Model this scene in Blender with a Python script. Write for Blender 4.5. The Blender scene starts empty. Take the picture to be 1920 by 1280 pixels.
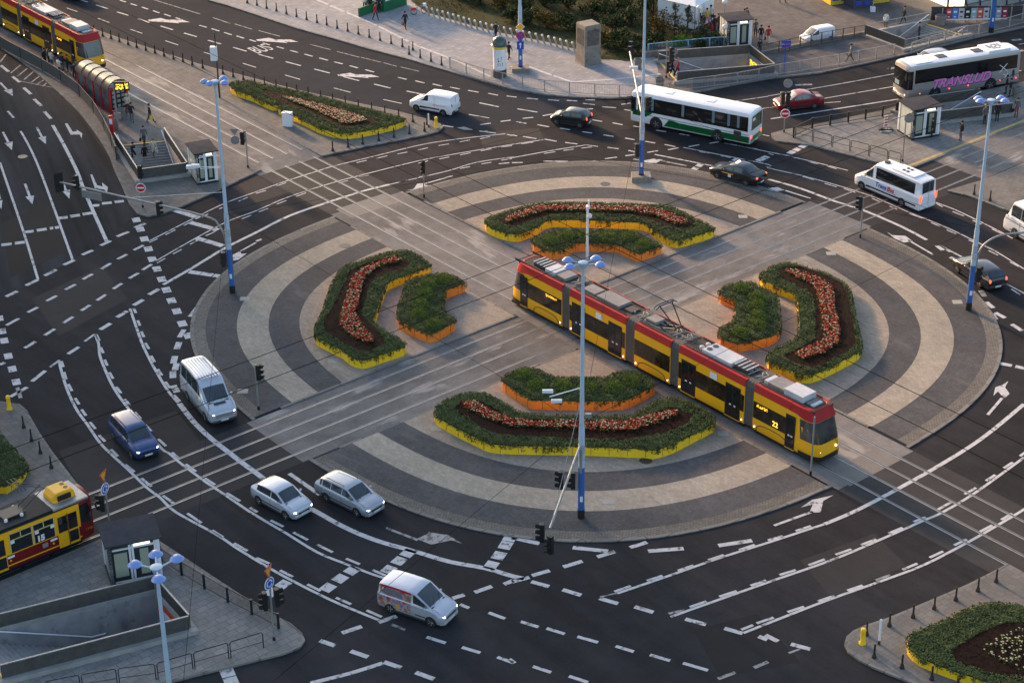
import bpy, math, random
import numpy as np
from mathutils import Vector, Matrix
from mathutils.geometry import tessellate_polygon
random.seed(7)
R = math.radians
sc = bpy.context.scene
COL = sc.collection
PI = math.pi
# ------------------------------------------------------------------ camera
H = 66.0
FPX, TILT, ROLL = 3755.08, 0.4885, -0.0104
_F = Vector((0, math.cos(TILT), -math.sin(TILT)))
_U0 = Vector((0, math.sin(TILT), math.cos(TILT)))
_R0 = Vector((1, 0, 0))
_R = _R0*math.cos(ROLL)+_U0*math.sin(ROLL)
_U = -_R0*math.sin(ROLL)+_U0*math.cos(ROLL)
cam = bpy.data.cameras.new('camera')
cam.sensor_width = 36.0
cam.lens = 36.0*FPX/1920
cam.clip_end = 3000
co = bpy.data.objects.new('camera', cam)
COL.objects.link(co)
m3 = Matrix((_R, _U, -_F)).transposed()
co.matrix_world = Matrix.Translation((0, 0, H)) @ m3.to_4x4()
sc.camera = co

def G(x, y, z=0.0):
    """surveyed position (photo survey coordinates) -> point on the level z"""
    d = (x-960)*_R+(640-y)*_U+FPX*_F
    t = (z-H)/d.z
    return Vector((d.x*t, d.y*t, z))

ORI = {r+str(i): (480*i, 320*j) for j, r in enumerate('abcd') for i in range(4)}
ORI['p'] = None

def PX(s):
    """'a0 10 20 30 40 | p 5 6' -> survey points (tile codes are quarter-scale tiles)"""
    out = []
    for ch in s.split('|'):
        tk = ch.split()
        o = ORI[tk[0]]
        v = [float(t) for t in tk[1:]]
        for i in range(0, len(v), 2):
            out.append((v[i], v[i+1]) if o is None else (o[0]+v[i]/4, o[1]+v[i+1]/4))
    return out

def GP(s, z=0.0):
    return [G(x, y, z) for x, y in PX(s)]

# ------------------------------------------------------------------ objects
def link(name, data, parent=None):
    o = bpy.data.objects.new(name, data)
    COL.objects.link(o)
    if parent is not None:
        o.parent = parent
    return o

def tag(o, label=None, cat=None, group=None, kind=None):
    if label: o['label'] = label
    if cat: o['category'] = cat
    if group: o['group'] = group
    if kind: o['kind'] = kind
    return o

def thing(name, label, cat, loc=(0, 0, 0), rz=0.0, group=None):
    o = link(name, None)
    o.location = loc
    o.rotation_euler = (0, 0, rz)
    o.empty_display_size = .3
    return tag(o, label, cat, group)

def dup(root, loc, rz, label=None, group=None):
    r = root.copy(); COL.objects.link(r)
    r.location = loc; r.rotation_euler = (0, 0, rz)
    if label: r['label'] = label
    if group: r['group'] = group
    for ch in list(root.children):
        c = ch.copy(); COL.objects.link(c); c.parent = r
        for g in list(ch.children):
            d = g.copy(); COL.objects.link(d); d.parent = c
    return r

class MB:
    def __init__(self):
        self.v = []; self.f = []; self.m = []
    def add(self, vs, fs, mi=0):
        b = len(self.v)
        self.v += [tuple(p) for p in vs]
        self.f += [tuple(b+i for i in f) for f in fs]
        self.m += [mi]*len(fs)
        return self
    def bx(self, x0, x1, y0, y1, z0, z1, mi=0):
        vs = [(x0, y0, z0), (x1, y0, z0), (x1, y1, z0), (x0, y1, z0), (x0, y0, z1), (x1, y0, z1), (x1, y1, z1), (x0, y1, z1)]
        return self.add(vs, [(3, 2, 1, 0), (4, 5, 6, 7), (0, 1, 5, 4), (1, 2, 6, 5), (2, 3, 7, 6), (3, 0, 4, 7)], mi)
    def obx(self, a, b, w, z0, z1, mi=0, off=0.0):
        """box along the ground line a-b, thickness w"""
        a = Vector((a[0], a[1])); b = Vector((b[0], b[1]))
        d = (b-a).normalized(); n = Vector((-d.y, d.x))
        a = a+n*off; b = b+n*off
        q = [a-n*w/2, b-n*w/2, b+n*w/2, a+n*w/2]
        vs = [(p.x, p.y, z0) for p in q]+[(p.x, p.y, z1) for p in q]
        return self.add(vs, [(3, 2, 1, 0), (4, 5, 6, 7), (0, 1, 5, 4), (1, 2, 6, 5), (2, 3, 7, 6), (3, 0, 4, 7)], mi)
    def cyl(self, p0, p1, r0, r1=None, n=10, mi=0):
        r1 = r0 if r1 is None else r1
        p0 = Vector(p0); p1 = Vector(p1); d = (p1-p0).normalized()
        a = d.orthogonal().normalized(); b = d.cross(a)
        vs = []
        for p, r in ((p0, r0), (p1, r1)):
            for i in range(n):
                t = 2*PI*i/n
                vs.append(p+a*math.cos(t)*r+b*math.sin(t)*r)
        fs = [(i, (i+1) % n, n+(i+1) % n, n+i) for i in range(n)]
        fs += [tuple(range(n-1, -1, -1)), tuple(range(n, 2*n))]
        return self.add(vs, fs, mi)
    def tube(self, pts, r, n=6, mi=0):
        pts = [Vector(p) for p in pts]
        rs = r if isinstance(r, (list, tuple)) else [r]*len(pts)
        vs = []; up = None
        for k, p in enumerate(pts):
            d = (pts[min(k+1, len(pts)-1)]-pts[max(k-1, 0)]).normalized()
            a = d.orthogonal().normalized() if up is None else (up-d*up.dot(d)).normalized()
            up = a; b = d.cross(a)
            for i in range(n):
                t = 2*PI*i/n
                vs.append(p+a*math.cos(t)*rs[k]+b*math.sin(t)*rs[k])
        fs = []
        for k in range(len(pts)-1):
            for i in range(n):
                j = (i+1) % n
                fs.append((k*n+i, k*n+j, (k+1)*n+j, (k+1)*n+i))
        fs += [tuple(range(n-1, -1, -1)), tuple(range((len(pts)-1)*n, len(pts)*n))]
        return self.add(vs, fs, mi)
    def lathe(self, prof, c=(0, 0, 0), n=16, mi=0, axis='z'):
        vs = []
        for r, z in prof:
            for i in range(n):
                t = 2*PI*i/n
                p = (r*math.cos(t), r*math.sin(t), z)
                if axis == 'y': p = (p[0], p[2], p[1])
                vs.append((p[0]+c[0], p[1]+c[1], p[2]+c[2]))
        fs = []
        for k in range(len(prof)-1):
            for i in range(n):
                j = (i+1) % n
                fs.append((k*n+i, k*n+j, (k+1)*n+j, (k+1)*n+i))
        if prof[0][0] > 1e-4: fs.append(tuple(range(n-1, -1, -1)))
        if prof[-1][0] > 1e-4: fs.append(tuple(range((len(prof)-1)*n, len(prof)*n)))
        return self.add(vs, fs, mi)
    def ball(self, c, r, n=10, m=7, mi=0, sx=1, sy=1, sz=1):
        prof = [(math.sin(PI*k/m), -math.cos(PI*k/m)) for k in range(m+1)]
        vs = []
        for a, z in prof:
            for i in range(n):
                t = 2*PI*i/n
                vs.append((c[0]+a*math.cos(t)*r*sx, c[1]+a*math.sin(t)*r*sy, c[2]+z*r*sz))
        fs = [(k*n+i, k*n+(i+1) % n, (k+1)*n+(i+1) % n, (k+1)*n+i) for k in range(m) for i in range(n)]
        return self.add(vs, fs, mi)
    def prism(self, poly, z0, z1, mi=0, top=True, bottom=False, mi_top=None):
        n = len(poly)
        P = [(p[0], p[1]) for p in poly]
        A = sum(P[i][0]*P[(i+1) % n][1]-P[(i+1) % n][0]*P[i][1] for i in range(n))
        if A < 0: P = P[::-1]
        vs = [(x, y, z0) for x, y in P]+[(x, y, z1) for x, y in P]
        self.add(vs, [(i, (i+1) % n, n+(i+1) % n, n+i) for i in range(n)], mi)
        if top:
            self.flat([P], z1, mi if mi_top is None else mi_top)
        if bottom:
            self.flat([P], z0, mi, down=True)
        return self
    def flat(self, loops, z, mi=0, down=False):
        loops3 = [[Vector((p[0], p[1], 0)) for p in l] for l in loops]
        vs = [(p.x, p.y, z) for l in loops3 for p in l]
        fs = []
        for t in tessellate_polygon(loops3):
            a, b, c = (vs[i] for i in t)
            s = (b[0]-a[0])*(c[1]-a[1])-(b[1]-a[1])*(c[0]-a[0])
            if abs(s) < 1e-9: continue
            t = tuple(t) if (s > 0) != down else tuple(t)[::-1]
            fs.append(t)
        return self.add(vs, fs, mi)
    def loft(self, secs, mi=0, caps=True, close=True):
        n = len(secs[0]); vs = [p for s in secs for p in s]
        fs = []
        for k in range(len(secs)-1):
            for i in range(n if close else n-1):
                j = (i+1) % n
                fs.append((k*n+i, k*n+j, (k+1)*n+j, (k+1)*n+i))
        if caps:
            fs += [tuple(range(n-1, -1, -1)), tuple(range((len(secs)-1)*n, len(secs)*n))]
        return self.add(vs, fs, mi)
    def build(self, name, mats, parent=None, smooth=None, bevel=0, recalc=False):
        me = bpy.data.meshes.new(name)
        me.from_pydata(self.v, [], self.f)
        if not isinstance(mats, (list, tuple)): mats = [mats]
        for m in mats: me.materials.append(m)
        me.polygons.foreach_set('material_index', self.m)
        if recalc:
            import bmesh
            b = bmesh.new(); b.from_mesh(me)
            bmesh.ops.recalc_face_normals(b, faces=b.faces)
            b.to_mesh(me); b.free()
        if smooth is not None:
            me.shade_smooth()
            me.set_sharp_from_angle(angle=R(smooth))
        me.update()
        o = link(name, me, parent)
        if bevel:
            md = o.modifiers.new('bevel', 'BEVEL'); md.width = bevel; md.segments = 2; md.limit_method = 'ANGLE'
        return o

# ------------------------------------------------------------------ materials
def srgb(r, g, b):
    f = lambda c: (c/12.92 if c <= .04045 else ((c+.055)/1.055)**2.4)
    return (f(r/255), f(g/255), f(b/255))

def mat(name, col, rough=.6, var=.0, scale=3.0, metal=0.0, emit=0.0, bump=0.0, spec=.5, detail=4, wear=None, coat=0.0):
    m = bpy.data.materials.new(name); m.use_nodes = True
    nt = m.node_tree; b = nt.nodes['Principled BSDF']
    b.inputs['Base Color'].default_value = (*col, 1)
    b.inputs['Roughness'].default_value = rough
    b.inputs['Metallic'].default_value = metal
    b.inputs['Specular IOR Level'].default_value = spec
    if coat: b.inputs['Coat Weight'].default_value = coat; b.inputs['Coat Roughness'].default_value = .08
    if emit:
        b.inputs['Emission Color'].default_value = (*col, 1); b.inputs['Emission Strength'].default_value = emit
    if var or bump or wear:
        tc = nt.nodes.new('ShaderNodeTexCoord')
        no = nt.nodes.new('ShaderNodeTexNoise'); no.inputs['Scale'].default_value = scale; no.inputs['Detail'].default_value = detail
        nt.links.new(tc.outputs['Object'], no.inputs['Vector'])
        last = None
        if var:
            mr = nt.nodes.new('ShaderNodeMapRange')
            mr.inputs['From Min'].default_value = .25; mr.inputs['From Max'].default_value = .75
            mr.inputs['To Min'].default_value = 1-var; mr.inputs['To Max'].default_value = 1+var
            nt.links.new(no.outputs['Fac'], mr.inputs['Value'])
            mx = nt.nodes.new('ShaderNodeVectorMath'); mx.operation = 'SCALE'
            mx.inputs[0].default_value = col
            nt.links.new(mr.outputs['Result'], mx.inputs['Scale'])
            nt.links.new(mx.outputs['Vector'], b.inputs['Base Color'])
            last = mx.outputs['Vector']
        if wear:
            wcol, thr, wsc = wear
            n2 = nt.nodes.new('ShaderNodeTexNoise'); n2.inputs['Scale'].default_value = wsc; n2.inputs['Detail'].default_value = 6; n2.inputs['Roughness'].default_value = .65
            nt.links.new(tc.outputs['Object'], n2.inputs['Vector'])
            r2 = nt.nodes.new('ShaderNodeMapRange')
            r2.inputs['From Min'].default_value = thr; r2.inputs['From Max'].default_value = thr+.08
            nt.links.new(n2.outputs['Fac'], r2.inputs['Value'])
            mm = nt.nodes.new('ShaderNodeMix'); mm.data_type = 'RGBA'
            mm.inputs[6].default_value = (*col, 1); mm.inputs[7].default_value = (*wcol, 1)
            nt.links.new(r2.outputs['Result'], mm.inputs[0])
            if last: nt.links.new(last, mm.inputs[6])
            nt.links.new(mm.outputs[2], b.inputs['Base Color'])
        if bump:
            bp = nt.nodes.new('ShaderNodeBump'); bp.inputs['Strength'].default_value = bump; bp.inputs['Distance'].default_value = .02
            nt.links.new(no.outputs['Fac'], bp.inputs['Height'])
            nt.links.new(bp.outputs['Normal'], b.inputs['Normal'])
    return m

def ground_mat(name, col, big=.15, fine=.12, rough=.85, brick=None, rot=0.0, patch=None, streak=None, spec=.08):
    """layered ground: broad tone drift, fine grain, optional slab joints, pale patches, tyre streaks"""
    m = bpy.data.materials.new(name); m.use_nodes = True
    nt = m.node_tree; b = nt.nodes['Principled BSDF']; L = nt.links; N = nt.nodes
    b.inputs['Roughness'].default_value = rough; b.inputs['Specular IOR Level'].default_value = spec
    tc = N.new('ShaderNodeTexCoord'); mp = N.new('ShaderNodeMapping')
    mp.inputs['Rotation'].default_value = (0, 0, -rot)
    L.new(tc.outputs['Object'], mp.inputs['Vector'])
    def noise(sc_, det=5, vec=None, ro=.6):
        n = N.new('ShaderNodeTexNoise'); n.inputs['Scale'].default_value = sc_; n.inputs['Detail'].default_value = det; n.inputs['Roughness'].default_value = ro
        L.new(vec or mp.outputs['Vector'], n.inputs['Vector']); return n.outputs['Fac']
    def rng(x, a, b_, c, d):
        r = N.new('ShaderNodeMapRange'); r.inputs['From Min'].default_value = a; r.inputs['From Max'].default_value = b_
        r.inputs['To Min'].default_value = c; r.inputs['To Max'].default_value = d
        L.new(x, r.inputs['Value']); return r.outputs['Result']
    def mul(a, b_):
        n = N.new('ShaderNodeMath'); n.operation = 'MULTIPLY'; L.new(a, n.inputs[0]); L.new(b_, n.inputs[1]); return n.outputs[0]
    s = mul(rng(noise(.09, 5), .3, .7, 1-big, 1+big), rng(noise(5, 6, ro=.75), .25, .75, 1-fine, 1+fine))
    s = mul(s, rng(noise(.7, 4), .3, .7, 1-big*.6, 1+big*.6))
    if streak:
        mp2 = N.new('ShaderNodeMapping'); mp2.inputs['Scale'].default_value = (.03, .55, 1)
        L.new(mp.outputs['Vector'], mp2.inputs['Vector'])
        s = mul(s, rng(noise(1.0, 3, mp2.outputs['Vector']), .35, .65, 1-streak, 1+streak))
    if brick:
        bw, bh, jc = brick
        br = N.new('ShaderNodeTexBrick'); br.inputs['Scale'].default_value = 1.0
        br.inputs['Brick Width'].default_value = bw; br.inputs['Row Height'].default_value = bh
        br.inputs['Mortar Size'].default_value = min(bw, bh)*.06; br.inputs['Mortar Smooth'].default_value = .3
        br.inputs['Color1'].default_value = (1.1, 1.1, 1.1, 1); br.inputs['Color2'].default_value = (.88, .88, .88, 1); br.inputs['Mortar'].default_value = (jc, jc, jc, 1)
        L.new(mp.outputs['Vector'], br.inputs['Vector'])
        rgb = N.new('ShaderNodeRGBToBW'); L.new(br.outputs['Color'], rgb.inputs[0])
        s = mul(s, rgb.outputs[0])
    vm = N.new('ShaderNodeVectorMath'); vm.operation = 'SCALE'; vm.inputs[0].default_value = col
    L.new(s, vm.inputs['Scale'])
    out = vm.outputs['Vector']
    if patch:
        pc, thr, psc = patch
        mp3 = N.new('ShaderNodeMapping'); mp3.inputs['Scale'].default_value = (.35, 1, 1)
        L.new(mp.outputs['Vector'], mp3.inputs['Vector'])
        f = rng(noise(psc, 6, mp3.outputs['Vector'], .55), thr, thr+.07, 0, .8)
        mm = N.new('ShaderNodeMix'); mm.data_type = 'RGBA'; mm.inputs[7].default_value = (*pc, 1)
        L.new(f, mm.inputs[0]); L.new(out, mm.inputs[6]); out = mm.outputs[2]
    L.new(out, b.inputs['Base Color'])
    bp = N.new('ShaderNodeBump'); bp.inputs['Strength'].default_value = .25; bp.inputs['Distance'].default_value = .01
    L.new(noise(14, 4), bp.inputs['Height']); L.new(bp.outputs['Normal'], b.inputs['Normal'])
    return m

TA, TB = R(-50.6), R(39.7)              # headings of the two crossing tram lines
dA = Vector((math.cos(TA), math.sin(TA))); nA = Vector((-dA.y, dA.x))
dB = Vector((math.cos(TB), math.sin(TB))); nB = Vector((-dB.y, dB.x))
CEN = Vector((5.74, 127.6))
A_RAIL = (82.94, 84.39, 85.85, 87.34); A_C = (83.66, 86.6); A_K = (81.6, 88.7)
B_RAIL = (92.83, 94.38, 95.78, 97.22); B_C = (93.6, 96.5); B_K = (91.75, 98.25)
def XA(s, o): p = dA*s+nA*o; return Vector((p.x, p.y, 0))
def XB(s, o): p = dB*s+nB*o; return Vector((p.x, p.y, 0))

M = {}
M['asphalt'] = ground_mat('asphalt', (.0285, .0285, .0315), .2, .14, .9, rot=TA, streak=.16, spec=.06)
M['asphalt_old'] = ground_mat('asphalt_old', (.036, .039, .046), .15, .12, .95, rot=TA, spec=.03)
M['track'] = ground_mat('track_concrete', (.165, .156, .15), .34, .2, .75, rot=TA, patch=((.33, .31, .285), .58, .5))
M['trackb'] = ground_mat('track_concrete_cross', (.15, .142, .136), .34, .2, .75, rot=TB, patch=((.33, .31, .285), .58, .5))
M['trackroad'] = ground_mat('track_in_road', (.05, .048, .048), .2, .14, .78, rot=TA)
M['trackroadb'] = ground_mat('track_in_road_cross', (.036, .035, .037), .15, .14, .78, rot=TB)
M['plaza'] = ground_mat('plaza_paving', (.3, .255, .21), .16, .15, .85, brick=(.4, .2, .7), rot=TA, patch=((.17, .15, .13), .62, .35))
M['ring_dark'] = ground_mat('dark_setts', (.085, .084, .086), .22, .2, .85, brick=(.22, .22, .8), rot=TA, patch=((.12, .115, .11), .63, .45))
M['ring_light'] = ground_mat('pale_setts', (.33, .29, .235), .15, .16, .85, brick=(.35, .18, .7), rot=TA, patch=((.17, .155, .13), .64, .4))
M['cobble'] = ground_mat('cobble_edge', (.16, .148, .13), .2, .3, .85, brick=(.2, .2, .45), rot=R(20))
M['kerb'] = ground_mat('kerb_stone', (.2, .19, .17), .12, .2, .85, brick=(1.0, 3.0, .6), rot=TA)
M['pave'] = ground_mat('pavement_slabs', (.3, .298, .305), .16, .12, .85, brick=(.5, .5, .82), rot=TA)
M['pave_b'] = ground_mat('platform_slabs', (.21, .205, .195), .22, .15, .85, brick=(.7, .5, .7), rot=TB, patch=((.25, .24, .22), .62, .5))
M['pave_dark'] = ground_mat('old_paving', (.17, .162, .15), .2, .15, .85, brick=(.5, .5, .8), rot=TA)
M['plinth'] = mat('concrete_plinth', (.3, .29, .27), .85, .15, 1.5)
M['concrete'] = mat('weathered_concrete', (.21, .19, .165), .9, .25, 1.2, wear=((.1, .09, .08), .58, 2.0))
M['wallc'] = mat('stained_concrete', (.3, .295, .295), .9, .25, 1.1, wear=((.2, .2, .2), .56, .8))
M['paint'] = mat('road_paint', (.46, .46, .47), .8, .15, 3, wear=((.12, .12, .12), .545, 2.0))
M['paint_old'] = mat('worn_road_paint', (.27, .27, .27), .75, .2, 5, wear=((.08, .08, .08), .5, 2.5))
M['steel'] = mat('rail_steel', (.3, .295, .29), .5, .2, 2, metal=.6)
M['groove'] = mat('rail_groove', (.025, .023, .022), .8)
M['black'] = mat('black_paint', (.012, .012, .013), .5, .1, 5)
M['dark'] = mat('dark_grey_metal', (.035, .035, .037), .55, .2, 4)
M['grey'] = mat('galvanised_metal', (.3, .3, .29), .5, .15, 3, metal=.4)
M['slat'] = mat('slatted_steel', (.12, .115, .108), .55, .2, 3, metal=.3)
M['white'] = mat('white_paint', (.75, .76, .78), .45, .04, 3)
M['yellow'] = mat('yellow_paint', (.92, .58, .01), .6, .1, 2, wear=((.34, .22, .04), .6, 2.5))
M['orange'] = mat('orange_paint', (.9, .25, .025), .6, .1, 2, wear=((.36, .12, .04), .6, 2.5))
M['red'] = mat('red_paint', (.5, .012, .014), .45, .06, 3)
M['blue'] = mat('mast_blue', (.03, .115, .36), .5, .12, 2, wear=((.2, .24, .32), .68, 3))
M['pale_blue'] = mat('mast_pale_blue', (.42, .52, .62), .5, .08, 2, wear=((.25, .3, .36), .68, 2))
M['lamp_dish'] = mat('lamp_dish_blue', (.2, .3, .6), .35, .05, 3)
M['glass'] = mat('dark_glass', (.012, .014, .016), .06, spec=.8)
M['glass_car'] = mat('tinted_car_glass', (.035, .045, .05), .05, .5, 1.1, spec=1.0)
M['tyre'] = mat('tyre_rubber', (.018, .018, .018), .85)
M['rim'] = mat('wheel_rim', (.4, .41, .42), .35, metal=.7)
M['soil'] = mat('bark_soil', (.012, .0055, .004), .95, .45, 9, bump=.6, spec=.1)
M['lens_off'] = mat('signal_lens_off', (.06, .025, .02), .3)
M['headlight'] = mat('lit_headlight', (1.0, .9, .72), .2, emit=2.6)
M['headglass'] = mat('headlamp_glass', (.6, .62, .64), .15)
M['tail'] = mat('tail_lamp', (.42, .01, .012), .25)
M['tail_lit'] = mat('lit_tail_lamp', (1.0, .06, .03), .3, emit=1.6)
M['amber'] = mat('lit_amber', (1.0, .42, .03), .3, emit=2.2)
M['screen'] = mat('lit_display', (1.0, .62, .05), .3, emit=2.4)
M['lit'] = mat('lit_interior', (1.0, .92, .66), .5, emit=.75)
M['plate'] = mat('number_plate', (.7, .7, .68), .5)
M['sign_blue'] = mat('sign_blue', (.02, .07, .42), .4)
M['sign_yellow'] = mat('sign_yellow', (.85, .42, .01), .4)
M['sign_red'] = mat('sign_red', (.6, .015, .02), .4)
M['sign_back'] = mat('sign_back', (.22, .21, .2), .6, .1, 4)
M['skin'] = mat('skin', (.5, .27, .19), .6)
M['wire'] = mat('wire', (.004, .004, .004), .9, spec=.1)
for i, c in enumerate([(.06, .082, .032), (.07, .096, .038), (.084, .112, .044)]):
    M['ivy%d' % i] = mat('ivy_leaf_%d' % i, c, .9, .3, 2, spec=.12)
for i, c in enumerate([(.02, .034, .012), (.045, .058, .018), (.075, .08, .028)]):
    M['bush%d' % i] = mat('bush_leaf_%d' % i, c, .9, .3, 2, spec=.12)
for i, c in enumerate([(.055, .042, .014), (.1, .062, .016), (.15, .1, .02)]):
    M['autumn%d' % i] = mat('autumn_leaf_%d' % i, c, .9, .3, 2, spec=.12)
for i, c in enumerate([(.075, .115, .018), (.1, .15, .022), (.13, .18, .03)]):
    M['shrub%d' % i] = mat('shrub_leaf_%d' % i, c, .9, .3, 2, spec=.12)
M['ivy_base'] = mat('ivy_base', (.03, .046, .018), .95, .4, 3, spec=.05)
M['bark'] = mat('bark', (.05, .035, .025), .9, .3, 8)
M['petal_red'] = mat('red_petals', (.5, .018, .012), .8, spec=.1)
M['petal_pink'] = mat('coral_petals', (.5, .08, .03), .6)
M['petal_white'] = mat('white_petals', (.6, .52, .3), .6)
def flat_mat(name, rgb, rough=.5, **k):
    if name not in M: M[name] = mat(name, rgb, rough, **k)
    return M[name]

def text_obj(s, size, m, parent, loc, rot, name='lettering', shear=0.0, ext=.004, align='CENTER', bold=0.0, sx=1.0):
    cu = bpy.data.curves.new('txt', 'FONT'); cu.body = s; cu.size = size; cu.extrude = ext; cu.shear = shear
    cu.align_x = align; cu.align_y = 'CENTER'; cu.offset = bold
    o = bpy.data.objects.new('txt', cu); COL.objects.link(o)
    dg = bpy.context.evaluated_depsgraph_get(); dg.update()
    me = bpy.data.meshes.new_from_object(o.evaluated_get(dg))
    bpy.data.objects.remove(o); bpy.data.curves.remove(cu)
    me.materials.clear(); me.materials.append(m)
    r = link(name, me, parent)
    r.location = loc; r.rotation_euler = rot; r.scale = (sx, 1, 1)
    return r
# ------------------------------------------------------------------ ground
KZ = 0.12
PITS = {}
def pit(key, nl, nr, fl, fr):
    """stair pit: nl-nr is one long side, fl-fr the other; steps begin at the l end"""
    PITS[key] = [G(*q, KZ) for q in (nl, nr, fr, fl)]
pit('sw', (5, 1276), (354, 1184), (-75, 1203), (291, 1112))
pit('nw', (308, 263), (350, 328), (219, 272), (263, 340))
pit('north', (1269, 156), (1449, 141), (1235, 118), (1404, 106))
pit('east', (1895, 215), (1752, 231), (1836, 189), (1682, 211))
pit('plaza', (1812, 67), (1696, 94), (1738, 44), (1622.5, 67))
HOLES = {k: [(p.x, p.y) for p in v] for k, v in PITS.items()}
def grow(h, e):
    c = Vector((sum(p[0] for p in h)/4, sum(p[1] for p in h)/4))
    return [tuple(Vector(p)+(Vector(p)-c).normalized()*e) for p in h]

mb = MB()
mb.flat([[(-420, 0), (420, 0), (420, 700), (-420, 700)]]+[HOLES[k] for k in HOLES], 0)
tag(mb.build('road', M['asphalt']), kind='structure')

b = MB(); b.flat([[(q.x, q.y) for q in GP('p -60 -60 388 -3 425 10 480 28 555 53 620 71 692 92 762 110 805 123 880 145 960 167 1020 177 1080 182 1120 184 1040 215 960 232 880 240 822 246 831 238 826 232 800 223 745 208 655 191 560 169 480 148 370 119 250 80 140 42 82 18 30 -5')]], .004)
tag(b.build('road', M['asphalt_old']), kind='structure')

def clip(poly, n, o, keep):
    """keep part of poly where sign(n.p-o)==keep"""
    out = []
    for i in range(len(poly)):
        a, b = poly[i], poly[(i+1) % len(poly)]
        da = (n.x*a[0]+n.y*a[1]-o)*keep; db = (n.x*b[0]+n.y*b[1]-o)*keep
        if da >= 0: out.append(a)
        if da*db < 0:
            t = da/(da-db); out.append((a[0]+(b[0]-a[0])*t, a[1]+(b[1]-a[1])*t))
    return out

def ring_poly(r0, r1, a0, a1, n=40):
    def rr(r, t): return r-1.1*math.cos(4*(t-TA))*min(1, r/25)
    ts = [a0+(a1-a0)*i/n for i in range(n+1)]
    o = [(CEN.x+math.cos(t)*rr(r1, t), CEN.y+math.sin(t)*rr(r1, t)) for t in ts]
    if r0 <= 0: return o+[(CEN.x, CEN.y)]
    i = [(CEN.x+math.cos(t)*rr(r0, t), CEN.y+math.sin(t)*rr(r0, t)) for t in ts]
    return o+i[::-1]

R_PL, R_D1, R_L1, R_D2, R_CO, R_KB = 20.15, 22.27, 24.45, 26.65, 27.5, 27.75
QN = {('+', '+'): 'top', ('-', '+'): 'x'}
for sa in (1, -1):
    for sb in (1, -1):
        # quadrant centre direction
        ka = A_K[1] if sa > 0 else A_K[0]; kb = B_K[1] if sb > 0 else B_K[0]
        v = nA*sa+nB*sb; ac = math.atan2(v.y, v.x)
        def part(r0, r1, z, m, name, side=True, ka=ka, kb=kb, ac=ac, inset=0.0):
            p = ring_poly(r0, r1, ac-R(55), ac+R(55))
            p = clip(p, nA, ka+sa*inset, sa); p = clip(p, nB, kb+sb*inset, sb)
            b = MB(); b.prism(p, 0, z)
            return tag(b.build(name, m), kind='structure')
        part(R_CO, R_KB, .07, M['kerb'], 'island_kerb')
        part(R_D2, R_CO, .064, M['cobble'], 'island_pavement', inset=.22)
        part(R_L1, R_D2, .06, M['ring_dark'], 'island_pavement', inset=.22)
        part(R_D1, R_L1, .064, M['ring_light'], 'island_pavement', inset=.22)
        part(R_PL, R_D1, .06, M['ring_dark'], 'island_pavement', inset=.22)
        part(0, R_PL, .064, M['plaza'], 'island_pavement', inset=.22)
        # straight kerbs beside the tracks
        b = MB()
        for nn, kk, n2, k2, s1, s2, dd in ((nA, ka, nB, kb, sa, sb, dA), (nB, kb, nA, ka, sb, sa, dB)):
            p0 = None
            # march along from the inner corner to the rim
            den = nn.x*n2.y-nn.y*n2.x
            cx = (kk*n2.y-k2*nn.y)/den; cy = (nn.x*k2-n2.x*kk)/den
            inner = Vector((cx, cy)); dirn = dd if dd.dot(n2)*s2 > 0 else -dd
            b.obx(inner+dirn*.05, inner+dirn*20.4,   .21, 0, .068, off=0.11*(1 if Vector((-dirn.y, dirn.x)).dot(nn)*s1 > 0 else -1))
        tag(b.build('track_kerb', M['kerb']), kind='structure')

# tram track beds (cross) and rails
b = MB(); b.flat([[tuple(XA(s, o)[:2]) for s, o in ((-320, A_K[0]+.02), (40, A_K[0]+.02), (40, A_K[1]-.02), (-320, A_K[1]-.02))]], .004)
sA0, sA1 = dA.dot(CEN)-27.0, dA.dot(CEN)+27.0
sB0, sB1 = dB.dot(CEN)-27.0, dB.dot(CEN)+27.0
def bed(fn, s0, s1, k, z, m):
    b = MB(); q = [fn(s0, k[0]+.02), fn(s1, k[0]+.02), fn(s1, k[1]-.02), fn(s0, k[1]-.02)]
    b.flat([[(p.x, p.y) for p in q]], z); tag(b.build('tram_track_bed', m), kind='structure')
bed(XA, sA0, sA1, A_K, .008, M['track'])
bed(XA, sA1, sA1+60, A_K, .004, M['trackroad'])
bed(XA, sA0-12.5, sA0, A_K, .004, M['trackroad'])
bed(XA, sA0-230, sA0-12.5, A_K, .1, M['track'])
bed(XB, sB0, sB1, B_K, .004, M['trackb'])
bed(XB, sB0-80, sB0, B_K, .003, M['trackroadb'])
bed(XB, sB1, sB1+16, B_K, .003, M['trackroadb'])
bed(XB, sB1+16, sB1+150, B_K, .1, M['trackb'])
for fn, s0, s1, k, m in ((XA, sA0-12.6, sA0-10.4, A_K, M['track']), (XB, sB1+16.1, sB1+14.0, B_K, M['trackb'])):
    b = MB(); q = [fn(s0, k[0]+.02), fn(s0, k[1]-.02), fn(s1, k[1]-.02), fn(s1, k[0]+.02)]
    zz = (.1, .1, .006, .006); f = (0, 1, 2, 3)
    b.add([(p.x, p.y, z) for p, z in zip(q, zz)], [f if s1 < s0 else f[::-1]])
    for i, j in ((0, 3), (1, 2)): b.add([(q[i].x, q[i].y, .1), (q[j].x, q[j].y, .006), (q[j].x, q[j].y, 0), (q[i].x, q[i].y, 0)], [(0, 1, 2, 3)])
    tag(b.build('tram_track_bed', m), kind='structure')
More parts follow.
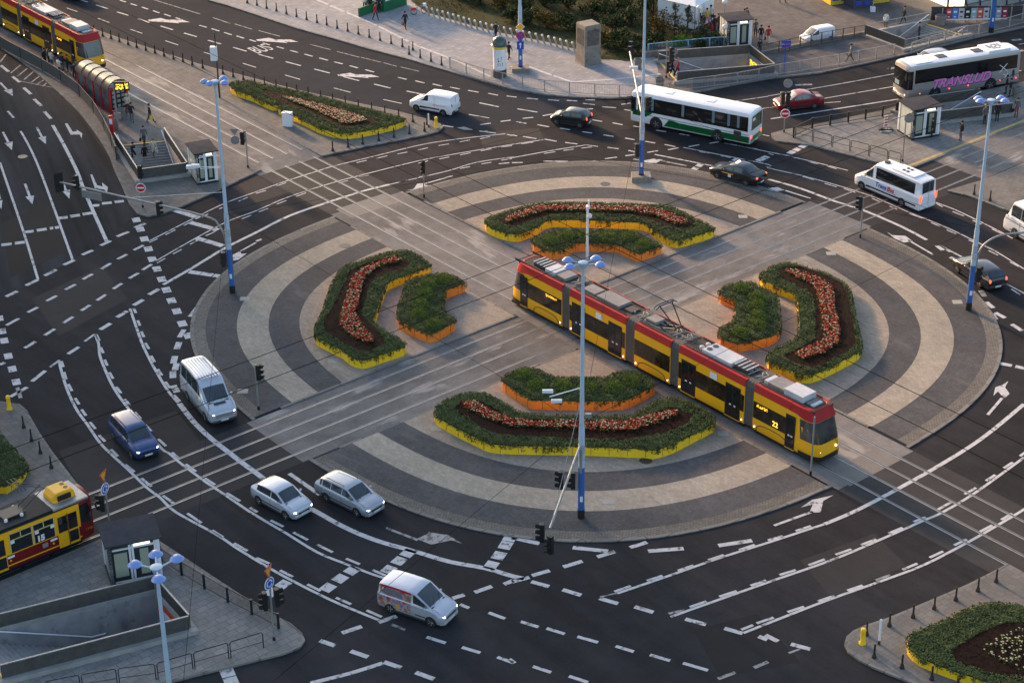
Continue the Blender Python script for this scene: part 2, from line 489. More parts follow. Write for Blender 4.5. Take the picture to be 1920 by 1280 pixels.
# pale concrete aprons where the road meets the island
for s0, s1, k in ((sA0-.6, sA0+1.6, A_K), (sA1-1.8, sA1+.2, A_K)):
    b = MB()
    for o0, o1 in ((k[0]+.9, A_RAIL[0]-.1), (A_RAIL[0]+.1, A_RAIL[1]-.1), (A_RAIL[1]+.1, A_RAIL[2]-.1), (A_RAIL[2]+.1, A_RAIL[3]-.1)):
        q = [XA(s0, o0), XA(s1, o0), XA(s1, o1), XA(s0, o1)]
        b.flat([[(p.x, p.y) for p in q]], .012)
    tag(b.build('tram_track_bed', ground_mat('apron_concrete', (.2, .185, .165), .15, .15)), kind='structure')
b = MB()
for fn, offs, s0, s1, g_, z in ((XA, A_RAIL, sA0-12.5, sA1+60, 0, .02), (XA, A_RAIL, sA0-230, sA0-12.5, .09, .116), (XB, B_RAIL, sB0-80, sB1+16, 0, .016), (XB, B_RAIL, sB1+16, sB1+150, .09, .112)):
    for o in offs:
        a, c = fn(s0, o), fn(s1, o)
        b.obx(a, c, .085, g_, z)
        b.obx(a, c, .06, g_, z-.004, mi=1, off=.085)
        b.obx(a, c, .035, g_, z-.002, off=.135)
tag(b.build('tram_rails', [M['steel'], M['groove']]), kind='structure')

def pavement(name, s, m, holes=(), kerb=True, z=KZ, edge=None, extra=None):
    p = [(q.x, q.y) for q in GP(s, z)]
    b = MB()
    n = len(p)
    A = sum(p[i][0]*p[(i+1) % n][1]-p[(i+1) % n][0]*p[i][1] for i in range(n))
    if A < 0: p = p[::-1]
    b.add([(x, y, 0) for x, y in p]+[(x, y, z) for x, y in p], [(i, (i+1) % n, n+(i+1) % n, n+i) for i in range(n)], 1)
    b.flat([p]+[HOLES[h] for h in holes], z, 0)
    tag(b.build(name, [m, M['kerb']]), kind='structure')
    if kerb:   # kerb stones 3 mm proud along the rim
        k = MB()
        inn = []
        for i in range(n):
            a = Vector(p[i-1]); c = Vector(p[i]); d = Vector(p[(i+1) % n])
            e1 = (c-a).normalized(); e2 = (d-c).normalized()
            nn = Vector((-e1.y-e2.y, e1.x+e2.x)); 
            if nn.length < 1e-6: nn = Vector((-e1.y, e1.x))
            nn.normalize(); cs = max(.4, nn.dot(Vector((-e1.y, e1.x))))
            inn.append(c+nn*.16/cs)
        vs = [(x, y, z+.004) for x, y in p]+[(q.x, q.y, z+.004) for q in inn]
        k.add(vs, [(i, (i+1) % n, n+(i+1) % n, n+i) for i in range(n)])
        tag(k.build('kerb', M['kerb']), kind='structure')

pavement('planter_pavement', 'p -60 -18 0 7 82 18 140 42 250 80 370 119 480 148 560 169 660 191 745 208 800 223 826 232 831 238 822 246 800 252 760 260 690 273 640 284 603 292 480 226 410 194 275 130 195 96 110 56 0 4 -60 -26'.replace('p -60 -18 0 7 82 18', 'p -20 -20 40 2 82 18').replace('0 4 -60 -26', '30 17 -40 -18'), M['pave_dark'])
pavement('tram_platform', 'p -60 22 0 57 80 101 150 138 200 165 244 188 330 234 420 279 484 312 490 318 475 325 400 360 330 391 300 401 277 405 257 400 242 382 230 352 215 320 205 292 190 266 172 240 150 212 115 178 75 142 30 108 -60 50', M['pave_dark'], ['nw'])
pavement('pavement', 'p 370 -14 388 0 425 10 480 28 555 53 620 71 692 92 762 110 805 123 880 145 960 167 1020 177 1080 182 1145 184 1185 182 1260 175 1310 172 1370 160 1440 147 1540 136 1640 115 1680 106 1765 86 1830 70 1920 51 2060 20 2200 -60 2200 -330 300 -330 300 -60', M['pave'], ['north', 'plaza'])
pavement('tram_platform', 'p 1446 250 1447 258 1456 264 1515 271 1590 290 1648 305 1690 312 1700 318 1800 279 1920 231 2080 165 2060 110 1920 153 1850 168 1755 186 1683 198 1655 207 1590 220 1525 234 1470 243', M['pave_b'], ['east'])
pavement('tram_platform', 'p -140 1143 0 1089 100 1047 172 1016 235 990 262 996 297 1012 340 1040 400 1080 480 1132 512 1150 545 1167 567 1186 572 1199 562 1213 530 1225 480 1237 375 1263 285 1286 160 1320 -140 1390', M['pave_b'], ['sw'])
pavement('planter_pavement', 'p 1890 1056 1815 1094 1740 1126 1665 1157 1622 1171 1600 1181 1587 1192 1583 1206 1590 1221 1610 1236 1640 1251 1677 1266 1715 1281 1800 1320 2100 1440 2200 1300 2100 1170', M['pave_dark'])
pavement('planter_pavement', 'p -120 720 0 752 37 757 50 768 75 812 100 848 140 900 157 920 80 954 -160 1050', M['pave_dark'])
pavement('pavement', 'p 1775 357 1815 366 1880 391 1920 401 2060 450 2200 300 2000 255 1920 305 1850 335', M['pave_dark'])
b = MB(); b.flat([[(q.x, q.y) for q in GP('p 1243 174 1310 170 1370 158 1440 145 1540 134 1640 113 1680 104 1765 84 1830 68 1920 49 2055 18 2195 -62 2195 -320 1290 -320 1288 0 1330 62 1362 88 1290 98 1228 107', KZ)]]+[HOLES[h] for h in ('north', 'plaza')], KZ+.005)
tag(b.build('plaza', ground_mat('plaza_asphalt', (.135, .125, .12), .22, .14, .9, brick=(.6, .6, .85), rot=TB)), kind='structure')
# yellow guidance edge of the right-hand stop
b = MB(); pts = GP('p 1697 317 1800 277 1920 229 2060 172', KZ)
for a, c in zip(pts, pts[1:]): b.obx(a, c, .28, KZ-.01, KZ+.008, off=.22)
tag(b.build('platform_edge', mat('edge_yellow', (.4, .3, .1), .8, .25, 3)), kind='structure')
# white line on the pavement
b = MB()
for s in ('p 594 0 700 45 780 85 860 116 920 144', 'p 955 128 974 119', 'p 981 121 1020 136 1072 154', 'p 1074 154 1150 149 1239 139'):
    pts = GP(s, KZ)
    for a, c in zip(pts, pts[1:]): b.obx(a, c, .28, KZ-.02, KZ+.006)
tag(b.build('pavement_line', M['paint']), kind='structure')

# repairs and seams in the asphalt
pa, pb, seam = MB(), MB(), MB()
def patch(s, t, z):
    t.flat([[(q.x, q.y) for q in GP(s)]], z)
patch('p 110 845 330 770 360 800 400 860 165 940', pa, .0022); patch('p 395 860 560 795 640 860 480 985 410 930', pb, .0018); patch('p 330 770 430 735 520 800 400 858', pb, .0024)
patch('p 430 330 600 300 640 330 480 380', pa, .0022); patch('p 1640 450 1760 400 1830 470 1720 520', pb, .0018); patch('p 1120 215 1190 200 1190 240 1125 250', pb, .0018)
patch('p 0 420 90 380 130 470 20 520', pb, .0018); patch('p 1500 1050 1640 1000 1700 1060 1560 1120', pa, .0018); patch('p 820 1090 960 1060 1010 1110 880 1150', pb, .0018); patch('p 900 250 1010 240 1020 262 905 275', pa, .0018)
patch('p 1300 1180 1420 1150 1500 1240 1350 1270', pb, .0018); patch('p 60 560 190 500 240 560 110 630', pa, .0018)
tag(pa.build('road_patch', ground_mat('asphalt_patch', (.034, .033, .034), .15, .15, .9, rot=TA, spec=.15)), kind='structure')
tag(pb.build('road_patch', ground_mat('asphalt_new', (.019, .0188, .021), .15, .12, .9, rot=TB, spec=.15)), kind='structure')
la = G(200, 452)-G(99, 235); al = math.atan2(la.y, la.x)
lr = MB(); lr.flat([[(q.x, q.y) for q in GP('p -60 75 0 97 75 147 115 184 150 217 203 297 233 370 253 400 200 452 70 524 -60 590')]], .0012)
tag(lr.build('road', ground_mat('asphalt_west', (.027, .029, .033), .15, .12, .9, rot=al, streak=.42, spec=.06)), kind='structure')
# ------------------------------------------------------------------ road markings
MZ = .014
mk = MB(); mo = MB()
def strip(pts, w, t=mk):
    pts = [Vector((p.x, p.y)) for p in pts]
    L_, R_ = [], []
    for i, p in enumerate(pts):
        d1 = (pts[i]-pts[i-1]).normalized() if i else (pts[1]-pts[0]).normalized()
        d2 = (pts[i+1]-pts[i]).normalized() if i < len(pts)-1 else d1
        n = Vector((-d1.y-d2.y, d1.x+d2.x)).normalized()
        L_.append(p+n*w/2); R_.append(p-n*w/2)
    n = len(pts)
    t.add([(p.x, p.y, MZ) for p in R_+L_], [(i, i+1, n+i+1, n+i) for i in range(n-1)])
def smooth_pts(pts, k=4):
    out = []
    for i in range(len(pts)-1):
        p0 = pts[max(0, i-1)]; p1 = pts[i]; p2 = pts[i+1]; p3 = pts[min(len(pts)-1, i+2)]
        for j in range(k):
            t = j/k
            out.append(.5*((2*p1)+(p2-p0)*t+(2*p0-5*p1+4*p2-p3)*t*t+(3*p1-p0-3*p2+p3)*t**3))
    return out+[pts[-1]]
def LINE(w, s, t=mk):
    p = GP(s); strip(smooth_pts(p) if len(p) > 2 else p, w, t)
def DASH(w, s, t=mk):
    p = GP(s)
    for i in range(0, len(p)-1, 2): strip(p[i:i+2], w, t)
def POLY(s, t=mk):
    p = GP(s); t.flat([[(q.x, q.y) for q in p]], MZ)
def SQ(w, s, l=None):
    """row of squares given by centres, running along the row"""
    p = GP(s); l = l or w
    for i, c in enumerate(p):
        d = (p[min(i+1, len(p)-1)]-p[max(i-1, 0)]).normalized()
        strip([c-d*l/2, c+d*l/2], w)
W1, W2, W3 = .13, .19, .29
# upper road
DASH(W2, 'a0 900 5 945 18 980 30 1027 45 1063 55 1110 72 1148 82 1195 100 1232 108 1280 125 1318 135 1370 153 1495 192 1550 208 1587 217 1645 236 1682 246 1737 264 1775 272 1830 290 1872 300 1920 315|a1 50 325 105 340 155 352 210 367 258 380 315 396 363 408 425 425 475 437 540 455 587 466 650 482 703 495 765 512 820 525 885 543 1063 582 1130 598 1195 608 1262 625 1325 632 1395 648 1455 655 1527 670 1592 680 1670 694 1743 702 1815 717 1880 722 1955 731|a2 110 738 195 746 270 750 352 756 412 755 490 760 553 750 622 752')
DASH(W2, 'a0 600 0 658 18 722 40 808 68 877 92 963 118 1037 143 1120 172 1205 198 1297 226 1380 250 1475 278 1560 304 1658 333 1750 358 1850 387|a1 22 410 130 440 223 465 337 495 437 520 552 550 655 577 773 607 887 633 1010 663 1130 685 1262 712 1400 738 1520 752 1675 773 1820 803|a2 40 818 190 843')
DASH(W1, 'a0 325 0 355 10 500 62 580 90 735 140 820 172 978 222 1067 253 1240 308 1337 340 1530 394 1612 420 1822 477 1920 508|a1 218 565 332 598 585 662 710 695 955 748 1093 778 1597 860 1750 887')
DASH(W1, 'a0 1150 0 1500 108 1597 135 1725 178 1760 182 1890 222|a1 20 232 180 275 405 335 560 375 607 388 775 432 787 432 940 470 955 472 1055 500 1080 503 1222 537', mo)
for dx, dy in ((-203, -37), (0, 0), (152.3, 65.7)):   # merge arrows on the avenue
    q = [G(x+dx, y+dy) for x, y in ((480.2, 74.8), (504.3, 71.4), (515, 74.6), (544.4, 74.8), (559.1, 79.2), (536.4, 79.7), (539.7, 81.5), (525.7, 80.1), (482.8, 77.4))]
    mk.flat([[(p.x, p.y) for p in q]], MZ)
# left carriageway
DASH(.3, 'a0 5 492 65 540 92 575 150 620 178 660 232 708 255 745 310 795 332 838 382 892')
DASH(.2, 'a0 58 835 103 885')
for s in ('80 550 155 490', '130 575 205 515', '180 600 250 540', '235 620 300 570', '270 640 330 600', '320 650 360 615', '0 470 45 410'): DASH(.16, 'a0 '+s, mo)
DASH(.1, 'a0 150 610 412 662', mo)
LINE(W3, 'a0 395 940 480 1090 575 1280|b0 640 170 800 530')
LINE(W2, 'a0 155 985 225 1110 300 1280|b0 430 350 545 670')
LINE(W2, 'a0 0 1220 20 1280|b0 180 470 285 815')
def arrow(tail, neck, head, w=.16, t=mk):
    DASH(w, tail+' '+neck if '|' not in tail else tail, t); POLY(head, t)
for tl, hd in (('a0 0 620 65 688', 'a0 28 680 92 668 97 722'), ('a0 22 992 62 1068', 'a0 33 1076 96 1063 90 1127'), ('a0 275 955 318 1035', 'a0 286 1035 346 1022 344 1082'),
               ('b0 188 100 222 192', 'b0 190 196 257 188 243 253'), ('b0 457 55 492 148', 'b0 465 152 526 145 521 212'), ('b0 -18 150 0 215', 'b0 -20 232 18 222 10 292')):
    DASH(.2, tl); POLY(hd)
POLY('a0 487 930 505 926 545 990 580 985 572 972 617 1002 612 1040 598 1010 530 1012')
POLY('b0 678 32 692 30 728 110 770 122 765 90 810 126 802 162 780 142 712 135')
DASH(.5, 'b0 695 263 745 260 765 248 838 240 860 236 928 228 440 357 507 350 527 344 600 334 620 328 690 318 180 462 252 455 277 449 350 438 374 434 400 431 412 429 443 425 10 558 88 551 112 545 187 537')
DASH(.34, 'b0 195 862 285 818 45 945 130 905 335 788 422 743 478 708 560 670 617 632 695 597 755 562 830 527 878 495 965 458 1010 428 1090 396')
DASH(.28, 'b0 48 1160 142 1108 208 1063 283 1025 350 978 424 938 490 893 566 853 622 815 694 776 760 738 830 695 882 665 952 628 1005 597 1075 560 335 1235 410 1187 475 1142 548 1096 610 1050 676 1008 727 973 797 928 850 887 914 846 970 808 1038 768 1068 745 1138 703')
LINE(W1, 'b0 1110 533 1480 345 1700 240 1920 160|b1 240 75 460 5|a1 590 1245 900 1170 1250 1085 1550 1040 1870 1005')
DASH(W1, 'b0 1120 540 1182 511 1242 482 1316 444 1378 413 1446 379 1512 350 1560 326 1645 288 1670 277 1790 230 1858 201|b1 0 172 75 150 147 119 225 92 |a1 755 1221 830 1204 905 1189 985 1170 1060 1157 1135 1142 1215 1127 1290 1110 1368 1094 1447 1081 1527 1066 1605 1051 1680 1043 1755 1026')
LINE(W1, 'b0 1180 672 1400 545 1610 430 1740 368 1920 302|b1 200 215 380 152 610 82 800 32|a1 1210 1210 1500 1155 1920 1085|a2 235 1050')
DASH(W1, 'b0 1178 693 1240 658 1298 626 1362 591 1425 554 1490 519 1543 489 1612 459 1815 362 1885 335|b1 22 310 92 283 155 252 228 225 300 195 375 167 620 93 690 75 770 50 845 35|a1 1218 1226 1290 1208 1375 1194 1450 1179 1530 1164 1610 1147 1685 1133 1765 1118 1840 1105 1920 1094|a2 70 1081 160 1068')
LINE(W3, 'b0 1225 855 1450 725 1690 580 1920 465|b1 250 340 550 235 800 155 1000 105')
LINE(W1, 'b1 1000 105 1230 52 1450 0|a1 1650 1220 1920 1180|a2 0 1185 300 1130 560 1088')
DASH(W1, 'b1 1070 88 1145 73 1225 48 1305 38|a1 1530 1266 1605 1251 1690 1231 1765 1219 1840 1204 1920 1190|a2 240 1153 325 1140 385 1130 462 1120 520 1113 600 1103 550 1088 645 1100')
DASH(.36, 'b0 752 1192 830 1145 878 1100 955 1053 1002 1010 1075 968 1117 930 1192 888 1425 1095 1498 1003 1345 1250 1380 1192')
SQ(.62, 'b0 1022 370 1052 440 1083 513 1113 588 1142 664 1177 738 1213 815 1248 895 1286 975 1326 1055 1367 1147 1412 1237', .9)
for s in ('b0 1333 305 1400 326 1460 346', 'b0 1467 400 1535 418 1600 437', 'b0 1510 517 1572 535 1638 555', 'b0 1462 765 1552 778 1645 792'): SQ(.55, s, .95)
POLY('b0 1745 632 1800 605 1812 625 1850 622 1790 668 1750 676')
DASH(.16, 'b0 1790 612 1920 540')
LINE(W2, 'b0 975 1035 1060 1280|c0 1110 110 1180 240 1260 370 1335 460')
DASH(W2, 'b0 1003 1033 1020 1068 1033 1123 1050 1163 1060 1205 1080 1248|c0 1090 12 1118 57 1133 108 1160 155 1183 208 1215 255 1240 303 1277 350 1305 402 1350 450')
LINE(W2, 'b0 712 1225 740 1300|c0 750 110 800 240 860 360 960 500 1200 790 1270 840 1350 910 1450 985 1560 1065 1680 1145 1790 1220 1880 1280|d1 110 90 230 160 460 300 680 390 860 460 960 492')
DASH(W2, 'b0 635 1280 712 1225 722 1228 745 1275|c0 755 45 775 88 785 137 805 182 820 232 848 280 872 340 908 388 935 433 975 480 1010 530 1055 580 1090 625 1133 672 1187 732 1245 785 1290 832 1340 875 1393 920 1470 975 1537 1025 1612 1075 1700 1135 1800 1197 1875 1245 1930 1280|d1 108 60 205 108 280 150 388 208 458 243 575 300 675 347 778 390 875 433 975 475')
SQ(.55, 'b0 -5 1108 15 1205 32 1275 62 1390 92 1487 122 1585', .85)
LINE(W2, 'c0 440 140 455 200 480 290 520 400 580 520 660 630 750 760 850 860 960 960 1100 1095 1200 1170 1320 1280|d0 1620 165 1770 265 1920 358|d1 170 458 340 548 530 643 700 718 930 812')
DASH(W2, 'c0 378 193 440 145 460 148 475 192 480 230 497 285 512 320 540 372 563 425 593 472 612 510 645 557 675 605 715 655 742 703 790 752 830 808 885 862 940 923 1008 978 1060 1025 1135 1088 1222 1155 1305 1215|d0 1405 8 1510 80 1590 135 1672 187 1755 232 1855 290|d1 0 340 100 385 180 435 278 485 385 540 485 590 600 640 713 690 830 735 943 785')
LINE(W3+.08, 'c0 1345 465 1450 600 1580 725 1720 835 1830 920 1920 985|c1 100 1060 300 1195|d1 460 0 620 90 780 165 960 230 1180 290 1450 370 1720 420 1920 478|d2 90 497')
DASH(W3, 'c1 250 990 480 1150')
DASH(.45, 'c0 1345 5 1325 58 1312 110 1300 165 1325 165 1312 215 1297 222 1297 275 1300 330 1328 382')
DASH(.3, 'c0 185 50 268 2 510 95 592 42 240 300 340 220 78 415 205 343 0 175 35 158')
DASH(.25, 'c0 130 345 155 425', mo)
SQ(.75, 'd1 540 565 632 497 720 437', .75); SQ(.75, 'd1 997 430 1073 365 1140 307', .75); SQ(.7, 'd1 205 540 120 600', .75); SQ(.75, 'd1 1765 397 1822 325 1872 248 1905 190', .8)
SQ(.75, 'd0 1705 1200 1735 1270', .8)
DASH(.1, 'd1 977 115 1215 205 977 122 1210 212', mo)
POLY('d1 1205 200 1290 160 1295 148 1390 165 1440 170 1545 235 1465 210 1440 215 1315 243', mo)
DASH(.32, 'd1 1640 600 1770 555 1860 540 1930 512 1475 645 1563 618 920 825 1055 778 645 905 793 855 480 962 592 1000 710 1040 840 1085 960 1122 1088 1165 1198 1200 1335 1250')
DASH(.24, 'd1 1530 690 1598 718 1745 752 1868 798 1280 935 1422 980 1545 1012 1682 1053 1810 1085 1930 1128')
DASH(.2, 'd1 1015 840 1120 880', mo)
LINE(W3, 'd1 410 1280 700 1208 950 1130')
DASH(.36, 'd2 0 190 205 235 455 265 720 292 1020 292 1287 272 1548 250 1800 212')
DASH(.32, 'd2 640 335 772 295 885 265 1012 225 385 410 528 367 150 475 282 437 0 522 130 488 145 520 278 557 380 580 518 622 655 645 795 685 920 708 1060 750 1300 800 1455 842 1593 870 1730 908 1850 930 1915 955|d3 -20 920 75 968 172 988 318 1027')
LINE(W2, 'd2 790 608 1180 475 1550 345 1920 228|d3 420 90')
LINE(W3, 'd3 424 89 640 -2|c3 890 1150 1250 950 1600 730 1920 470')
LINE(W1, 'd2 660 635 790 606', mo)
DASH(W2, 'd2 768 595 890 552 1012 513 1128 475 1245 437 1360 398 1472 358 1588 320 1702 283 1820 243|d3 0 210 110 178 208 140 322 103')
LINE(W2, 'd2 1190 785 1340 730 1920 525|d3 500 350 900 180 1160 65 1310 0|c3 1560 1130 1920 870')
DASH(W2, 'd2 1333 710 1458 668 1555 632 1685 590 1790 550 1905 510|d3 87 470 208 432 305 397 427 352 507 318 625 277 698 245 810 202 905 158 1010 115 1093 73 1180 35|c3 1265 1265 1390 1195 1475 1145 1560 1097 1635 1045 1705 1000 1768 950 1837 905 1890 860 1930 830')
DASH(W2, 'd2 1175 760 1295 732', mo)
LINE(W2, 'd2 1735 905 1920 832|d3 430 665 880 505 1180 390 1480 235 1640 145 1870 10 2000 -70')
DASH(W2, 'd2 1720 880 1808 845 1835 832 1920 803|d3 0 805 42 788 147 748 270 707 375 667 500 625 595 587 710 548 1010 430 1120 384 1212 340 1313 293 1397 247 1490 203 1583 150 1683 97 1750 57 1830 10')
DASH(W2, 'd3 810 510 915 470', mo)
DASH(.24, 'd2 65 820 198 860 260 870 395 912 490 932 645 975 778 1003 913 1045 1035 1068 1185 1112 1283 1130 1470 1185 155 1155 293 1200 428 1228 570 1275 -20 1100 20 1130')
DASH(.24, 'd2 1545 1248 1675 1200 1815 1165 1920 1120', mo); DASH(.15, 'd3 155 1055 240 1025', mo)
DASH(.2, 'd3 45 100 335 -5'); POLY('d3 30 0 100 -50 250 -92 195 -50 175 -5 120 -10 70 5'.replace('30 0', '28 -17').replace('100 -50', '105 -92').replace('250 -92', '490 -128').replace('195 -50', '415 -85').replace('175 -5', '395 0').replace('120 -10', '310 5').replace('70 5', '335 -58').replace('28 -17', '248 -37').replace('105 -92', '330 -92'))
DASH(.2, 'c3 1648 550 1755 425'); POLY('c3 1690 408 1705 345 1760 325 1802 298 1778 345 1812 393 1775 425 1745 398 1725 375')
DASH(.4, 'c3 1740 165 1830 182 1855 188 1925 202')
# right side
LINE(W3, 'b3 0 65 230 130 500 230 720 300 1000 420 1190 520')
LINE(W1, 'a2 1285 1107 1500 1150 1920 1235|b3 0 -20 260 40 550 120 770 190 890 240 1050 310 1250 390 1410 460 1590 548 1720 613 1920 738')
DASH(W1, 'a2 1405 1139 1480 1151 1565 1169 1640 1184 1740 1196 1800 1211|b3 258 44 345 71 425 97 515 123 570 135 655 165 780 208 840 235 912 267 970 292 1060 322 1157 360 1222 390 1292 420 1340 445 1410 475 1505 520 1545 537 1655 600 1725 635 1815 685 1880 720')
LINE(W1, 'a2 1700 1095 1920 1140|a3 150 1170 380 1225 600 1280')
DASH(W1, 'a2 1735 1102 1840 1120 1590 1075 1690 1093|a3 0 1150 40 1163 135 1163 210 1188 300 1213 375 1233 440 1246 515 1268')
LINE(W1, 'b3 1255 238 1400 293 1560 368 1750 463 1835 510'); DASH(W1, 'b3 1258 247 1310 272 1385 308 1470 341 1535 373 1600 403 1680 438 1750 473')
LINE(W1, 'b3 1790 850 1930 925'); DASH(W1, 'b3 1825 888 1890 930')
LINE(W2, 'a2 1070 1160 1300 1205 1525 1250')
DASH(.18, 'b3 1050 520 1238 630 130 150 320 210 1285 560 1455 648 1310 575 1365 610')
POLY('b3 893 462 935 485 1030 490 1085 530 1020 540 950 510'); POLY('b3 0 130 70 125 125 148 60 155 0 150'); POLY('b3 1250 565 1290 558 1340 590 1300 603')
DASH(.35, 'b3 1365 650 1400 665 1637 985 1690 1030 1683 1075 1710 1115 1705 1065 1778 1105 1828 1152 1905 1200')
DASH(.4, 'b3 1595 900 1625 945', mo)
DASH(W2, 'a2 230 870 305 857 80 890 160 882 33 915 107 928 190 937 278 953 360 963 435 975 527 990 600 1000 685 1013 762 1025 848 1037 920 1050 755 923 830 938 600 900 675 913 530 825 607 817 533 777 622 788 820 785 890 775 840 823 910 835 675 803 780 810 910 947 960 955 1080 978 1155 990 1255 1005 1330 1018 1480 1078 1550 1065 1590 1075 1650 1085 1325 1102 1405 1087 1145 1085 1225 1102 1170 1125 1250 1110 1015 1145 1095 1132 873 1130 945 1145 850 1170 945 1158 1000 1062 1075 1075 715 1107 800 1118 697 1192 787 1180 532 1218 625 1207 367 1243 452 1230 235 1210 418 1212 588 1220 770 1235 400 1070 490 1082 245 1045 335 1062 82 1025 182 1042 0 1013 38 1022 0 1222 80 1220|a1 1820 1230 1900 1222 1683 937 1760 925 1835 913 1910 903 1675 985 1800 1000 1400 943 1480 955 1880 1010 1925 1018')
POLY('a1 1505 960 1560 952 1630 975 1570 978', mo)
DASH(.25, 'a2 910 1195 985 1205 1110 1205 1310 1245', mo); POLY('a2 985 1207 1060 1192 1130 1200 1080 1225 1000 1220')
SQ(.55, 'a2 1370 1268 1408 1240', .7); SQ(.55, 'a2 1640 1225 1680 1200', .6); SQ(.6, 'a2 1862 1200 1898 1183', .7)
SQ(.6, 'a3 175 1145 217 1123 262 1098', .7)
LINE(W1, 'a3 0 722 300 672 600 620 945 555'); LINE(W1, 'a3 0 812 390 745 945 650'); LINE(W2, 'a3 20 893 500 820 980 745')
DASH(W1, 'a3 400 775 545 765 1790 545 1900 532 1780 458 1838 448 1880 335 1930 328'); DASH(W1, 'a2 1640 765 1920 725 1870 818 1925 808 1880 1012 1930 1022')
DASH(.4, 'a3 205 640 330 635 900 520 1010 500 1040 480 1130 470 1830 305 1900 298 1855 390 1920 380', mo)
POLY('a3 1690 345 1760 322 1795 325 1765 340')
POLY('a1 1700 985 1740 980 1730 990', mo)
POLY('b1 1120 150 1180 140 1210 100 1265 95 1270 110 1305 110 1250 130 1190 143'); DASH(.18, 'b1 1270 98 1475 40'); DASH(.25, 'b1 0 530 42 515')
c_ = G(489.5, 92.6)
tag(text_obj('BUS', 2.9, M['paint'], None, (c_.x, c_.y, MZ), (0, 0, TA+PI/2), 'road_lettering', sx=.4, ext=0, bold=.02), kind='structure')
tag(mk.build('road_markings', M['paint']), kind='structure')
tag(mo.build('road_markings', M['paint_old']), kind='structure')
# manholes
b = MB()
for x, y, z in ((1211, 863, .068), (1135, 345, .068), (170/4, 1175/4, .004), (647, 461, .068)):
    p = G(x, y, z); b.lathe([(.0, z), (.42, z), (.42, z+.006), (0, z+.006)], (p.x, p.y, 0), 20)
for x, y, z in ((1141, 940, .068), (1355, 569+0, .068), (1356, 812, .068), (1393, 406, .068), (1558, 475, .068), (1795, 566, .068), (455, 733, .068), (818, 803, .068), (625, 676, .068), (459, 560, .068)):
    p = G(x, y, z); b.bx(p.x-.35, p.x+.35, p.y-.3, p.y+.3, z-.01, z+.006, 1)
tag(b.build('manhole_covers', [M['dark'], M['plinth']]), kind='structure')
# ------------------------------------------------------------------ vehicles (x forward, y to its left, z up)
def paint(name, col, rough=.28, metal=.0):
    return mat(name, col, rough, .03, 2, metal=metal, coat=.5)
PW = paint('white_car_paint', (.74, .76, .8)); PS = paint('silver_car_paint', (.5, .53, .58), .3, .35)
PS2 = paint('grey_silver_car_paint', (.36, .39, .43), .3, .35)
PB = paint('black_car_paint', (.01, .01, .012)); PBL = paint('blue_car_paint', (.012, .05, .165)); PR = paint('red_car_paint', (.2, .01, .014))
PC = paint('charcoal_car_paint', (.02, .022, .024))

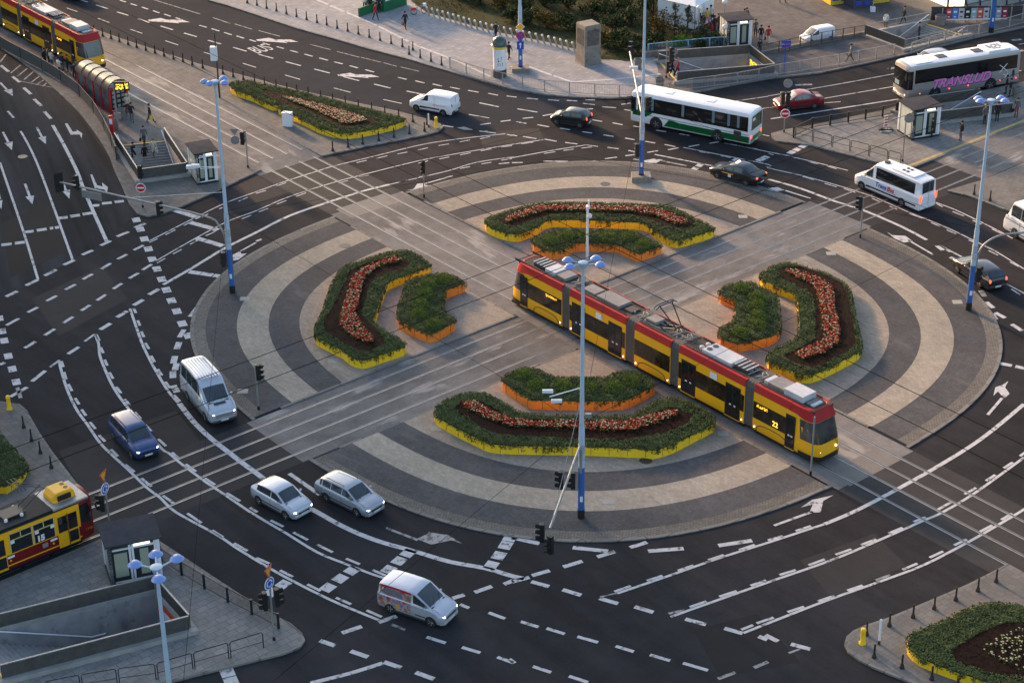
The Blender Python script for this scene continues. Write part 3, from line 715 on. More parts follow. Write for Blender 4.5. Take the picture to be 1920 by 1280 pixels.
class Body:
    """lofted road-vehicle body; stations (x, z0, half width, belt z, half width at roof, top z)"""
    def __init__(self, st, shoulder=.05):
        self.st = sorted(st, key=lambda s: -s[0]); self.sh = shoulder
    def sec(self, s):
        x, z0, w, zb, wt, zt = s
        dz = zt-zb
        h = [(w-.1, z0), (w, z0+.16), (w+.012, (z0+zb)*.5+.06), (w, zb-.05), (w-self.sh, zb), (wt+.03*min(1, dz), zt-.10*min(1, max(dz, .1))), (wt-.10, zt-.02), (wt*.4, zt+.008)]
        r = [(x, -y, z) for y, z in h]
        return r+[(x, y, z) for y, z in h[::-1]]
    def mesh(self):
        b = MB(); b.loft([self.sec(s) for s in self.st][::-1]); return b
    def at(self, x):
        st = self.st
        if x >= st[0][0]: return st[0]
        for a, c in zip(st, st[1:]):
            if a[0] >= x >= c[0]:
                t = (a[0]-x)/max(1e-6, a[0]-c[0]); return tuple(p+(q-p)*t for p, q in zip(a, c))
        return st[-1]
    def side(self, x, v, s, off=.012):
        q = self.sec(self.at(x)); n = len(q)//2
        p4, p5 = Vector(q[4]), Vector(q[5])
        p = p4+(p5-p4)*v
        nrm = Vector((0, -(p5.z-p4.z), -(p4.y-p5.y)*-1)) if False else Vector((0, -1, .25)).normalized()
        p = p+nrm*off
        return Vector((p.x, p.y*-s if s > 0 else p.y, p.z)) if s > 0 else p
    def side_glass(self, x0, x1, s, v0=.1, v1=.9, n=6, rake0=0.0, rake1=0.0):
        vs = []; b = MB()
        for i in range(n+1):
            t = i/n
            xb = x0+(x1-x0)*t; xt = (x0+rake0)+((x1+rake1)-(x0+rake0))*t
            vs += [self.side(xb, v0, s), self.side(xt, v1, s)]
        fs = []
        for i in range(n):
            f = (2*i, 2*i+2, 2*i+3, 2*i+1)
            fs.append(f if s > 0 else f[::-1])
        # give the pane a little depth
        k = len(vs); inn = [p+Vector((0, -.02*s, 0)) for p in vs]
        b.add(vs+inn, fs)
        return b
    def cross_glass(self, xa, xb, m0=.06, m1=.08, mside=.06, off=.014):
        """pane across the body between stations xa and xb (windscreen or rear window)"""
        vs = []; NX, NY = 4, 8; b = MB()
        for i in range(NX+1):
            u = m0+(1-m0-m1)*i/NX; x = xa+(xb-xa)*u
            q = self.sec(self.at(x)); top = [Vector(p) for p in q[5:11]]   # right edge .. left edge over the top
            ys = [p.y for p in top]
            for j in range(NY+1):
                t = mside+(1-2*mside)*j/NY
                y = ys[0]+(ys[-1]-ys[0])*t
                for a, c in zip(top, top[1:]):
                    if a.y-1e-6 <= y <= c.y+1e-6:
                        k = (y-a.y)/max(1e-6, c.y-a.y); p = a+(c-a)*k; break
                vs.append(p)
        nrm = (vs[NY//2+(NY+1)*2+1]-vs[NY//2+(NY+1)*2]).cross(vs[NY//2+(NY+1)*3]-vs[NY//2+(NY+1)*2]).normalized()
        if nrm.z < 0: nrm = -nrm
        vs = [p+nrm*off for p in vs]
        fs = []
        for i in range(NX):
            for j in range(NY):
                a = i*(NY+1)+j; f = (a, a+1, a+NY+2, a+NY+1)
                p, q, r = vs[f[0]], vs[f[1]], vs[f[2]]
                fs.append(f if (q-p).cross(r-p).dot(nrm) > 0 else f[::-1])
        b.add(vs, fs); return b

def wheel_mb(r, w):
    t = MB(); t.lathe([(r*.6, -w/2), (r*.93, -w/2), (r, -w*.32), (r, w*.32), (r*.93, w/2), (r*.6, w/2)], n=22, axis='y')
    k = MB(); k.lathe([(r*.6, -w*.42), (r*.56, -w*.46), (r*.2, -w*.36), (.02, -w*.38)], n=22, axis='y')
    k.lathe([(.02, w*.38), (r*.2, w*.36), (r*.56, w*.46), (r*.6, w*.42)], n=22, axis='y')
    for i in range(5):
        a = 2*PI*i/5
        for s in (-1, 1):
            k.tube([(math.cos(a)*r*.1, s*w*.42, math.sin(a)*r*.1), (math.cos(a)*r*.55, s*w*.47, math.sin(a)*r*.55)], r*.07, 5)
    h = MB()
    for i in range(5):
        a = 2*PI*(i+.5)/5
        for s in (-1, 1):
            q = [(math.cos(a+da)*rr*r, s*w*.47, math.sin(a+da)*rr*r) for rr, da in ((.25, -.3), (.52, -.38), (.52, .38), (.25, .3))]
            h.add(q, [(0, 1, 2, 3) if s < 0 else (3, 2, 1, 0)])
    return t, k, h
_wm = {}
def add_wheels(root, xs, tw, r, w=.2, rim=None, dual=()):
    key = (round(r, 3), w, (rim or M['rim']).name)
    for x in xs:
        for s in (-1, 1):
            y = s*(tw-w/2)
            if key not in _wm:
                t, k, h = wheel_mb(r, w)
                a = t.build('wheel', M['tyre'], root, 40); c = k.build('rim', rim or M['rim'], a, 40); e = h.build('rim_gap', M['black'], a)
                _wm[key] = (a.data, c.data, e.data)
            else:
                a = link('wheel', _wm[key][0], root); c = link('rim', _wm[key][1], a); e = link('rim_gap', _wm[key][2], a)
            a.location = (x, y, r)

def arches(root, xs, w, r, m):
    for x in xs:
        for s in (-1, 1):
            b = MB(); n = 16; R1 = r*1.13
            vs = [(x+math.cos(PI*i/n)*R1, s*(w+.016), max(.16, r+math.sin(PI*i/n)*R1)) for i in range(n+1)]
            vs = [(x+R1, s*(w+.016), .2)]+vs+[(x-R1, s*(w+.016), .2)]
            f = tuple(range(len(vs)))
            b.add(vs, [f if s < 0 else f[::-1]]); b.add([(p[0], p[1]-s*.03, p[2]) for p in vs], [f[::-1] if s < 0 else f])
            b.build('wheel_arch', M['black'], root)

def car(label, cat, name, L, W, Hh, pm, hood, ws, rs, trunk, belt, hz0, hz1, tz=None, wr=.31, fx=None, rx=None, roofw=.76, glass=None,
        pillars=(), sidex=None, lights_on=True, tail_on=False, lower=None, rails=False, rim=None, panel=False, mirror=True, group=None, rear_glass=True, z0=.2, wtop=.07):
    root = thing(name, label, cat, group=group)
    w = W/2; xf = L/2; tz = tz or belt
    cowl = xf-hood; rf = cowl-ws; xr = -xf+trunk; re = xr+rs
    rw = w*roofw
    st = [(xf, .34, w*.70, hz0-.14, w*.62, hz0-.08), (xf-.05, .26, w*.82, hz0-.04, w*.70, hz0+.02), (xf-.22, z0, w*.95, hz0+.03, w*.8, hz0+.09),
          (xf-.22-(hood-.22)*.5, z0-.02, w*.99, (hz0+hz1)/2+.02, w*.82, (hz0+hz1)/2+.1), (cowl, z0-.02, w, belt-.02, w*.84, hz1),
          (rf, z0-.02, w, belt, rw, Hh-.04), (rf-.5, z0-.02, w, belt+.01, rw, Hh), ((rf+re)/2, z0-.02, w, belt+.015, rw, Hh), (re+.4, z0-.02, w, belt+.02, rw*.99, Hh-.03), (re, z0-.02, w*.995, belt+.03, rw*.97, Hh-.09)]
    if trunk > .25:
        st += [(xr, z0-.02, w*.985, tz, w*.78, tz+.06), (-xf+.18, z0, w*.95, tz-.03, w*.76, tz+.02), (-xf, z0+.1, w*.86, tz-.16, w*.7, tz-.1)]
    else:
        st += [(xr+.04, z0-.02, w*.97, tz, w*.8, tz+.06), (-xf+.03, z0+.06, w*.93, tz-.1, w*.76, tz-.04), (-xf, z0+.12, w*.88, tz-.3, w*.72, tz-.26)]
    B = Body(st)
    bd = B.mesh().build('body', pm, root, 42, recalc=True)
    glass = glass or M['glass_car']
    B.cross_glass(cowl, rf, .05, wtop, .06).build('windscreen', glass, root, 30)
    if rear_glass:
        B.cross_glass(re, xr if trunk > .25 else xr+.04, .1, .12 if trunk > .25 else .1, .1).build('rear_window', glass, root, 30)
    sx0, sx1 = sidex or (cowl-.12, re-.02)
    cuts = [sx0]+list(pillars)+[sx1]
    for s in (-1, 1):
        for i, (a, c) in enumerate(zip(cuts, cuts[1:])):
            B.side_glass(a-.035, c+.035, s).build('side_window', glass, root, 30)
        # door seams and handles
        k = MB()
        for i, xc in enumerate(pillars):
            if xc > re: k.bx(xc-.01, xc+.01, s*(w+.010)-.004, s*(w+.010)+.006, z0+.15, belt-.08)
        k.bx(sx0-.1, sx1+.2, s*(w+.012)-.006, s*(w+.012)+.008, .46, .52)
        k.build('door_seam', M['dark'], root)
        for xc in list(pillars)[:2]:
            k = MB(); k.bx(xc+.08, xc+.24, s*(w+.02)-.012, s*(w+.02)+.012, belt-.17, belt-.14); k.build('door_handle', pm, root)
        k = MB(); xm = cowl-.42
        if mirror:
            k.ball((xm, s*(w+.1), belt+.06), .1, 8, 5, sx=.7, sy=1.0, sz=.8); k.build('door_mirror', pm, root, 50)
        # lamps
        k = MB(); k.ball((xf-.14, s*w*.68, hz0-.09), .16, 10, 6, sx=.85, sy=1.05, sz=.62)
        k.build('headlight', M['headlight'] if lights_on else M['headglass'], root, 50)
        k = MB(); k.ball((-xf+.07, s*w*.80, tz-.14), .15, 8, 6, sx=.65, sy=.7, sz=1.1 if trunk < .25 else .6)
        k.build('tail_light', M['tail_lit'] if tail_on else M['tail'], root, 50)
        if rails:
            k = MB(); k.tube([(rf-.3, s*(rw-.08), Hh-.0), (rf-.4, s*(rw-.07), Hh+.06), (re+.3, s*(rw-.08), Hh+.05), (re+.2, s*(rw-.09), Hh-.03)], .022, 6); k.build('roof_rail', M['dark'], root, 50)
    k = MB()
    for s in (-1, 1):
        pts = [B.sec(B.at(x))[13 if s > 0 else 2+0] for x in ()]
        pts = []
        for j in range(6):
            x = cowl+.05+(hood-.4)*j/5; q = B.sec(B.at(x)); p5 = Vector(q[5]); pts.append((p5.x, s*abs(p5.y)*.98, p5.z+.004))
        k.tube(pts, .008, 4)
    k.build('bonnet_seam', M['dark'], root)
    k = MB(); q = B.sec(B.at(cowl)); zc = Vector(q[6]).z
    k.bx(cowl-.03, cowl+.10, -w*.72, w*.72, zc-.01, zc+.012); k.build('cowl', M['black'], root)
    for yy in (-.35, .2):
        k = MB(); k.tube([(cowl+.02, yy, zc+.03), (cowl-ws*.35, yy+.42, zc+(Hh-hz1)*.35+.045)], .012, 4); k.build('wiper', M['black'], root)
    for s in (-1, 1):
        k = MB(); k.bx(rx-.2 if rx else -xf+.9, (fx or xf-.9)-.4, s*(w-.0)-.02, s*(w-.0)+.01, .2, .3); k.build('sill', M['dark'], root)
    # bumpers, grille, plates
    k = MB(); k.bx(xf-.12, xf+.015, -w*.5, w*.5, hz0-.28, hz0-.16); k.build('grille', M['black'], root, bevel=.015)
    k = MB(); k.loft([[(xf-.25, y*.99, z) for y, z in ((-w*.93, .2), (w*.93, .2), (w*.93, .42), (-w*.93, .42))], [(xf+.02, y, z) for y, z in ((-w*.74, .24), (w*.74, .24), (w*.74, .42), (-w*.74, .42))]]); k.build('front_bumper', lower or pm, root, bevel=.03, recalc=True)
    k = MB(); k.loft([[(-xf+.2, y*.99, z) for y, z in ((-w*.95, .24), (w*.95, .24), (w*.95, .5), (-w*.95, .5))], [(-xf-.04, y, z) for y, z in ((-w*.84, .28), (w*.84, .28), (w*.84, .48), (-w*.84, .48))]]); k.build('rear_bumper', lower or pm, root, bevel=.03, recalc=True)
    for x in (xf+.03, -xf-.05):
        k = MB(); k.bx(x-.01, x+.01, -.26, .26, .36, .47); k.build('number_plate', M['plate'], root)
    fx = xf-.82 if fx is None else fx; rx = -xf+.75 if rx is None else rx
    arches(root, (fx, rx), w, wr, pm)
    add_wheels(root, (fx, rx), w+.03, wr, .2, rim)
    root['wb'] = 0.0
    return root, (fx, rx, w, B)

def place(root, info, front_px, rear_px, s, z=0.0):
    """front_px/rear_px: contact points of the wheels on side s (+1 its left, -1 its right)"""
    fx, rx, w = info[:3]
    a, c = G(*front_px, z), G(*rear_px, z)
    d = (a-c).normalized(); n = Vector((-d.y, d.x, 0))
    mid = (a+c)/2-d*((fx+rx)/2)-n*s*(w-.02)
    root.location = (mid.x, mid.y, z); root.rotation_euler = (0, 0, math.atan2(d.y, d.x))

o, i = car('silver hatchback with lit headlights driving beside the silver estate', 'car', 'hatchback', 4.0, 1.74, 1.46, PS, .95, .75, .55, .06, .93, .72, .93, 1.0, fx=1.26, rx=-1.2, pillars=(-.1,))
place(o, i, (537, 974), (485, 945), -1)
o, i = car('silver estate car with black roof rails driving closest to the island kerb', 'car', 'estate_car', 4.55, 1.74, 1.5, PS2, 1.05, .8, .4, .06, .95, .74, .95, 1.0, fx=1.4, rx=-1.22, pillars=(.1, -.85, -1.6), rails=True)
place(o, i, (671, 969), (610.5, 939), -1)
o, i = car('dark blue estate car with lit headlights following the lane west of the island', 'car', 'estate_car', 4.5, 1.75, 1.62, PBL, 1.0, .75, .25, .06, 1.0, .8, 1.0, 1.05, fx=1.45, rx=-1.4, pillars=(.15, -.75, -1.5), rails=True, lower=M['black'])
place(o, i, (248, 860), (213, 822), -1)
o, i = car('small black hatchback with a lit red tail lamp', 'car', 'hatchback', 3.45, 1.58, 1.45, PB, .72, .7, .45, .06, .92, .72, .92, 1.0, fx=1.12, rx=-1.08, pillars=(-.2,), tail_on=True)
place(o, i, (1042, 234.5), (1087.5, 241), 1)
o, i = car('black taxi saloon with a roof sign driving along the far edge of the island', 'taxi', 'taxi', 4.6, 1.8, 1.52, PB, 1.15, .75, .6, .75, .95, .74, .95, 1.0, fx=1.45, rx=-1.3, pillars=(.0, -.9), tail_on=True, roofw=.76)
k = MB(); k.bx(-.1, .1, -.28, .28, 1.47, 1.6); k.build('roof_sign', M['lit'], o, bevel=.02)
k = MB()
k.bx(-.1, 1.0, .93, .935, .72, .8); k.bx(-.1, 1.0, -.935, -.93, .72, .8); k.build('side_stripe', M['sign_yellow'], o)
k = MB(); k.bx(.1, .38, .936, .942, .45, .7); k.bx(.1, .38, -.942, -.936, .45, .7); k.build('door_sticker', M['white'], o)
place(o, i, (1344, 335), (1398, 349.5), 1)
o, i = car('dark red saloon waiting behind the no entry sign', 'car', 'saloon_car', 4.35, 1.72, 1.5, PR, 1.1, .75, .6, .65, .95, .74, .95, 1.0, fx=1.35, rx=-1.2, pillars=(.0, -.85), roofw=.76)
place(o, i, (1479, 209.5), (1524, 204.5), 1)
o, i = car('black estate car with glowing tail lamps behind the blue mast', 'car', 'estate_car', 4.7, 1.78, 1.45, PC, 1.2, .85, .5, .06, .95, .74, .95, 1.0, fx=1.5, rx=-1.27, pillars=(.05, -.85, -1.6), tail_on=True, roofw=.72)
place(o, i, (1792.5, 509.5), (1837, 540), 1)
o, i = car('grey car almost hidden behind the long coach', 'car', 'hatchback', 4.3, 1.75, 1.46, PS2, 1.0, .75, .45, .06, .93, .72, .93, 1.0, fx=1.3, rx=-1.22, pillars=(.02, -.95), lights_on=False)
place(o, i, (1736, 133), (1772, 125), 1)
o, i = car('dark car on the outer lane at the top edge of the road', 'car', 'hatchback', 4.2, 1.75, 1.46, PC, 1.0, .75, .45, .06, .93, .72, .93, 1.0, fx=1.3, rx=-1.22, pillars=(.02, -.95), lights_on=False)
place(o, i, (106, -6), (131, 1), 1)

# small vans
o, i = car('small white panel van with a low black side strip heading up the avenue', 'van', 'panel_van', 4.4, 1.81, 1.82, PW, .85, 1.0, .12, .05, 1.08, .82, 1.08, 1.15, fx=1.38, rx=-1.35, wr=.31, roofw=.84, sidex=(1.2, .15), pillars=(), rear_glass=False, lower=M['dark'], lights_on=False)
for s in (-1, 1):
    k = MB(); k.bx(-1.0, 1.0, s*.93-.01, s*.93+.01, .5, .62); k.build('side_strip', M['black'], o)
    k = MB(); k.bx(-1.6, -.3, s*.925-.004, s*.925+.004, .9, .93); k.build('lettering', M['sign_red'], o)
    k = MB(); k.bx(-.5, -.48, s*.93-.006, s*.93+.006, .5, 1.65); k.build('door_seam', M['grey'], o)
k = MB(); k.bx(-2.16, -2.14, -.01, .01, .45, 1.6); k.build('door_seam', M['grey'], o)
k = MB(); k.cyl((.2, 0, 1.83), (.05, 0, 2.1), .012); k.build('aerial', M['black'], o)
place(o, i, (783, 209), (829, 217.5), 1)
o, i = car('silver compact van with a coloured picture wrap on its rear side', 'van', 'compact_van', 4.4, 1.8, 1.83, PS, .9, .95, .12, .05, 1.08, .82, 1.08, 1.15, fx=1.4, rx=-1.28, wr=.32, roofw=.86, sidex=(1.15, .2), pillars=(), rear_glass=True)
wrapm = mat('picture_wrap', (.4, .4, .4), .35)
nt_ = wrapm.node_tree; tcn = nt_.nodes.new('ShaderNodeTexCoord'); nz = nt_.nodes.new('ShaderNodeTexNoise'); nz.inputs['Scale'].default_value = 2.0; nz.inputs['Detail'].default_value = 2
cr = nt_.nodes.new('ShaderNodeValToRGB'); cr.color_ramp.interpolation = 'EASE'
while len(cr.color_ramp.elements) < 5: cr.color_ramp.elements.new(.5)
for e, (p, c) in zip(cr.color_ramp.elements, ((.3, (.35, .02, .03)), (.42, (.3, .16, .1)), (.5, (.35, .33, .36)), (.58, (.22, .1, .3)), (.68, (.5, .3, .05)))):
    e.position = p; e.color = (*c, 1)
nt_.links.new(tcn.outputs['Object'], nz.inputs['Vector']); nt_.links.new(nz.outputs['Fac'], cr.inputs['Fac']); nt_.links.new(cr.outputs['Color'], nt_.nodes['Principled BSDF'].inputs['Base Color'])
for s in (-1, 1):
    k = MB(); k.bx(-2.05, .1, s*.917-.008, s*.917+.008, .42, 1.06)
    pts = [i[3].side(x, v, s, .008) for x in (-1.95, -1.4, -.8, -.2, .1) for v in (.02, .86)]
    k.add(pts, [((2*j, 2*j+2, 2*j+3, 2*j+1) if s > 0 else (2*j+1, 2*j+3, 2*j+2, 2*j)) for j in range(4)])
    k.build('picture_panel', wrapm, o)
    k = MB(); pts = [i[3].side(x, v, s, .016) for x in (-1.95, -1.0, .1) for v in (.8, 1.0)]
    k.add(pts, [((2*j, 2*j+2, 2*j+3, 2*j+1) if s > 0 else (2*j+1, 2*j+3, 2*j+2, 2*j)) for j in range(2)]); k.build('red_band', M['red'], o)
    k = MB(); pts = [i[3].side(x, v, s, .018) for x, v in ((-1.75, .14), (-.5, .14), (-.5, .74), (-1.7, .74))]
    k.add(pts, [(0, 1, 2, 3) if s > 0 else (3, 2, 1, 0)]); k.build('side_window', mat('wrapped_window', (.16, .15, .17), .25), o)
place(o, i, (810.5, 1175), (730, 1147), -1)

# large vans and minibuses
o, i = car('silver high roof minibus with lit headlights close to the kerb of the island', 'minibus', 'minibus', 5.6, 1.98, 2.5, PS, 1.0, 1.25, .08, .05, 1.35, .95, 1.3, 1.4, fx=1.75, rx=-1.45, wr=.34, roofw=.82, pillars=(.55, -.5, -1.5), sidex=(1.55, -2.5), lower=M['dark'], wtop=.36)
k = MB()
for y in (-.6, -.4, -.2, 0, .2, .4, .6): k.bx(-2.4, .7, y-.03, y+.03, 2.48, 2.535)
k.build('roof_rib', PS, o, bevel=.012)
k = MB(); k.bx(1.95, 2.2, -.4, .4, 1.26, 1.285); k.build('bonnet_vent', M['black'], o)
k = MB(); k.bx(2.68, 2.82, -.6, .6, .62, .86); k.build('grille', M['grey'], o, bevel=.02)
place(o, i, (389, 794), (349, 746), -1)
o, i = car('white long minibus with dark windows and blue and red lettering', 'minibus', 'minibus', 7.2, 1.99, 2.65, PW, .95, 1.3, .08, .05, 1.32, .95, 1.28, 1.4, fx=2.6, rx=-1.75, wr=.35, roofw=.86, pillars=(), sidex=(2.45, 1.5), lower=M['white'], tail_on=True, lights_on=False, wtop=.3)
for s in (-1, 1):
    i[3].side_glass(1.2, -2.95, s, .1, .86, 10).build('side_window', M['glass'], o, 30)
    k = MB(); k.bx(-3.2, 2.1, s*1.0-.012, s*1.0+.022, .5, .62); k.build('side_strip', M['black'], o)
    r_ = (PI/2, 0, 0 if s < 0 else PI)
    text_obj('Trans', .52, M['sign_blue'], o, (.55 if s > 0 else .15, s*1.022, 1.0), r_, shear=.25, bold=.012)
    text_obj('Bus', .52, M['sign_red'], o, (-.5 if s > 0 else 1.15, s*1.022, 1.0), r_, shear=.25, bold=.012)
    k = MB(); k.bx(-1.1, .3, s*1.012-.005, s*1.012+.005, .74, .77); k.build('lettering', M['sign_blue'], o)
k = MB(); k.bx(-2.6, -.2, -.7, .7, 2.63, 2.74); k.build('roof_unit', M['white'], o, bevel=.05)
k = MB()
for x in (-1.5, -1.1):
    for y in (-.25, .25): k.lathe([(.0, 2.75), (.14, 2.75), (.14, 2.77), (0, 2.77)], (x, y, 0), 14)
k.build('roof_fan', M['black'], o)
k = MB(); k.lathe([(.0, 2.66), (.25, 2.66), (.25, 2.75), (0, 2.75)], (.9, 0, 0), 16); k.build('roof_hatch', M['black'], o)
for y in (-.93, .93):
    k = MB(); k.bx(-3.63, -3.57, y-.06, y+.06, .9, 1.45); k.build('tail_light', M['tail_lit'], o)
k = MB(); k.bx(-3.625, -3.6, -.008, .008, .5, 2.4); k.build('door_seam', M['grey'], o)
place(o, i, (1615, 355), (1690, 387), 1)
o, i = car('white van parked behind the dark railing on the plaza', 'van', 'panel_van', 4.8, 1.85, 1.95, PW, .85, 1.0, .12, .05, 1.12, .85, 1.1, 1.2, fx=1.5, rx=-1.5, wr=.32, roofw=.86, sidex=(1.3, .3), rear_glass=False, lights_on=False)
place(o, i, (1520, 86), (1563, 78), 1, KZ); o.scale = (.72, .72, .72)
o, i = car('white minibus with a black waist line entering beside the blue mast', 'minibus', 'minibus', 7.4, 2.2, 2.75, PW, .45, .6, .08, .05, 1.5, .95, 1.4, 1.5, fx=2.0, rx=-1.9, wr=.38, roofw=.86, pillars=(1.55, .3, -1.0, -2.2), sidex=(2.75, -3.3), lights_on=False)
for s in (-1, 1):
    k = MB(); k.bx(-3.4, 3.2, s*1.115-.01, s*1.115+.012, 1.2, 1.24); k.build('waist_line', M['black'], o)
k = MB(); k.bx(-1.6, .8, -.7, .7, 2.74, 2.9); k.build('roof_unit', M['white'], o, bevel=.06)
place(o, i, (1895, 441), (1971, 486), 1)

# ---- coaches
def coach(label, pm, L, W, Hh, winm, wx, wz, fx, rx, name='coach', roofm=None):
    root = thing(name, label, 'bus')
    w = W/2; xf = L/2
    def sec(x, k, top):
        h = [(w*k-.06, .32), (w*k, .42), (w*k, 1.1), (w*k-.01, wz[0]), (w*k-.05, top-.28), (w*k-.14, top-.08), (w*k-.4, top-.01), (.3, top+.02)]
        return [(x, -y, z) for y, z in h]+[(x, y, z) for y, z in h[::-1]]
    b = MB()
    xs = [(xf-.0, .88, Hh-.22), (xf-.06, .94, Hh-.12), (xf-.3, .985, Hh-.04), (xf-.7, 1, Hh), (0, 1, Hh), (-xf+.5, 1, Hh), (-xf+.15, .985, Hh-.06), (-xf, .93, Hh-.2)]
    b.loft([sec(*q) for q in xs][::-1]); b.build('body', pm, root, 40, recalc=True)
    if roofm:
        b = MB()
        def rs(x, k, top):
            h = [(w*k-.135, top-.075), (w*k-.4, top+.0), (.3, top+.03)]
            return [(x, -y, z) for y, z in h]+[(x, y, z) for y, z in h[::-1]]
        b.loft([rs(*q) for q in xs[2:7]][::-1], close=False, caps=False); b.build('roof', roofm, root, 40)
    for s in (-1, 1):
        n = len(wx)
        for a, c in wx:
            k = MB(); y0 = s*(w+.0); 
            q = [(a, s*(w+.012), wz[0]), (c, s*(w+.012), wz[0]), (c, s*(w-.035), wz[1]), (a, s*(w-.035), wz[1])]
            k.add(q+[(p[0], p[1]-s*.02, p[2]) for p in q], [(0, 1, 2, 3) if s > 0 else (3, 2, 1, 0)][:1] if False else ([(3, 2, 1, 0)] if s > 0 else [(0, 1, 2, 3)]))
            if a > c: pass
            k.build('side_window', winm, root, recalc=False)
        k = MB(); k.tube([(xf-.25, s*(w-.15), Hh-.5), (xf+.3, s*(w+.12), Hh-.6), (xf+.32, s*(w+.14), Hh-.75)], .03); k.bx(xf+.27, xf+.36, s*(w+.05)-.0, s*(w+.05)+s*.2, Hh-1.2, Hh-.75) if s > 0 else k.bx(xf+.27, xf+.36, s*(w+.05)+s*.2, s*(w+.05), Hh-1.2, Hh-.75)
        k.build('mirror', M['black'], root)
    # windscreen wraps the nose
    k = MB(); vs = []
    for z in (1.2, 2.0, Hh-.52):
        for y, x in ((-w-.014, xf-.55), (-w*.985-.014, xf-.28), (-w*.94-.014, xf-.05), (-w*.87, xf+.016), (0, xf+.03), (w*.87, xf+.016), (w*.94+.014, xf-.05), (w*.985+.014, xf-.28), (w+.014, xf-.55)):
            vs.append((x, y, z))
    k.add(vs, [(r*9+j, r*9+j+1, (r+1)*9+j+1, (r+1)*9+j) for r in range(2) for j in range(8)]); k.build('windscreen', M['glass'], root, 40)
    k = MB(); k.add([(-xf-.014, w*.84, 1.5), (-xf-.014, -w*.84, 1.5), (-xf-.014, -w*.78, Hh-.36), (-xf-.014, w*.78, Hh-.36)], [(0, 1, 2, 3)]); k.build('rear_window', flat_mat('green_tinted_glass', (.02, .06, .045), .08), root)
    for s in (-1, 1):
        k = MB(); k.ball((xf-.1, s*w*.72, .68), .16, 10, 6, sx=.7, sy=1.3); k.build('headlight', M['headlight'], root, 40)
        k = MB(); k.bx(-xf-.03, -xf+.04, s*w*.8-.09, s*w*.8+.09, .75, 1.05); k.build('tail_light', M['tail_lit'], root, bevel=.02)
    k = MB(); k.bx(xf-.05, xf+.06, -w*.8, w*.8, .34, .56); k.build('front_bumper', pm, root, bevel=.04)
    k = MB(); k.bx(-xf-.06, -xf+.1, -w*.9, w*.9, .34, .56); k.build('rear_bumper', M['grey'], root, bevel=.04)
    for x in (xf+.07, -xf-.07):
        k = MB(); k.bx(x-.01, x+.01, -.26, .26, .4, .51); k.build('number_plate', M['plate'], root)
    for x in (fx, rx):
        for s in (-1, 1):
            k = MB(); n = 16; R1 = .62
            vs = [(x+R1, s*(w+.006), .33)]+[(x+math.cos(PI*j/n)*R1, s*(w+.006), .5+math.sin(PI*j/n)*R1) for j in range(n+1)]+[(x-R1, s*(w+.006), .33)]
            f = tuple(range(len(vs))); k.add(vs, [f if s < 0 else f[::-1]]); k.build('wheel_arch', M['black'], root)
    add_wheels(root, (fx, rx), w+.04, .5, .3, M['rim'])
    return root, (fx, rx, w)
wins = []
x = 4.9
for l in (1.55, 1.55, 1.4, 1.45, 1.45, 1.45, .9):
    wins.append((x, x-l+.06)); x -= l
green = paint('green_bus_paint', (.008, .19, .055), .35)
busw = paint('white_bus_paint', (.74, .76, .78), .35)
o, i = coach('white and green coach with curtained windows passing behind the tall mast', busw, 11.5, 2.5, 3.1, M['glass'], wins, (1.45, 2.7), 3.2, -2.7, roofm=busw)
for s in (-1, 1):
    k = MB(); k.add([(5.0, s*1.2525, 1.42), (-5.5, s*1.2525, 1.42), (-5.5, s*1.217, 2.72), (5.0, s*1.217, 2.72)], [(0, 1, 2, 3) if s > 0 else (3, 2, 1, 0)]); k.build('window_band', flat_mat('black_glazing', (.01, .01, .011), .12), o)
    k = MB(); y = s*1.258
    for q in ([(5.3, .45), (3.95, .45), (3.95, .45)], [(5.5, .95), (5.5, 1.46), (3.5, 1.46), (4.2, .95)], [(2.45, .42), (-5.65, .42), (-5.65, .98), (-3.4, .98), (-3.3, .98), (1.0, .98), (1.6, 1.07), (2.0, 1.07)]):
        if len(q) < 4: continue
        f = tuple(range(len(q)))
        k.add([(a, y, z) for a, z in q], [f if s < 0 else f[::-1]])
        k.add([(a, y, z) for a, z in q], [f[::-1] if s < 0 else f])
    k.build('green_panel', green, o)
    k = MB(); k.bx(-5.6, 5.4, y-.004, y+.004, 1.1, 1.14); k.build('waist_line', M['black'], o)
    k = MB(); k.bx(-4.9, -4.2, y-.004, y+.006, .75, 1.35); k.build('grille', M['dark'], o)
    for j, (a, c) in enumerate(wins):
        if j in (0, 2, 4, 5, 6):
            k = MB(); xx = c+.12
            k.bx(xx-.04, xx+.2, s*1.235-.004, s*1.235+.02, 1.6, 2.7); k.build('curtain', flat_mat('blue_curtain', (.14, .2, .23), .9), o)
k = MB(); k.add([(-5.765, 1.1, .56), (-5.765, -1.1, .56), (-5.765, -1.1, .9), (-5.765, 1.1, .9)], [(0, 1, 2, 3)]); k.build('green_panel', green, o)
k = MB()
for x in (2.5, -1.5): k.bx(x-.35, x+.35, -.4, .4, 3.11, 3.17)
k.build('roof_hatch', M['white'], o, bevel=.03)
k = MB(); k.bx(-5.79, -5.76, .4, .9, 2.3, 2.55); k.build('sticker', M['white'], o)
place(o, i, (1230, 242), (1345, 265.5), 1)
silverb = paint('grey_bus_paint', (.34, .32, .315), .35, .3)
for_ = 0
wins2 = [(4.3, 3.5), (3.3, 1.9), (1.86, .5), (.46, -.9), (-.94, -2.3), (-2.34, -3.7), (-3.74, -5.2)]
o, i = coach('grey coach with a white roof and slanted pink lettering', silverb, 11.9, 2.5, 3.45, M['glass'], [], (1.75, 3.0), 3.0, -2.9, roofm=busw)
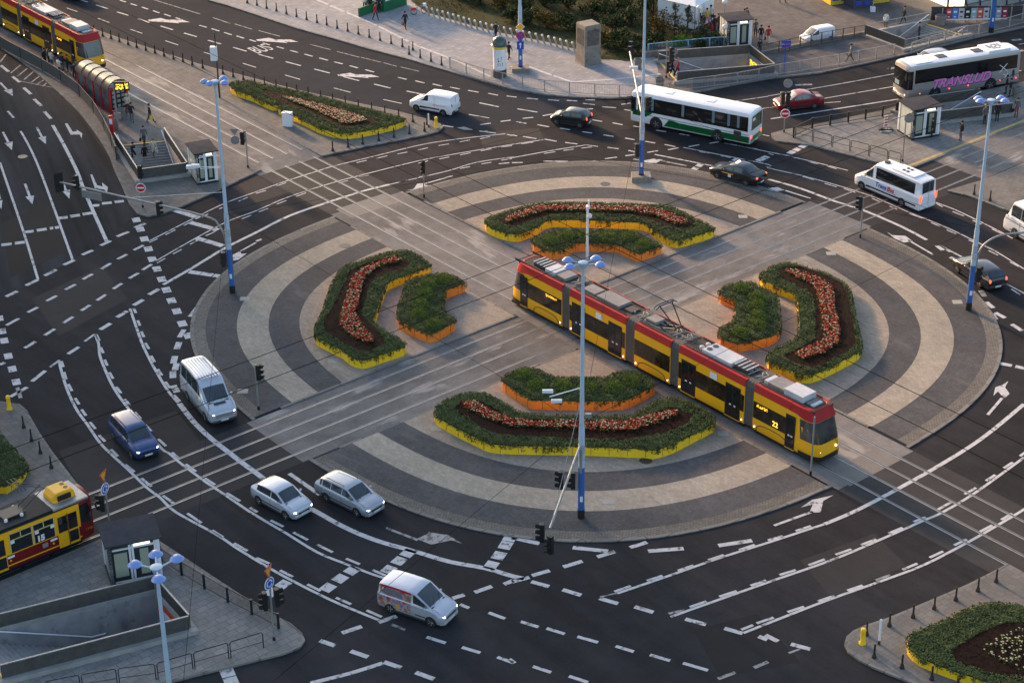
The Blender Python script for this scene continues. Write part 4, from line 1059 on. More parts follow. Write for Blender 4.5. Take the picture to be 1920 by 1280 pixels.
for s in (-1, 1):
    k = MB(); k.add([(5.2, s*1.262, 1.72), (-5.6, s*1.262, 1.72), (-5.6, s*1.215, 2.98), (5.2, s*1.215, 2.98)], [(0, 1, 2, 3) if s > 0 else (3, 2, 1, 0)]); k.build('window_band', flat_mat('black_glazing', (.01, .01, .011), .12), o)
    r_ = (PI/2, 0, 0 if s < 0 else PI)
    text_obj('TRANSLUD', 1.16, M['black'], o, (.3, s*1.262, 1.3), r_, shear=.35, bold=.06, sx=1.05)
    text_obj('TRANSLUD', 1.16, flat_mat('pink_lettering', (.75, .2, .55), .4), o, (.3+.04*s, s*1.27, 1.34), r_, shear=.35, bold=.04, sx=1.05)
    k = MB()
    for a, e in (((-4.6, 1.55), (-3.7, 2.25)), ((-4.5, 2.3), (-3.75, 1.5)), ((-4.9, .9), (-4.2, 1.3)), ((-4.7, 1.35), (-4.3, .8))):
        k.tube([(a[0], s*1.262, a[1]), (e[0], s*1.262, e[1])], .035, 5)
    k.build('star_mark', M['white'], o)
    for x in (-5.6, -3.9, -.5, 1.5, 4.6):
        k = MB(); k.ball((x, s*1.26, .75), .06, 6, 4); k.build('side_marker', M['amber'] if x > 2 else M['tail_lit'], o)
k = MB(); k.bx(3.3, 5.0, -.95, .95, 3.47, 3.5); k.build('roof_panel', busw, o, bevel=.01)
k = MB(); k.bx(-4.9, -2.6, -1.0, 1.0, 3.42, 3.62); k.build('roof_unit', busw, o, bevel=.06)
k = MB()
for x in (1.9, -1.9): k.bx(x-.45, x+.45, -.4, .4, 3.46, 3.53)
for a in range(5):
    for c in range(4):
        if (a+c) % 4 != 3: k.bx(-4.4+a*.28, -4.2+a*.28, -.5+c*.28, -.32+c*.28, 3.615, 3.63)
k.build('roof_hatch', M['dark'], o)
k = MB(); k.bx(5.7, 5.93, -.6, .6, 2.72, 2.95); k.build('destination_board', flat_mat('dim_board', (.2, .1, .04)), o)
k = MB(); k.bx(5.9, 5.985, -.8, -.1, 1.3, 1.7); k.build('dashboard_card', flat_mat('card', (.25, .4, .42)), o)
o.location = (0, 0, 0)
a_, c_ = G(1676+5, 187), G(1888, 158)
d_ = (G(1751, 186)-G(1836, 172)).normalized()
fr = G(1700, 186)
ang = math.atan2(d_.y, d_.x)
ctr = G(1751, 185)+Vector((-d_.y, d_.x, 0))*-1.2-d_*3.0
o.location = (ctr.x, ctr.y, 0); o.rotation_euler = (0, 0, ang)

# ------------------------------------------------------------------ trams
CABG = mat('cab_glass', (.06, .062, .058), .08, .7, .9, spec=.8)
GT = mat('tram_window', (.03, .022, .014), .1, .85, 1.6, spec=.6)
TY = mat('tram_yellow', (.86, .42, .008), .45, .05, 1.2, spec=.35); TR = mat('tram_red', (.36, .012, .014), .5, .08, 1.5, spec=.3)
def rounded_front(xs, w, k): pass
def low_floor_tram(name, label):
    root = thing(name, label, 'tram')
    W = 1.18
    secs = [(-5.6, 0, 'cab'), (-12.5, -6.4, 'door'), (-16.8, -13.3, 'bogie'), (-23.5, -17.7, 'door'), (-30.1, -24.3, 'tail')]
    roofz, redz, yz = 3.5, 3.58, 3.12
    def csec(x, k, top=1.0, z0=.32, wk=None):
        w = W*k
        h = [(w-.1, z0), (w, z0+.1), (w, 1.0), (w, 2.3), (w-.02, yz), (w-.14, yz+.42*top), (w-.3, yz+.46*top), (.2, yz+.40*top)]
        return [(x, -y, z) for y, z in h]+[(x, y, z) for y, z in h[::-1]]
    for x0, x1, kind in secs:
        b = MB(); red = MB()
        if kind in ('cab', 'tail'):
            sg = 1 if kind == 'cab' else -1
            e = x1 if kind == 'cab' else x0; o_ = x0 if kind == 'cab' else x1
            # lower body follows a rounded nose; upper part rakes back
            prof = [(0, .62), (.12, .78), (.35, .9), (.75, .97), (1.3, 1.0), (2.2, 1.0)]
            def ns(t, k):
                w = W*k; r = lambda z: t+max(0, (z-1.15))*.30*max(0, 1-t/2.2)
                h = [(w-.1, .32), (w, .45), (w, 1.0), (w*.99, 1.3), (w*.975, 2.3), (w*.95, yz-.28), (w*.93-.1, yz+.2), (w*.9-.3, yz+.36), (.2, yz+.38)]
                return [(e-sg*r(z), -y, z) for y, z in h]+[(e-sg*r(z), y, z) for y, z in h[::-1]]
            L_ = [ns(t, k) for t, k in prof]
            def bs(x):
                h = [(W-.1, .32), (W, .45), (W, 1.0), (W, 1.3), (W, 2.3), (W-.02, yz), (W-.14, yz+.42), (W-.3, yz+.46), (.2, yz+.4)]
                return [(x, -y, z) for y, z in h]+[(x, y, z) for y, z in h[::-1]]
            L_ += [bs(e-sg*2.6), bs(o_)]
            if sg > 0: L_ = L_[::-1]
            b.loft(L_); b.build('body', TY, root, 40, recalc=True)
            # red roof edge along the sides and round the cab
            for s in (-1, 1):
                red.loft([[(x, s*(W+.012), yz), (x, s*(W-.13), yz+.47), (x, s*(W-.34), yz+.5), (x, s*(W-.36), yz+.36), (x, s*(W-.2), yz)] for x in (e-sg*2.5, o_)])
            ring = []
            for k_, (t, kk) in enumerate(prof[1:]+[(2.6, 1.0)]):
                pass
            hood = []
            for t, kk in ((.5, .66), (.6, .8), (.85, .92), (1.3, .985), (2.0, 1.0), (2.55, 1.005)):
                w = W*kk
                hood.append([(e-sg*(t-.06), -(w-.0), yz-.20 if t < 2 else yz-.02), (e-sg*(t+.06), -(w-.05), yz+.08), (e-sg*(t+.2), -(w-.13), yz+.45), (e-sg*(t+.42), -(w-.36), yz+.5), (e-sg*(t+.5), -(w-.42), yz+.38)])
            full = hood[::-1]+[[(p[0], -p[1], p[2]) for p in q] for q in hood]
            red.loft(full, close=False, caps=False)
            # windscreen and side quarter glass
            g = MB(); rows = []
            for z in (1.48, 1.7, 2.2, yz-.27):
                row = []
                for t, kk in ((1.5, .99), (.85, .965), (.38, .90), (.15, .785), (.02, .62), (.0, .3), (.0, 0)):
                    rk = max(0, (z-1.15))*.30*max(0, 1-t/2.2)
                    row.append((e-sg*(t+rk-.02), -(W*kk*(1-.02*(z-1.2))+.014), z))
                row = row+[(p[0], -p[1], p[2]) for p in row[:-1][::-1]]
                rows.append(row)
            n = len(rows[0])
            g.add([p for r_ in rows for p in r_], [(r_*n+j, r_*n+j+1, (r_+1)*n+j+1, (r_+1)*n+j) if sg > 0 else (r_*n+j+1, r_*n+j, (r_+1)*n+j, (r_+1)*n+j+1) for r_ in range(3) for j in range(n-1)])
            g.build('windscreen', CABG, root, 40)
            # black skirt
            sk = MB(); row0 = [(-.02, .3), (-.02, .62), (.1, .785), (.33, .91), (.75, .985), (1.6, 1.012)]
            lo = [(e-sg*t, -W*kk-.012, .3) for t, kk in row0[::-1]]; hi = [(e-sg*(t-.01), -W*kk-.02, .64) for t, kk in row0[::-1]]
            lo += [(p[0], -p[1], p[2]) for p in lo[::-1]]; hi += [(p[0], -p[1], p[2]) for p in hi[::-1]]
            n = len(lo); sk.add(lo+hi, [(j, j+1, n+j+1, n+j) if sg > 0 else (j+1, j, n+j, n+j+1) for j in range(n-1)])
            sk.build('skirt', M['black'], root, 40)
            for s in (-1, 1):
                k = MB(); k.ball((e-sg*.09, s*.72, .95), .1, 8, 5, sx=.6, sy=1.4, sz=.8); k.build('headlight' if sg > 0 else 'tail_light', M['headlight'] if sg > 0 else M['tail'], root, 40)
            k = MB(); k.bx(*sorted((e-sg*.30-.01, e-sg*.70)), -.62, .62, yz-.48, yz-.26); 
            if sg > 0:
                k = MB(); k.add([(e-.50, .66, yz-.50), (e-.50, -.66, yz-.50), (e-.57, -.66, yz-.28), (e-.57, .66, yz-.28)], [(1, 0, 3, 2), (0, 1, 2, 3)]); k.build('destination_board', M['screen'], root)
        else:
            b.loft([csec(x0, 1), csec(x1, 1)]); b.build('body', TY, root, 40, recalc=True)
            for s in (-1, 1):
                red.loft([[(x, s*(W+.012), yz), (x, s*(W-.13), yz+.47), (x, s*(W-.34), yz+.5), (x, s*(W-.36), yz+.36), (x, s*(W-.2), yz)] for x in (x0, x1)])
        red.build('roof_edge', TR, root, 40, recalc=True)
        # glazing, doors, trim on both sides (doors on its right only)
        for s in (-1, 1):
            y = s*(W+.012)
            def pane(a, c, z0, z1, nm='window', m=M['glass'], t=.0, par=root):
                k = MB(); q = [(a, y+s*t, z0), (c, y+s*t, z0), (c, y+s*t-s*.0, z1), (a, y+s*t, z1)]
                ccw = [(0, 1, 2, 3)] if (c-a)*s < 0 else [(3, 2, 1, 0)]
                k.add(q, ccw); k.add([(p[0], p[1]-s*.012, p[2]) for p in q], [ccw[0][::-1]])
                k.build(nm, m, par)
            def door(a, c):
                k = MB(); k.bx(a, c, min(y-s*.01, y+s*.012), max(y-s*.01, y+s*.012), .42, 2.78); dd = k.build('door', M['black'], root)
                m_ = (a+c)/2; n_ = 2 if c-a > 1.0 else 1
                for q in range(n_):
                    u0 = a+(c-a)*q/n_+.06; u1 = a+(c-a)*(q+1)/n_-.06
                    k = MB(); k.bx(u0, u1, min(y+s*.012, y+s*.02), max(y+s*.012, y+s*.02), .6, 2.6); k.build('door_glass', M['glass'], dd)
                k = MB()
                for u in (.3, .6): k.bx(a+(c-a)*u, a+(c-a)*u+.16, min(y+s*.02, y+s*.028), max(y+s*.02, y+s*.028), 1.28, 1.38)
                k.build('door_sticker', M['white'], dd)
                k = MB(); k.bx(a, c, min(y, y+s*.03), max(y, y+s*.03), .36, .42); k.build('door_sill', TY, dd)
            if kind == 'door':
                if s < 0:
                    L0 = x1-x0; d1 = (x1-.35-1.35, x1-.35); d2 = (x0+.3, x0+.3+1.35)
                    pane(x0+.02, x1-.02, 1.25, 2.45, 'window_band', GT, -.002)
                    door(*d1); door(*d2)
                    pane(d2[1]+.15, (d2[1]+d1[0])/2-.06, 1.33, 2.36, 'window', GT, .004); pane((d2[1]+d1[0])/2+.06, d1[0]-.15, 1.33, 2.36, 'window', GT, .004)
                    pane((x0+x1)/2-.1, (x0+x1)/2+.55, 2.5, 2.95, 'notice', M['white'], .004)
                else:
                    pane(x0+.02, x1-.02, 1.25, 2.45, 'window_band', GT, -.002)
                    for q in range(4):
                        pane(x0+.2+q*(x1-x0-.4)/4+.05, x0+.2+(q+1)*(x1-x0-.4)/4-.05, 1.33, 2.36, 'window', GT, .004)
            else:
                a, c = x0+.02, x1-.02
                if kind == 'cab': c = x1-1.45
                if kind == 'tail': a = x0+1.45
                dr = None
                if s < 0 and kind == 'cab': dr = (x1-2.75, x1-1.95)
                if s < 0 and kind == 'tail': dr = (x0+1.25, x0+2.05)
                pane(a if not (dr and kind == 'tail') else dr[0], c if not (dr and kind == 'cab') else dr[1], 1.25, 2.45, 'window_band', GT, -.002)
                wa, wc = a+.25, c-.2
                if dr: door(*dr)
                if dr and kind == 'cab': wc = dr[0]-.2
                if dr and kind == 'tail': wa = dr[1]+.2
                m_ = (wa+wc)/2
                pane(wa, m_-.05, 1.33, 2.36, 'window', GT, .004); pane(m_+.05, wc, 1.33, 2.36, 'window', GT, .004)
                # bogie cover outline
                bx0 = (x0+x1)/2 if kind == 'bogie' else (x0+1.7 if kind == 'cab' else x1-1.7)
                k = MB(); pts = []
                for j in range(15):
                    t = PI*j/14; sx = 1.35
                    px = bx0-sx*math.copysign(abs(math.cos(t))**.7, math.cos(t)); pts.append((px, y+s*.0, .36+.62*abs(math.sin(t))**.6))
                k.tube(pts, .028, 5); k.build('bogie_cover_seam', M['black'], root)
                if kind in ('cab', 'tail') and s < 0:
                    pane(m_+.15, wc-.3, 2.14, 2.34, 'route_display', M['amber'], .008) if kind == 'tail' else pane(wa+.05, m_-.2, 2.14, 2.34, 'route_display', M['amber'], .008)
            for x in (x0+.18, x1-.18):
                if (kind == 'cab' and x > x1-.5) or (kind == 'tail' and x < x0+.5): continue
                k = MB(); k.ball((x, y, .62), .045, 6, 4); k.build('side_marker', M['headlight'], root)
    for a, c in ((-6.4, -5.6), (-13.3, -12.5), (-17.7, -16.8), (-24.3, -23.5)):
        k = MB(); n = 7; L_ = []
        for j in range(n+1):
            x = a-.02+(c-a+.04)*j/n; ww = W-.05-(.03 if j % 2 else 0)
            h = [(ww-.1, .32), (ww, .45), (ww, 2.3), (ww, yz+.1), (ww-.14, yz+.44), (ww-.3, yz+.5), (.2, yz+.5)]
            L_.append([(x, -y, z) for y, z in h]+[(x, y, z) for y, z in h[::-1]])
        k.loft(L_); k.build('bellows', flat_mat('bellows_grey', (.085, .078, .07), .85, var=.15, scale=4), root, recalc=True)
    # roof equipment
    rz = yz+.40
    k = MB()
    for x0, x1, kk in secs:
        k.bx(x0+(.75 if kk == 'tail' else .0), x1-(.75 if kk == 'cab' else 0), -W+.30, W-.30, rz-.1, rz+.075)
        for s in (-1, 1): k.bx(x0+.3, x1-(1.6 if kk == 'cab' else .3), s*(W-.36)-.03, s*(W-.36)+.03, rz, rz+.16)
    k.build('roof_deck', flat_mat('roof_soot', (.03, .027, .025), .85, var=.4, scale=3), root)
    def unit(x0, x1, w, h, m, nm='roof_unit', y=0, bev=.04):
        k = MB(); k.bx(x0, x1, y-w, y+w, rz, rz+h); return k.build(nm, m, root, bevel=bev)
    rw = flat_mat('roof_box_white', (.48, .5, .52), .5, var=.12, scale=2); rg = flat_mat('roof_box_grey', (.2, .19, .18), .6, var=.2, scale=3)
    unit(-3.6, -1.95, .62, .5, rw); unit(-5.0, -3.65, .6, .34, rg); unit(-5.4, -5.05, .5, .3, rw)
    unit(-1.85, -1.55, .45, .16, rg); unit(-1.5, -1.2, .45, .16, rw)
    u = unit(-10.9, -8.2, .66, .34, rw)
    k = MB()
    for y in (-.28, .28): k.lathe([(0, .0), (.2, 0), (.2, .02), (0, .02)], (-10.55, y, rz+.345), 14)
    k.build('fan', M['black'], u)
    k = MB()
    for y in (-.28, .28): k.lathe([(.17, 0), (.17, .25), (.1, .3), (0, .3)], (-11.25, y, rz), 12)
    k.build('vent_cap', rw, root, 40)
    def resistor(x0, x1, w=.55, h=.34):
        a = unit(x0, x1, w, h, flat_mat('roof_box_dark', (.05, .045, .04), .7), 'resistor_box')
        k = MB(); n = 3
        for j in range(n+1):
            x = x0+(x1-x0)*j/n; k.bx(x-.04, x+.04, -w, w, rz+h+.005, rz+h+.04)
        k.build('frame', rw, a)
    resistor(-8.0, -6.9); resistor(-28.1, -27.0)
    unit(-26.8, -25.7, .6, .36, rw); unit(-25.6, -24.6, .6, .3, rg)
    unit(-22.9, -21.6, .5, .22, rg); unit(-21.3, -19.0, .62, .3, rg); unit(-18.7, -17.9, .4, .2, flat_mat('roof_box_dark', (.05, .045, .04), .7))
    unit(-16.6, -15.6, .45, .3, rg, y=.1)
    pin = flat_mat('pale_insulator', (.36, .34, .31), .6)
    for x in (-12.9, -6.0, -17.2, -23.9, -13.9, -6.9):
        k = MB(); k.tube([(x-.3, -.4, rz+.1), (x+.2, -.2, rz+.3), (x-.1, .1, rz+.3), (x+.3, .4, rz+.12)], .035, 5); k.build('cable_loop', pin, root, 40)
        k = MB(); k.tube([(x+.1, -.5, rz+.1), (x+.3, .2, rz+.22), (x-.2, .5, rz+.12)], .035, 5); k.build('cable_loop', pin, root, 40)
    rr = random.Random(3)
    for j in range(26):
        x = rr.uniform(-24, -12); y = rr.uniform(-.6, .6); k = MB()
        if rr.random() < .5: k.cyl((x, y, rz), (x, y, rz+rr.uniform(.12, .3)), .06, n=7); k.build('insulator', pin, root, 40)
        else: k.tube([(x, y, rz+.1), (x+rr.uniform(.4, 1), y, rz+.14), (x+1.1, y+.1, rz+.05)], .025, 5); k.build('cable_loop', pin if j % 2 else M['dark'], root, 40)
    # pantograph: folded knee pointing back
    pg = MB(); px = -14.1
    for y in (-.3, .3):
        pg.tube([(px-.9, y, rz+.15), (px+.35, y*.8, rz+.55), (px-1.0, y*1.9, rz+1.85)], .045, 6)
    pg.tube([(px-.9, -.45, rz+.15), (px-.9, .45, rz+.15)], .06, 6); pg.tube([(px+.35, -.4, rz+.55), (px+.35, .4, rz+.55)], .05, 6)
    for dx in (-.12, .12): pg.tube([(px-1.0+dx, -.95, rz+1.7), (px-1.0+dx, -.7, rz+1.87), (px-1.0+dx, .7, rz+1.87), (px-1.0+dx, .95, rz+1.7)], .04, 6)
    pg.build('pantograph', M['black'], root, 40)
    # underframe
    k = MB()
    for x0, x1, kk in secs: k.bx(x0+.1, x1-(.7 if kk == 'cab' else .1), -W+.12, W-.12, .14, .34)
    for xc in (-3.9, -15.05, -26.0):
        for dx in (-.9, .9):
            for s in (-1, 1): k.cyl((xc+dx, s*.6, .31), (xc+dx, s*.85, .31), .3, n=14)
    k.build('bogie', M['black'], root)
    return root
for key in ('amber', 'screen'):
    m_ = M[key]; nt_ = m_.node_tree; bs_ = nt_.nodes['Principled BSDF']; tc_ = nt_.nodes.new('ShaderNodeTexCoord'); vo = nt_.nodes.new('ShaderNodeTexVoronoi'); vo.inputs['Scale'].default_value = 9; rp = nt_.nodes.new('ShaderNodeMapRange')
    rp.inputs['From Min'].default_value = .35; rp.inputs['From Max'].default_value = .5; rp.inputs['To Min'].default_value = 1.3; rp.inputs['To Max'].default_value = .1
    nt_.links.new(tc_.outputs['Object'], vo.inputs['Vector']); nt_.links.new(vo.outputs['Distance'], rp.inputs['Value']); nt_.links.new(rp.outputs['Result'], bs_.inputs['Emission Strength'])
    bs_.inputs['Base Color'].default_value = (.03, .02, .01, 1)
t = low_floor_tram('low_floor_tram', 'yellow and red articulated tram crossing the middle of the round island')
f0 = XA(-70.55, A_C[0]); t.location = (f0.x, f0.y, .0); t.rotation_euler = (0, 0, TA)
text_obj('22', .5, flat_mat('lit_number', (1.0, .6, .05), emit=.9), t, (-3.62, -1.215, 1.55), (PI/2, 0, 0), name='route_number', bold=.004)
t2 = dup(t, (0, 0, 0), TA, 'yellow and red articulated tram standing beside the red tram shelter')
f1 = XA(-163.0, A_C[0]); t2.location = (f1.x, f1.y, .1)
for ch in list(t2.children):
    if ch.name.startswith('route_number'): bpy.data.objects.remove(ch)

# old high floor tram
def old_tram():
    root = thing('old_tram', 'old high floor tram with red lower sides, yellow doors and the number 15', 'tram')
    TRd = mat('old_tram_red', (.16, .008, .008), .5, .1, 1.5, spec=.3); W = 1.2; L = 13.5
    def s_(x, k, top=0):
        w = W*k
        h = [(w-.12, .42), (w, .5), (w, 1.5), (w-.03, 2.75), (w-.14, 3.0+top), (w-.4, 3.12+top), (.2, 3.18+top)]
        return [(x, -y, z) for y, z in h]+[(x, y, z) for y, z in h[::-1]]
    b = MB(); b.loft([s_(-L, .86), s_(-L+.7, 1), s_(-.9, 1), s_(-.35, .94), s_(0, .76)]); b.build('body', TRd, root, 40, recalc=True)
    def y_panel(a, c, z0, z1, nm, m, t=.012, par=root, s=-1):
        k = MB(); k.bx(a, c, min(s*(W-.03), s*(W+t)), max(s*(W-.03), s*(W+t)), z0, z1); return k.build(nm, m, par)
    for s in (-1, 1):
        y_panel(-L+.8, -.95, 1.42, 2.98, 'window_surround', TY, .008, s=s)
        y_panel(-L+.8, -.95, .70, .78, 'yellow_line', TY, .012, s=s)
        wins_ = [(-3.95, -2.62), (-5.45, -4.05), (-8.6, -7.3), (-9.95, -8.7), (-12.3, -11.2)] if s < 0 else [(-1.9-1.45*j-1.3, -1.9-1.45*j) for j in range(7)]
        for a, c in wins_:
            o_ = y_panel(a, c, 1.48, 2.78, 'window', M['glass'], .014, s=s)
            k = MB(); yy = s*(W+.022)
            k.bx(a, c, yy-.01, yy+.01, 2.3, 2.36)
            for x in (a, (a+c)/2, c): k.bx(x-.025, x+.025, yy-.01, yy+.01, 2.36 if x not in (a, c) else 1.48, 2.78)
            k.bx(a, c, yy-.01, yy+.01, 2.74, 2.79); k.build('window_frame', flat_mat('cream_frame', (.55, .45, .2), .5), o_)
        if s < 0:
            for a, c in ((-2.45, -1.1), (-7.1, -5.75), (-11.1, -10.05)):
                d = y_panel(a, c, .52, 2.72, 'door', TY, .03, s=s); m_ = (a+c)/2
                for u0, u1 in ((a+.06, m_-.04), (m_+.04, c-.06)):
                    k = MB(); k.bx(u0, u1, s*(W+.042)-.008, s*(W+.042)+.002, 1.55, 2.6); 
                    k.build('door_glass', M['glass'], d)
                k = MB(); k.bx(m_+.04, c-.06, s*(W+.042)-.008, s*(W+.042)+.002, .68, 1.42); k.build('door_glass', M['glass'], d)
                k = MB(); k.bx(m_-.02, m_+.02, s*(W+.04)-.01, s*(W+.04)+.004, .55, 2.7); k.build('door_seam', M['black'], d)
    text_obj('15', .5, M['white'], root, (-3.55, -W-.035, 1.72), (PI/2, 0, 0), name='route_number', bold=.03)
    k = MB()
    for x in (-2.75, -5.5, -8.9): k.bx(x-.22, x+.22, -W-.02, -W-.005, 1.2, 1.34)
    for x, z in ((-3.75, 2.2), (-5.3, 2.2), (-2.75, 2.2)): k.bx(x-.12, x+.12, -W-.035, -W-.02, z-.1, z+.1)
    k.build('sticker', M['white'], root)
    k = MB()
    for x in (-2.8, -5.55): k.ball((x, -W, 1.02), .07, 8, 5)
    k.build('side_marker', M['sign_yellow'], root)
    k = MB(); k.bx(-3.5, -3.15, -W-.02, -W-.004, .98, 1.28); k.build('vent', M['grey'], root)
    # cab windscreen
    g = MB(); rows = []
    for z, ins in ((1.45, 0), (2.0, .0), (2.8, .06)):
        row = [(-.9-ins, -W*.985), (-.35-ins, -W*.93), (.015-ins, -W*.72), (.02-ins, 0)]
        row = [(x+.012, y-.012 if y else 0, z) for x, y in row]; row += [(x, -y, z) for x, y, z in row[:-1][::-1]]; rows.append(row)
    n = 7; g.add([p for r_ in rows for p in r_], [(r_*n+j, r_*n+j+1, (r_+1)*n+j+1, (r_+1)*n+j) for r_ in range(2) for j in range(n-1)]); g.build('windscreen', M['glass'], root)
    for s in (-1, 1):
        k = MB(); k.ball((.0, s*.6, .95), .12, 8, 5, sx=.5); k.build('headlight', M['headglass'], root, 40)
        k = MB(); k.tube([(-.3, s*1.1, 2.7), (.1, s*1.35, 2.72)], .02, 5); k.bx(.05, .1, s*1.35-.08, s*1.35+.08, 2.4, 2.72); k.build('mirror', M['black'], root)
    k = MB(); k.bx(-L+.5, -1.55, -W+.06, W-.06, 3.1, 3.2); k.bx(-L+.5, -2.6, -W+.0, W-.0, 2.98, 3.06); k.build('roof', flat_mat('tar_roof', (.018, .018, .02), .8, var=.3, scale=2), root, bevel=.04)
    k = MB(); k.bx(-2.55, -.25, -W+.02, W-.02, 3.06, 3.215); k.build('cab_roof', M['grey'], root, bevel=.04)
    k = MB(); k.loft([[(x, y*w_, 3.2) for y in (-1, 1)]+[(x, y*w_*.8, z) for y in (1, -1)] for x, w_, z in ((-2.25, .62, 3.45), (-2.0, .7, 3.75), (-1.0, .7, 3.75), (-.75, .6, 3.5))]); u = k.build('air_conditioner', TY, root, recalc=True, bevel=.05)
    k = MB()
    for y in (-.2, .25): k.lathe([(0, 3.752), (.14, 3.752), (.14, 3.765), (0, 3.765)], (-1.15, y, 0), 14)
    k.bx(-1.95, -1.1, -.73, -.66, 3.28, 3.62); k.build('fan', M['black'], u)
    k = MB()
    for y in (-.5, .5):
        for x in (-5.2, -4.2): k.lathe([(.11, 3.2), (.11, 3.34), (.06, 3.38), (0, 3.38)], (x, y, 0), 10)
    k.build('insulator', M['white'], root, 40)
    pg = MB()
    for y in (-.3, .3): pg.tube([(-4.0, y, 3.4), (-2.5, y*.7, 4.25), (-4.1, y*.4, 5.05)], .035, 6)
    pg.bx(-5.3, -3.9, -.5, .5, 3.3, 3.38)
    for dx in (-.25, .0, .2): pg.tube([(-4.1+dx, -.85, 4.95), (-4.1+dx, -.6, 5.1), (-4.1+dx, .6, 5.1), (-4.1+dx, .85, 4.95)], .025, 6)
    pg.build('pantograph', M['dark'], root, 40)
    k = MB(); k.bx(-L+.4, -.9, -W+.2, W-.2, .18, .45)
    for x in (-2.9, -4.7, -9.2, -11.0):
        for s in (-1, 1): k.cyl((x, s*.6, .33), (x, s*.85, .33), .32, n=14)
    k.build('bogie', M['black'], root)
    k = MB()
    k.lathe([(.03, 0), (.1, .02), (.1, .06), (.03, .08)], (0, 0, 0), 10); 
    o_ = text_obj('1316', .22, flat_mat('gold_number', (.5, .28, .03)), root, (-.45, -W-.005, 1.08), (PI/2, 0, 0), name='lettering')
    return root
ot = old_tram()
p_ = XB(44.6, B_C[0]); ot.location = (p_.x, p_.y, 0); ot.rotation_euler = (0, 0, TB)
# ------------------------------------------------------------------ street furniture
MK = {}
def mast(label, base, plate_z, lamps, z0=0.12, plate_px=None, group='tall lamp masts', top_extra=False, r0=.19, r1=.11, block=False, blue_h=3.0, name='lamp_mast', cutoff=None):
    p = G(*base, z0)
    if plate_px: p = G(*plate_px, plate_z+z0); p.z = z0
    root = thing(name, label, 'lamp post', (p.x, p.y, z0), 0, group)
    zt = plate_z
    k = MB(); k.cyl((0, 0, -.07), (0, 0, .55), r0+.03, r0+.03, 16); k.build('mast_foot', M['black'], root, 40)
    k = MB(); k.tube([(0, 0, .5), (0, 0, .5+blue_h)], [r0+.015, r0+.0], 16); k.build('mast_base', M['blue'], root, 40)
    k = MB(); k.tube([(0, 0, .5+blue_h), (0, 0, 6.2), (0, 0, 6.5), (0, 0, zt-.05)], [r0, r0*.94, r0*.74, r1*.75], 16)
    k.lathe([(r0+.012, 4.0), (r0+.02, 4.02), (r0+.02, 4.5), (r0+.012, 4.52)], n=16)
    k.build('mast', M['pale_blue'], root, 40)
    k = MB()
    for j in range(9): k.lathe([(r0+.0, 4.05+j*.12), (r0+.022, 4.06+j*.12), (r0+.022, 4.09+j*.12), (r0, 4.1+j*.12)], n=16)
    k.build('clamp_band', M['grey'], root, 40)
    k = MB(); k.bx(-.08, .08, -r0-.06, -r0+.0, 1.2, 1.55); k.build('sticker', M['white'], root)
    if block:
        k = MB(); k.bx(-.8, .8, -.65, .65, -.07, .42); k.build('footing', M['concrete'], root, bevel=.03)
    if lamps:
        k = MB(); k.lathe([(0, zt), (.27, zt), (.28, zt+.06), (.2, zt+.09), (0, zt+.1)], n=20); k.lathe([(.1, zt-.35), (.2, zt-.15), (.2, zt)], n=16); k.build('lamp_plate', M['pale_blue'], root, 40)
        for ang, r in lamps:
            a = R(ang); c, s = math.cos(a), math.sin(a)
            k = MB(); k.tube([(c*.2, s*.2, zt-.05), (c*(r-.22), s*(r-.22), zt+.02)], .045, 8); k.build('lamp_arm', M['pale_blue'], root, 40)
            k = MB(); k.lathe([(.0, zt-.12), (.2, zt-.1), (.31, zt-.02), (.325, zt+.0), (.3, zt+.03), (.27, zt+.05), (.2, zt+.14), (.1, zt+.19), (0, zt+.2)], (c*r, s*r, 0), 20); k.build('lamp_head', M['lamp_dish'], root, 40)
    return root, p

L4 = ((155, .95), (211, .9), (38, .95), (-14, .98))
m_c, pc = mast('tall blue mast with four lamps in front of the south flower bed', (1089.5, 968), 16.9, L4)
m_l, pl = mast('tall blue mast with lamps on the west rim of the island', (436, 547), 16.4, ((180, .75), (50, .8), (-22, .75), (230, .5)))
m_r, pr = mast('tall blue mast with four lamps on the east rim of the island', (1816, 579), 15.95, ((155, .9), (190, .8), (30, .85), (-8, .9)))
m_t, pt = mast('tall blue mast on a concrete block on the north rim of the island', (1202, 336), 18.5, L4, block=True)
m_s, ps = mast('tall blue mast with four lamps beside the stair pit and the old tram stop', (324, 1398), 16.4, plate_px=(293, 1064), lamps=((165, 1.0), (100, 1.05), (40, 1.05), (-75, .9)))
m_n, pn = mast('tall blue mast carrying road signs beside the advertising column', (976, 133), 18.5, L4, block=True)
m_e, pe = mast('dark blue mast in front of the poster fence', (1858, 61), 16.0, L4, blue_h=9.5, r0=.24)
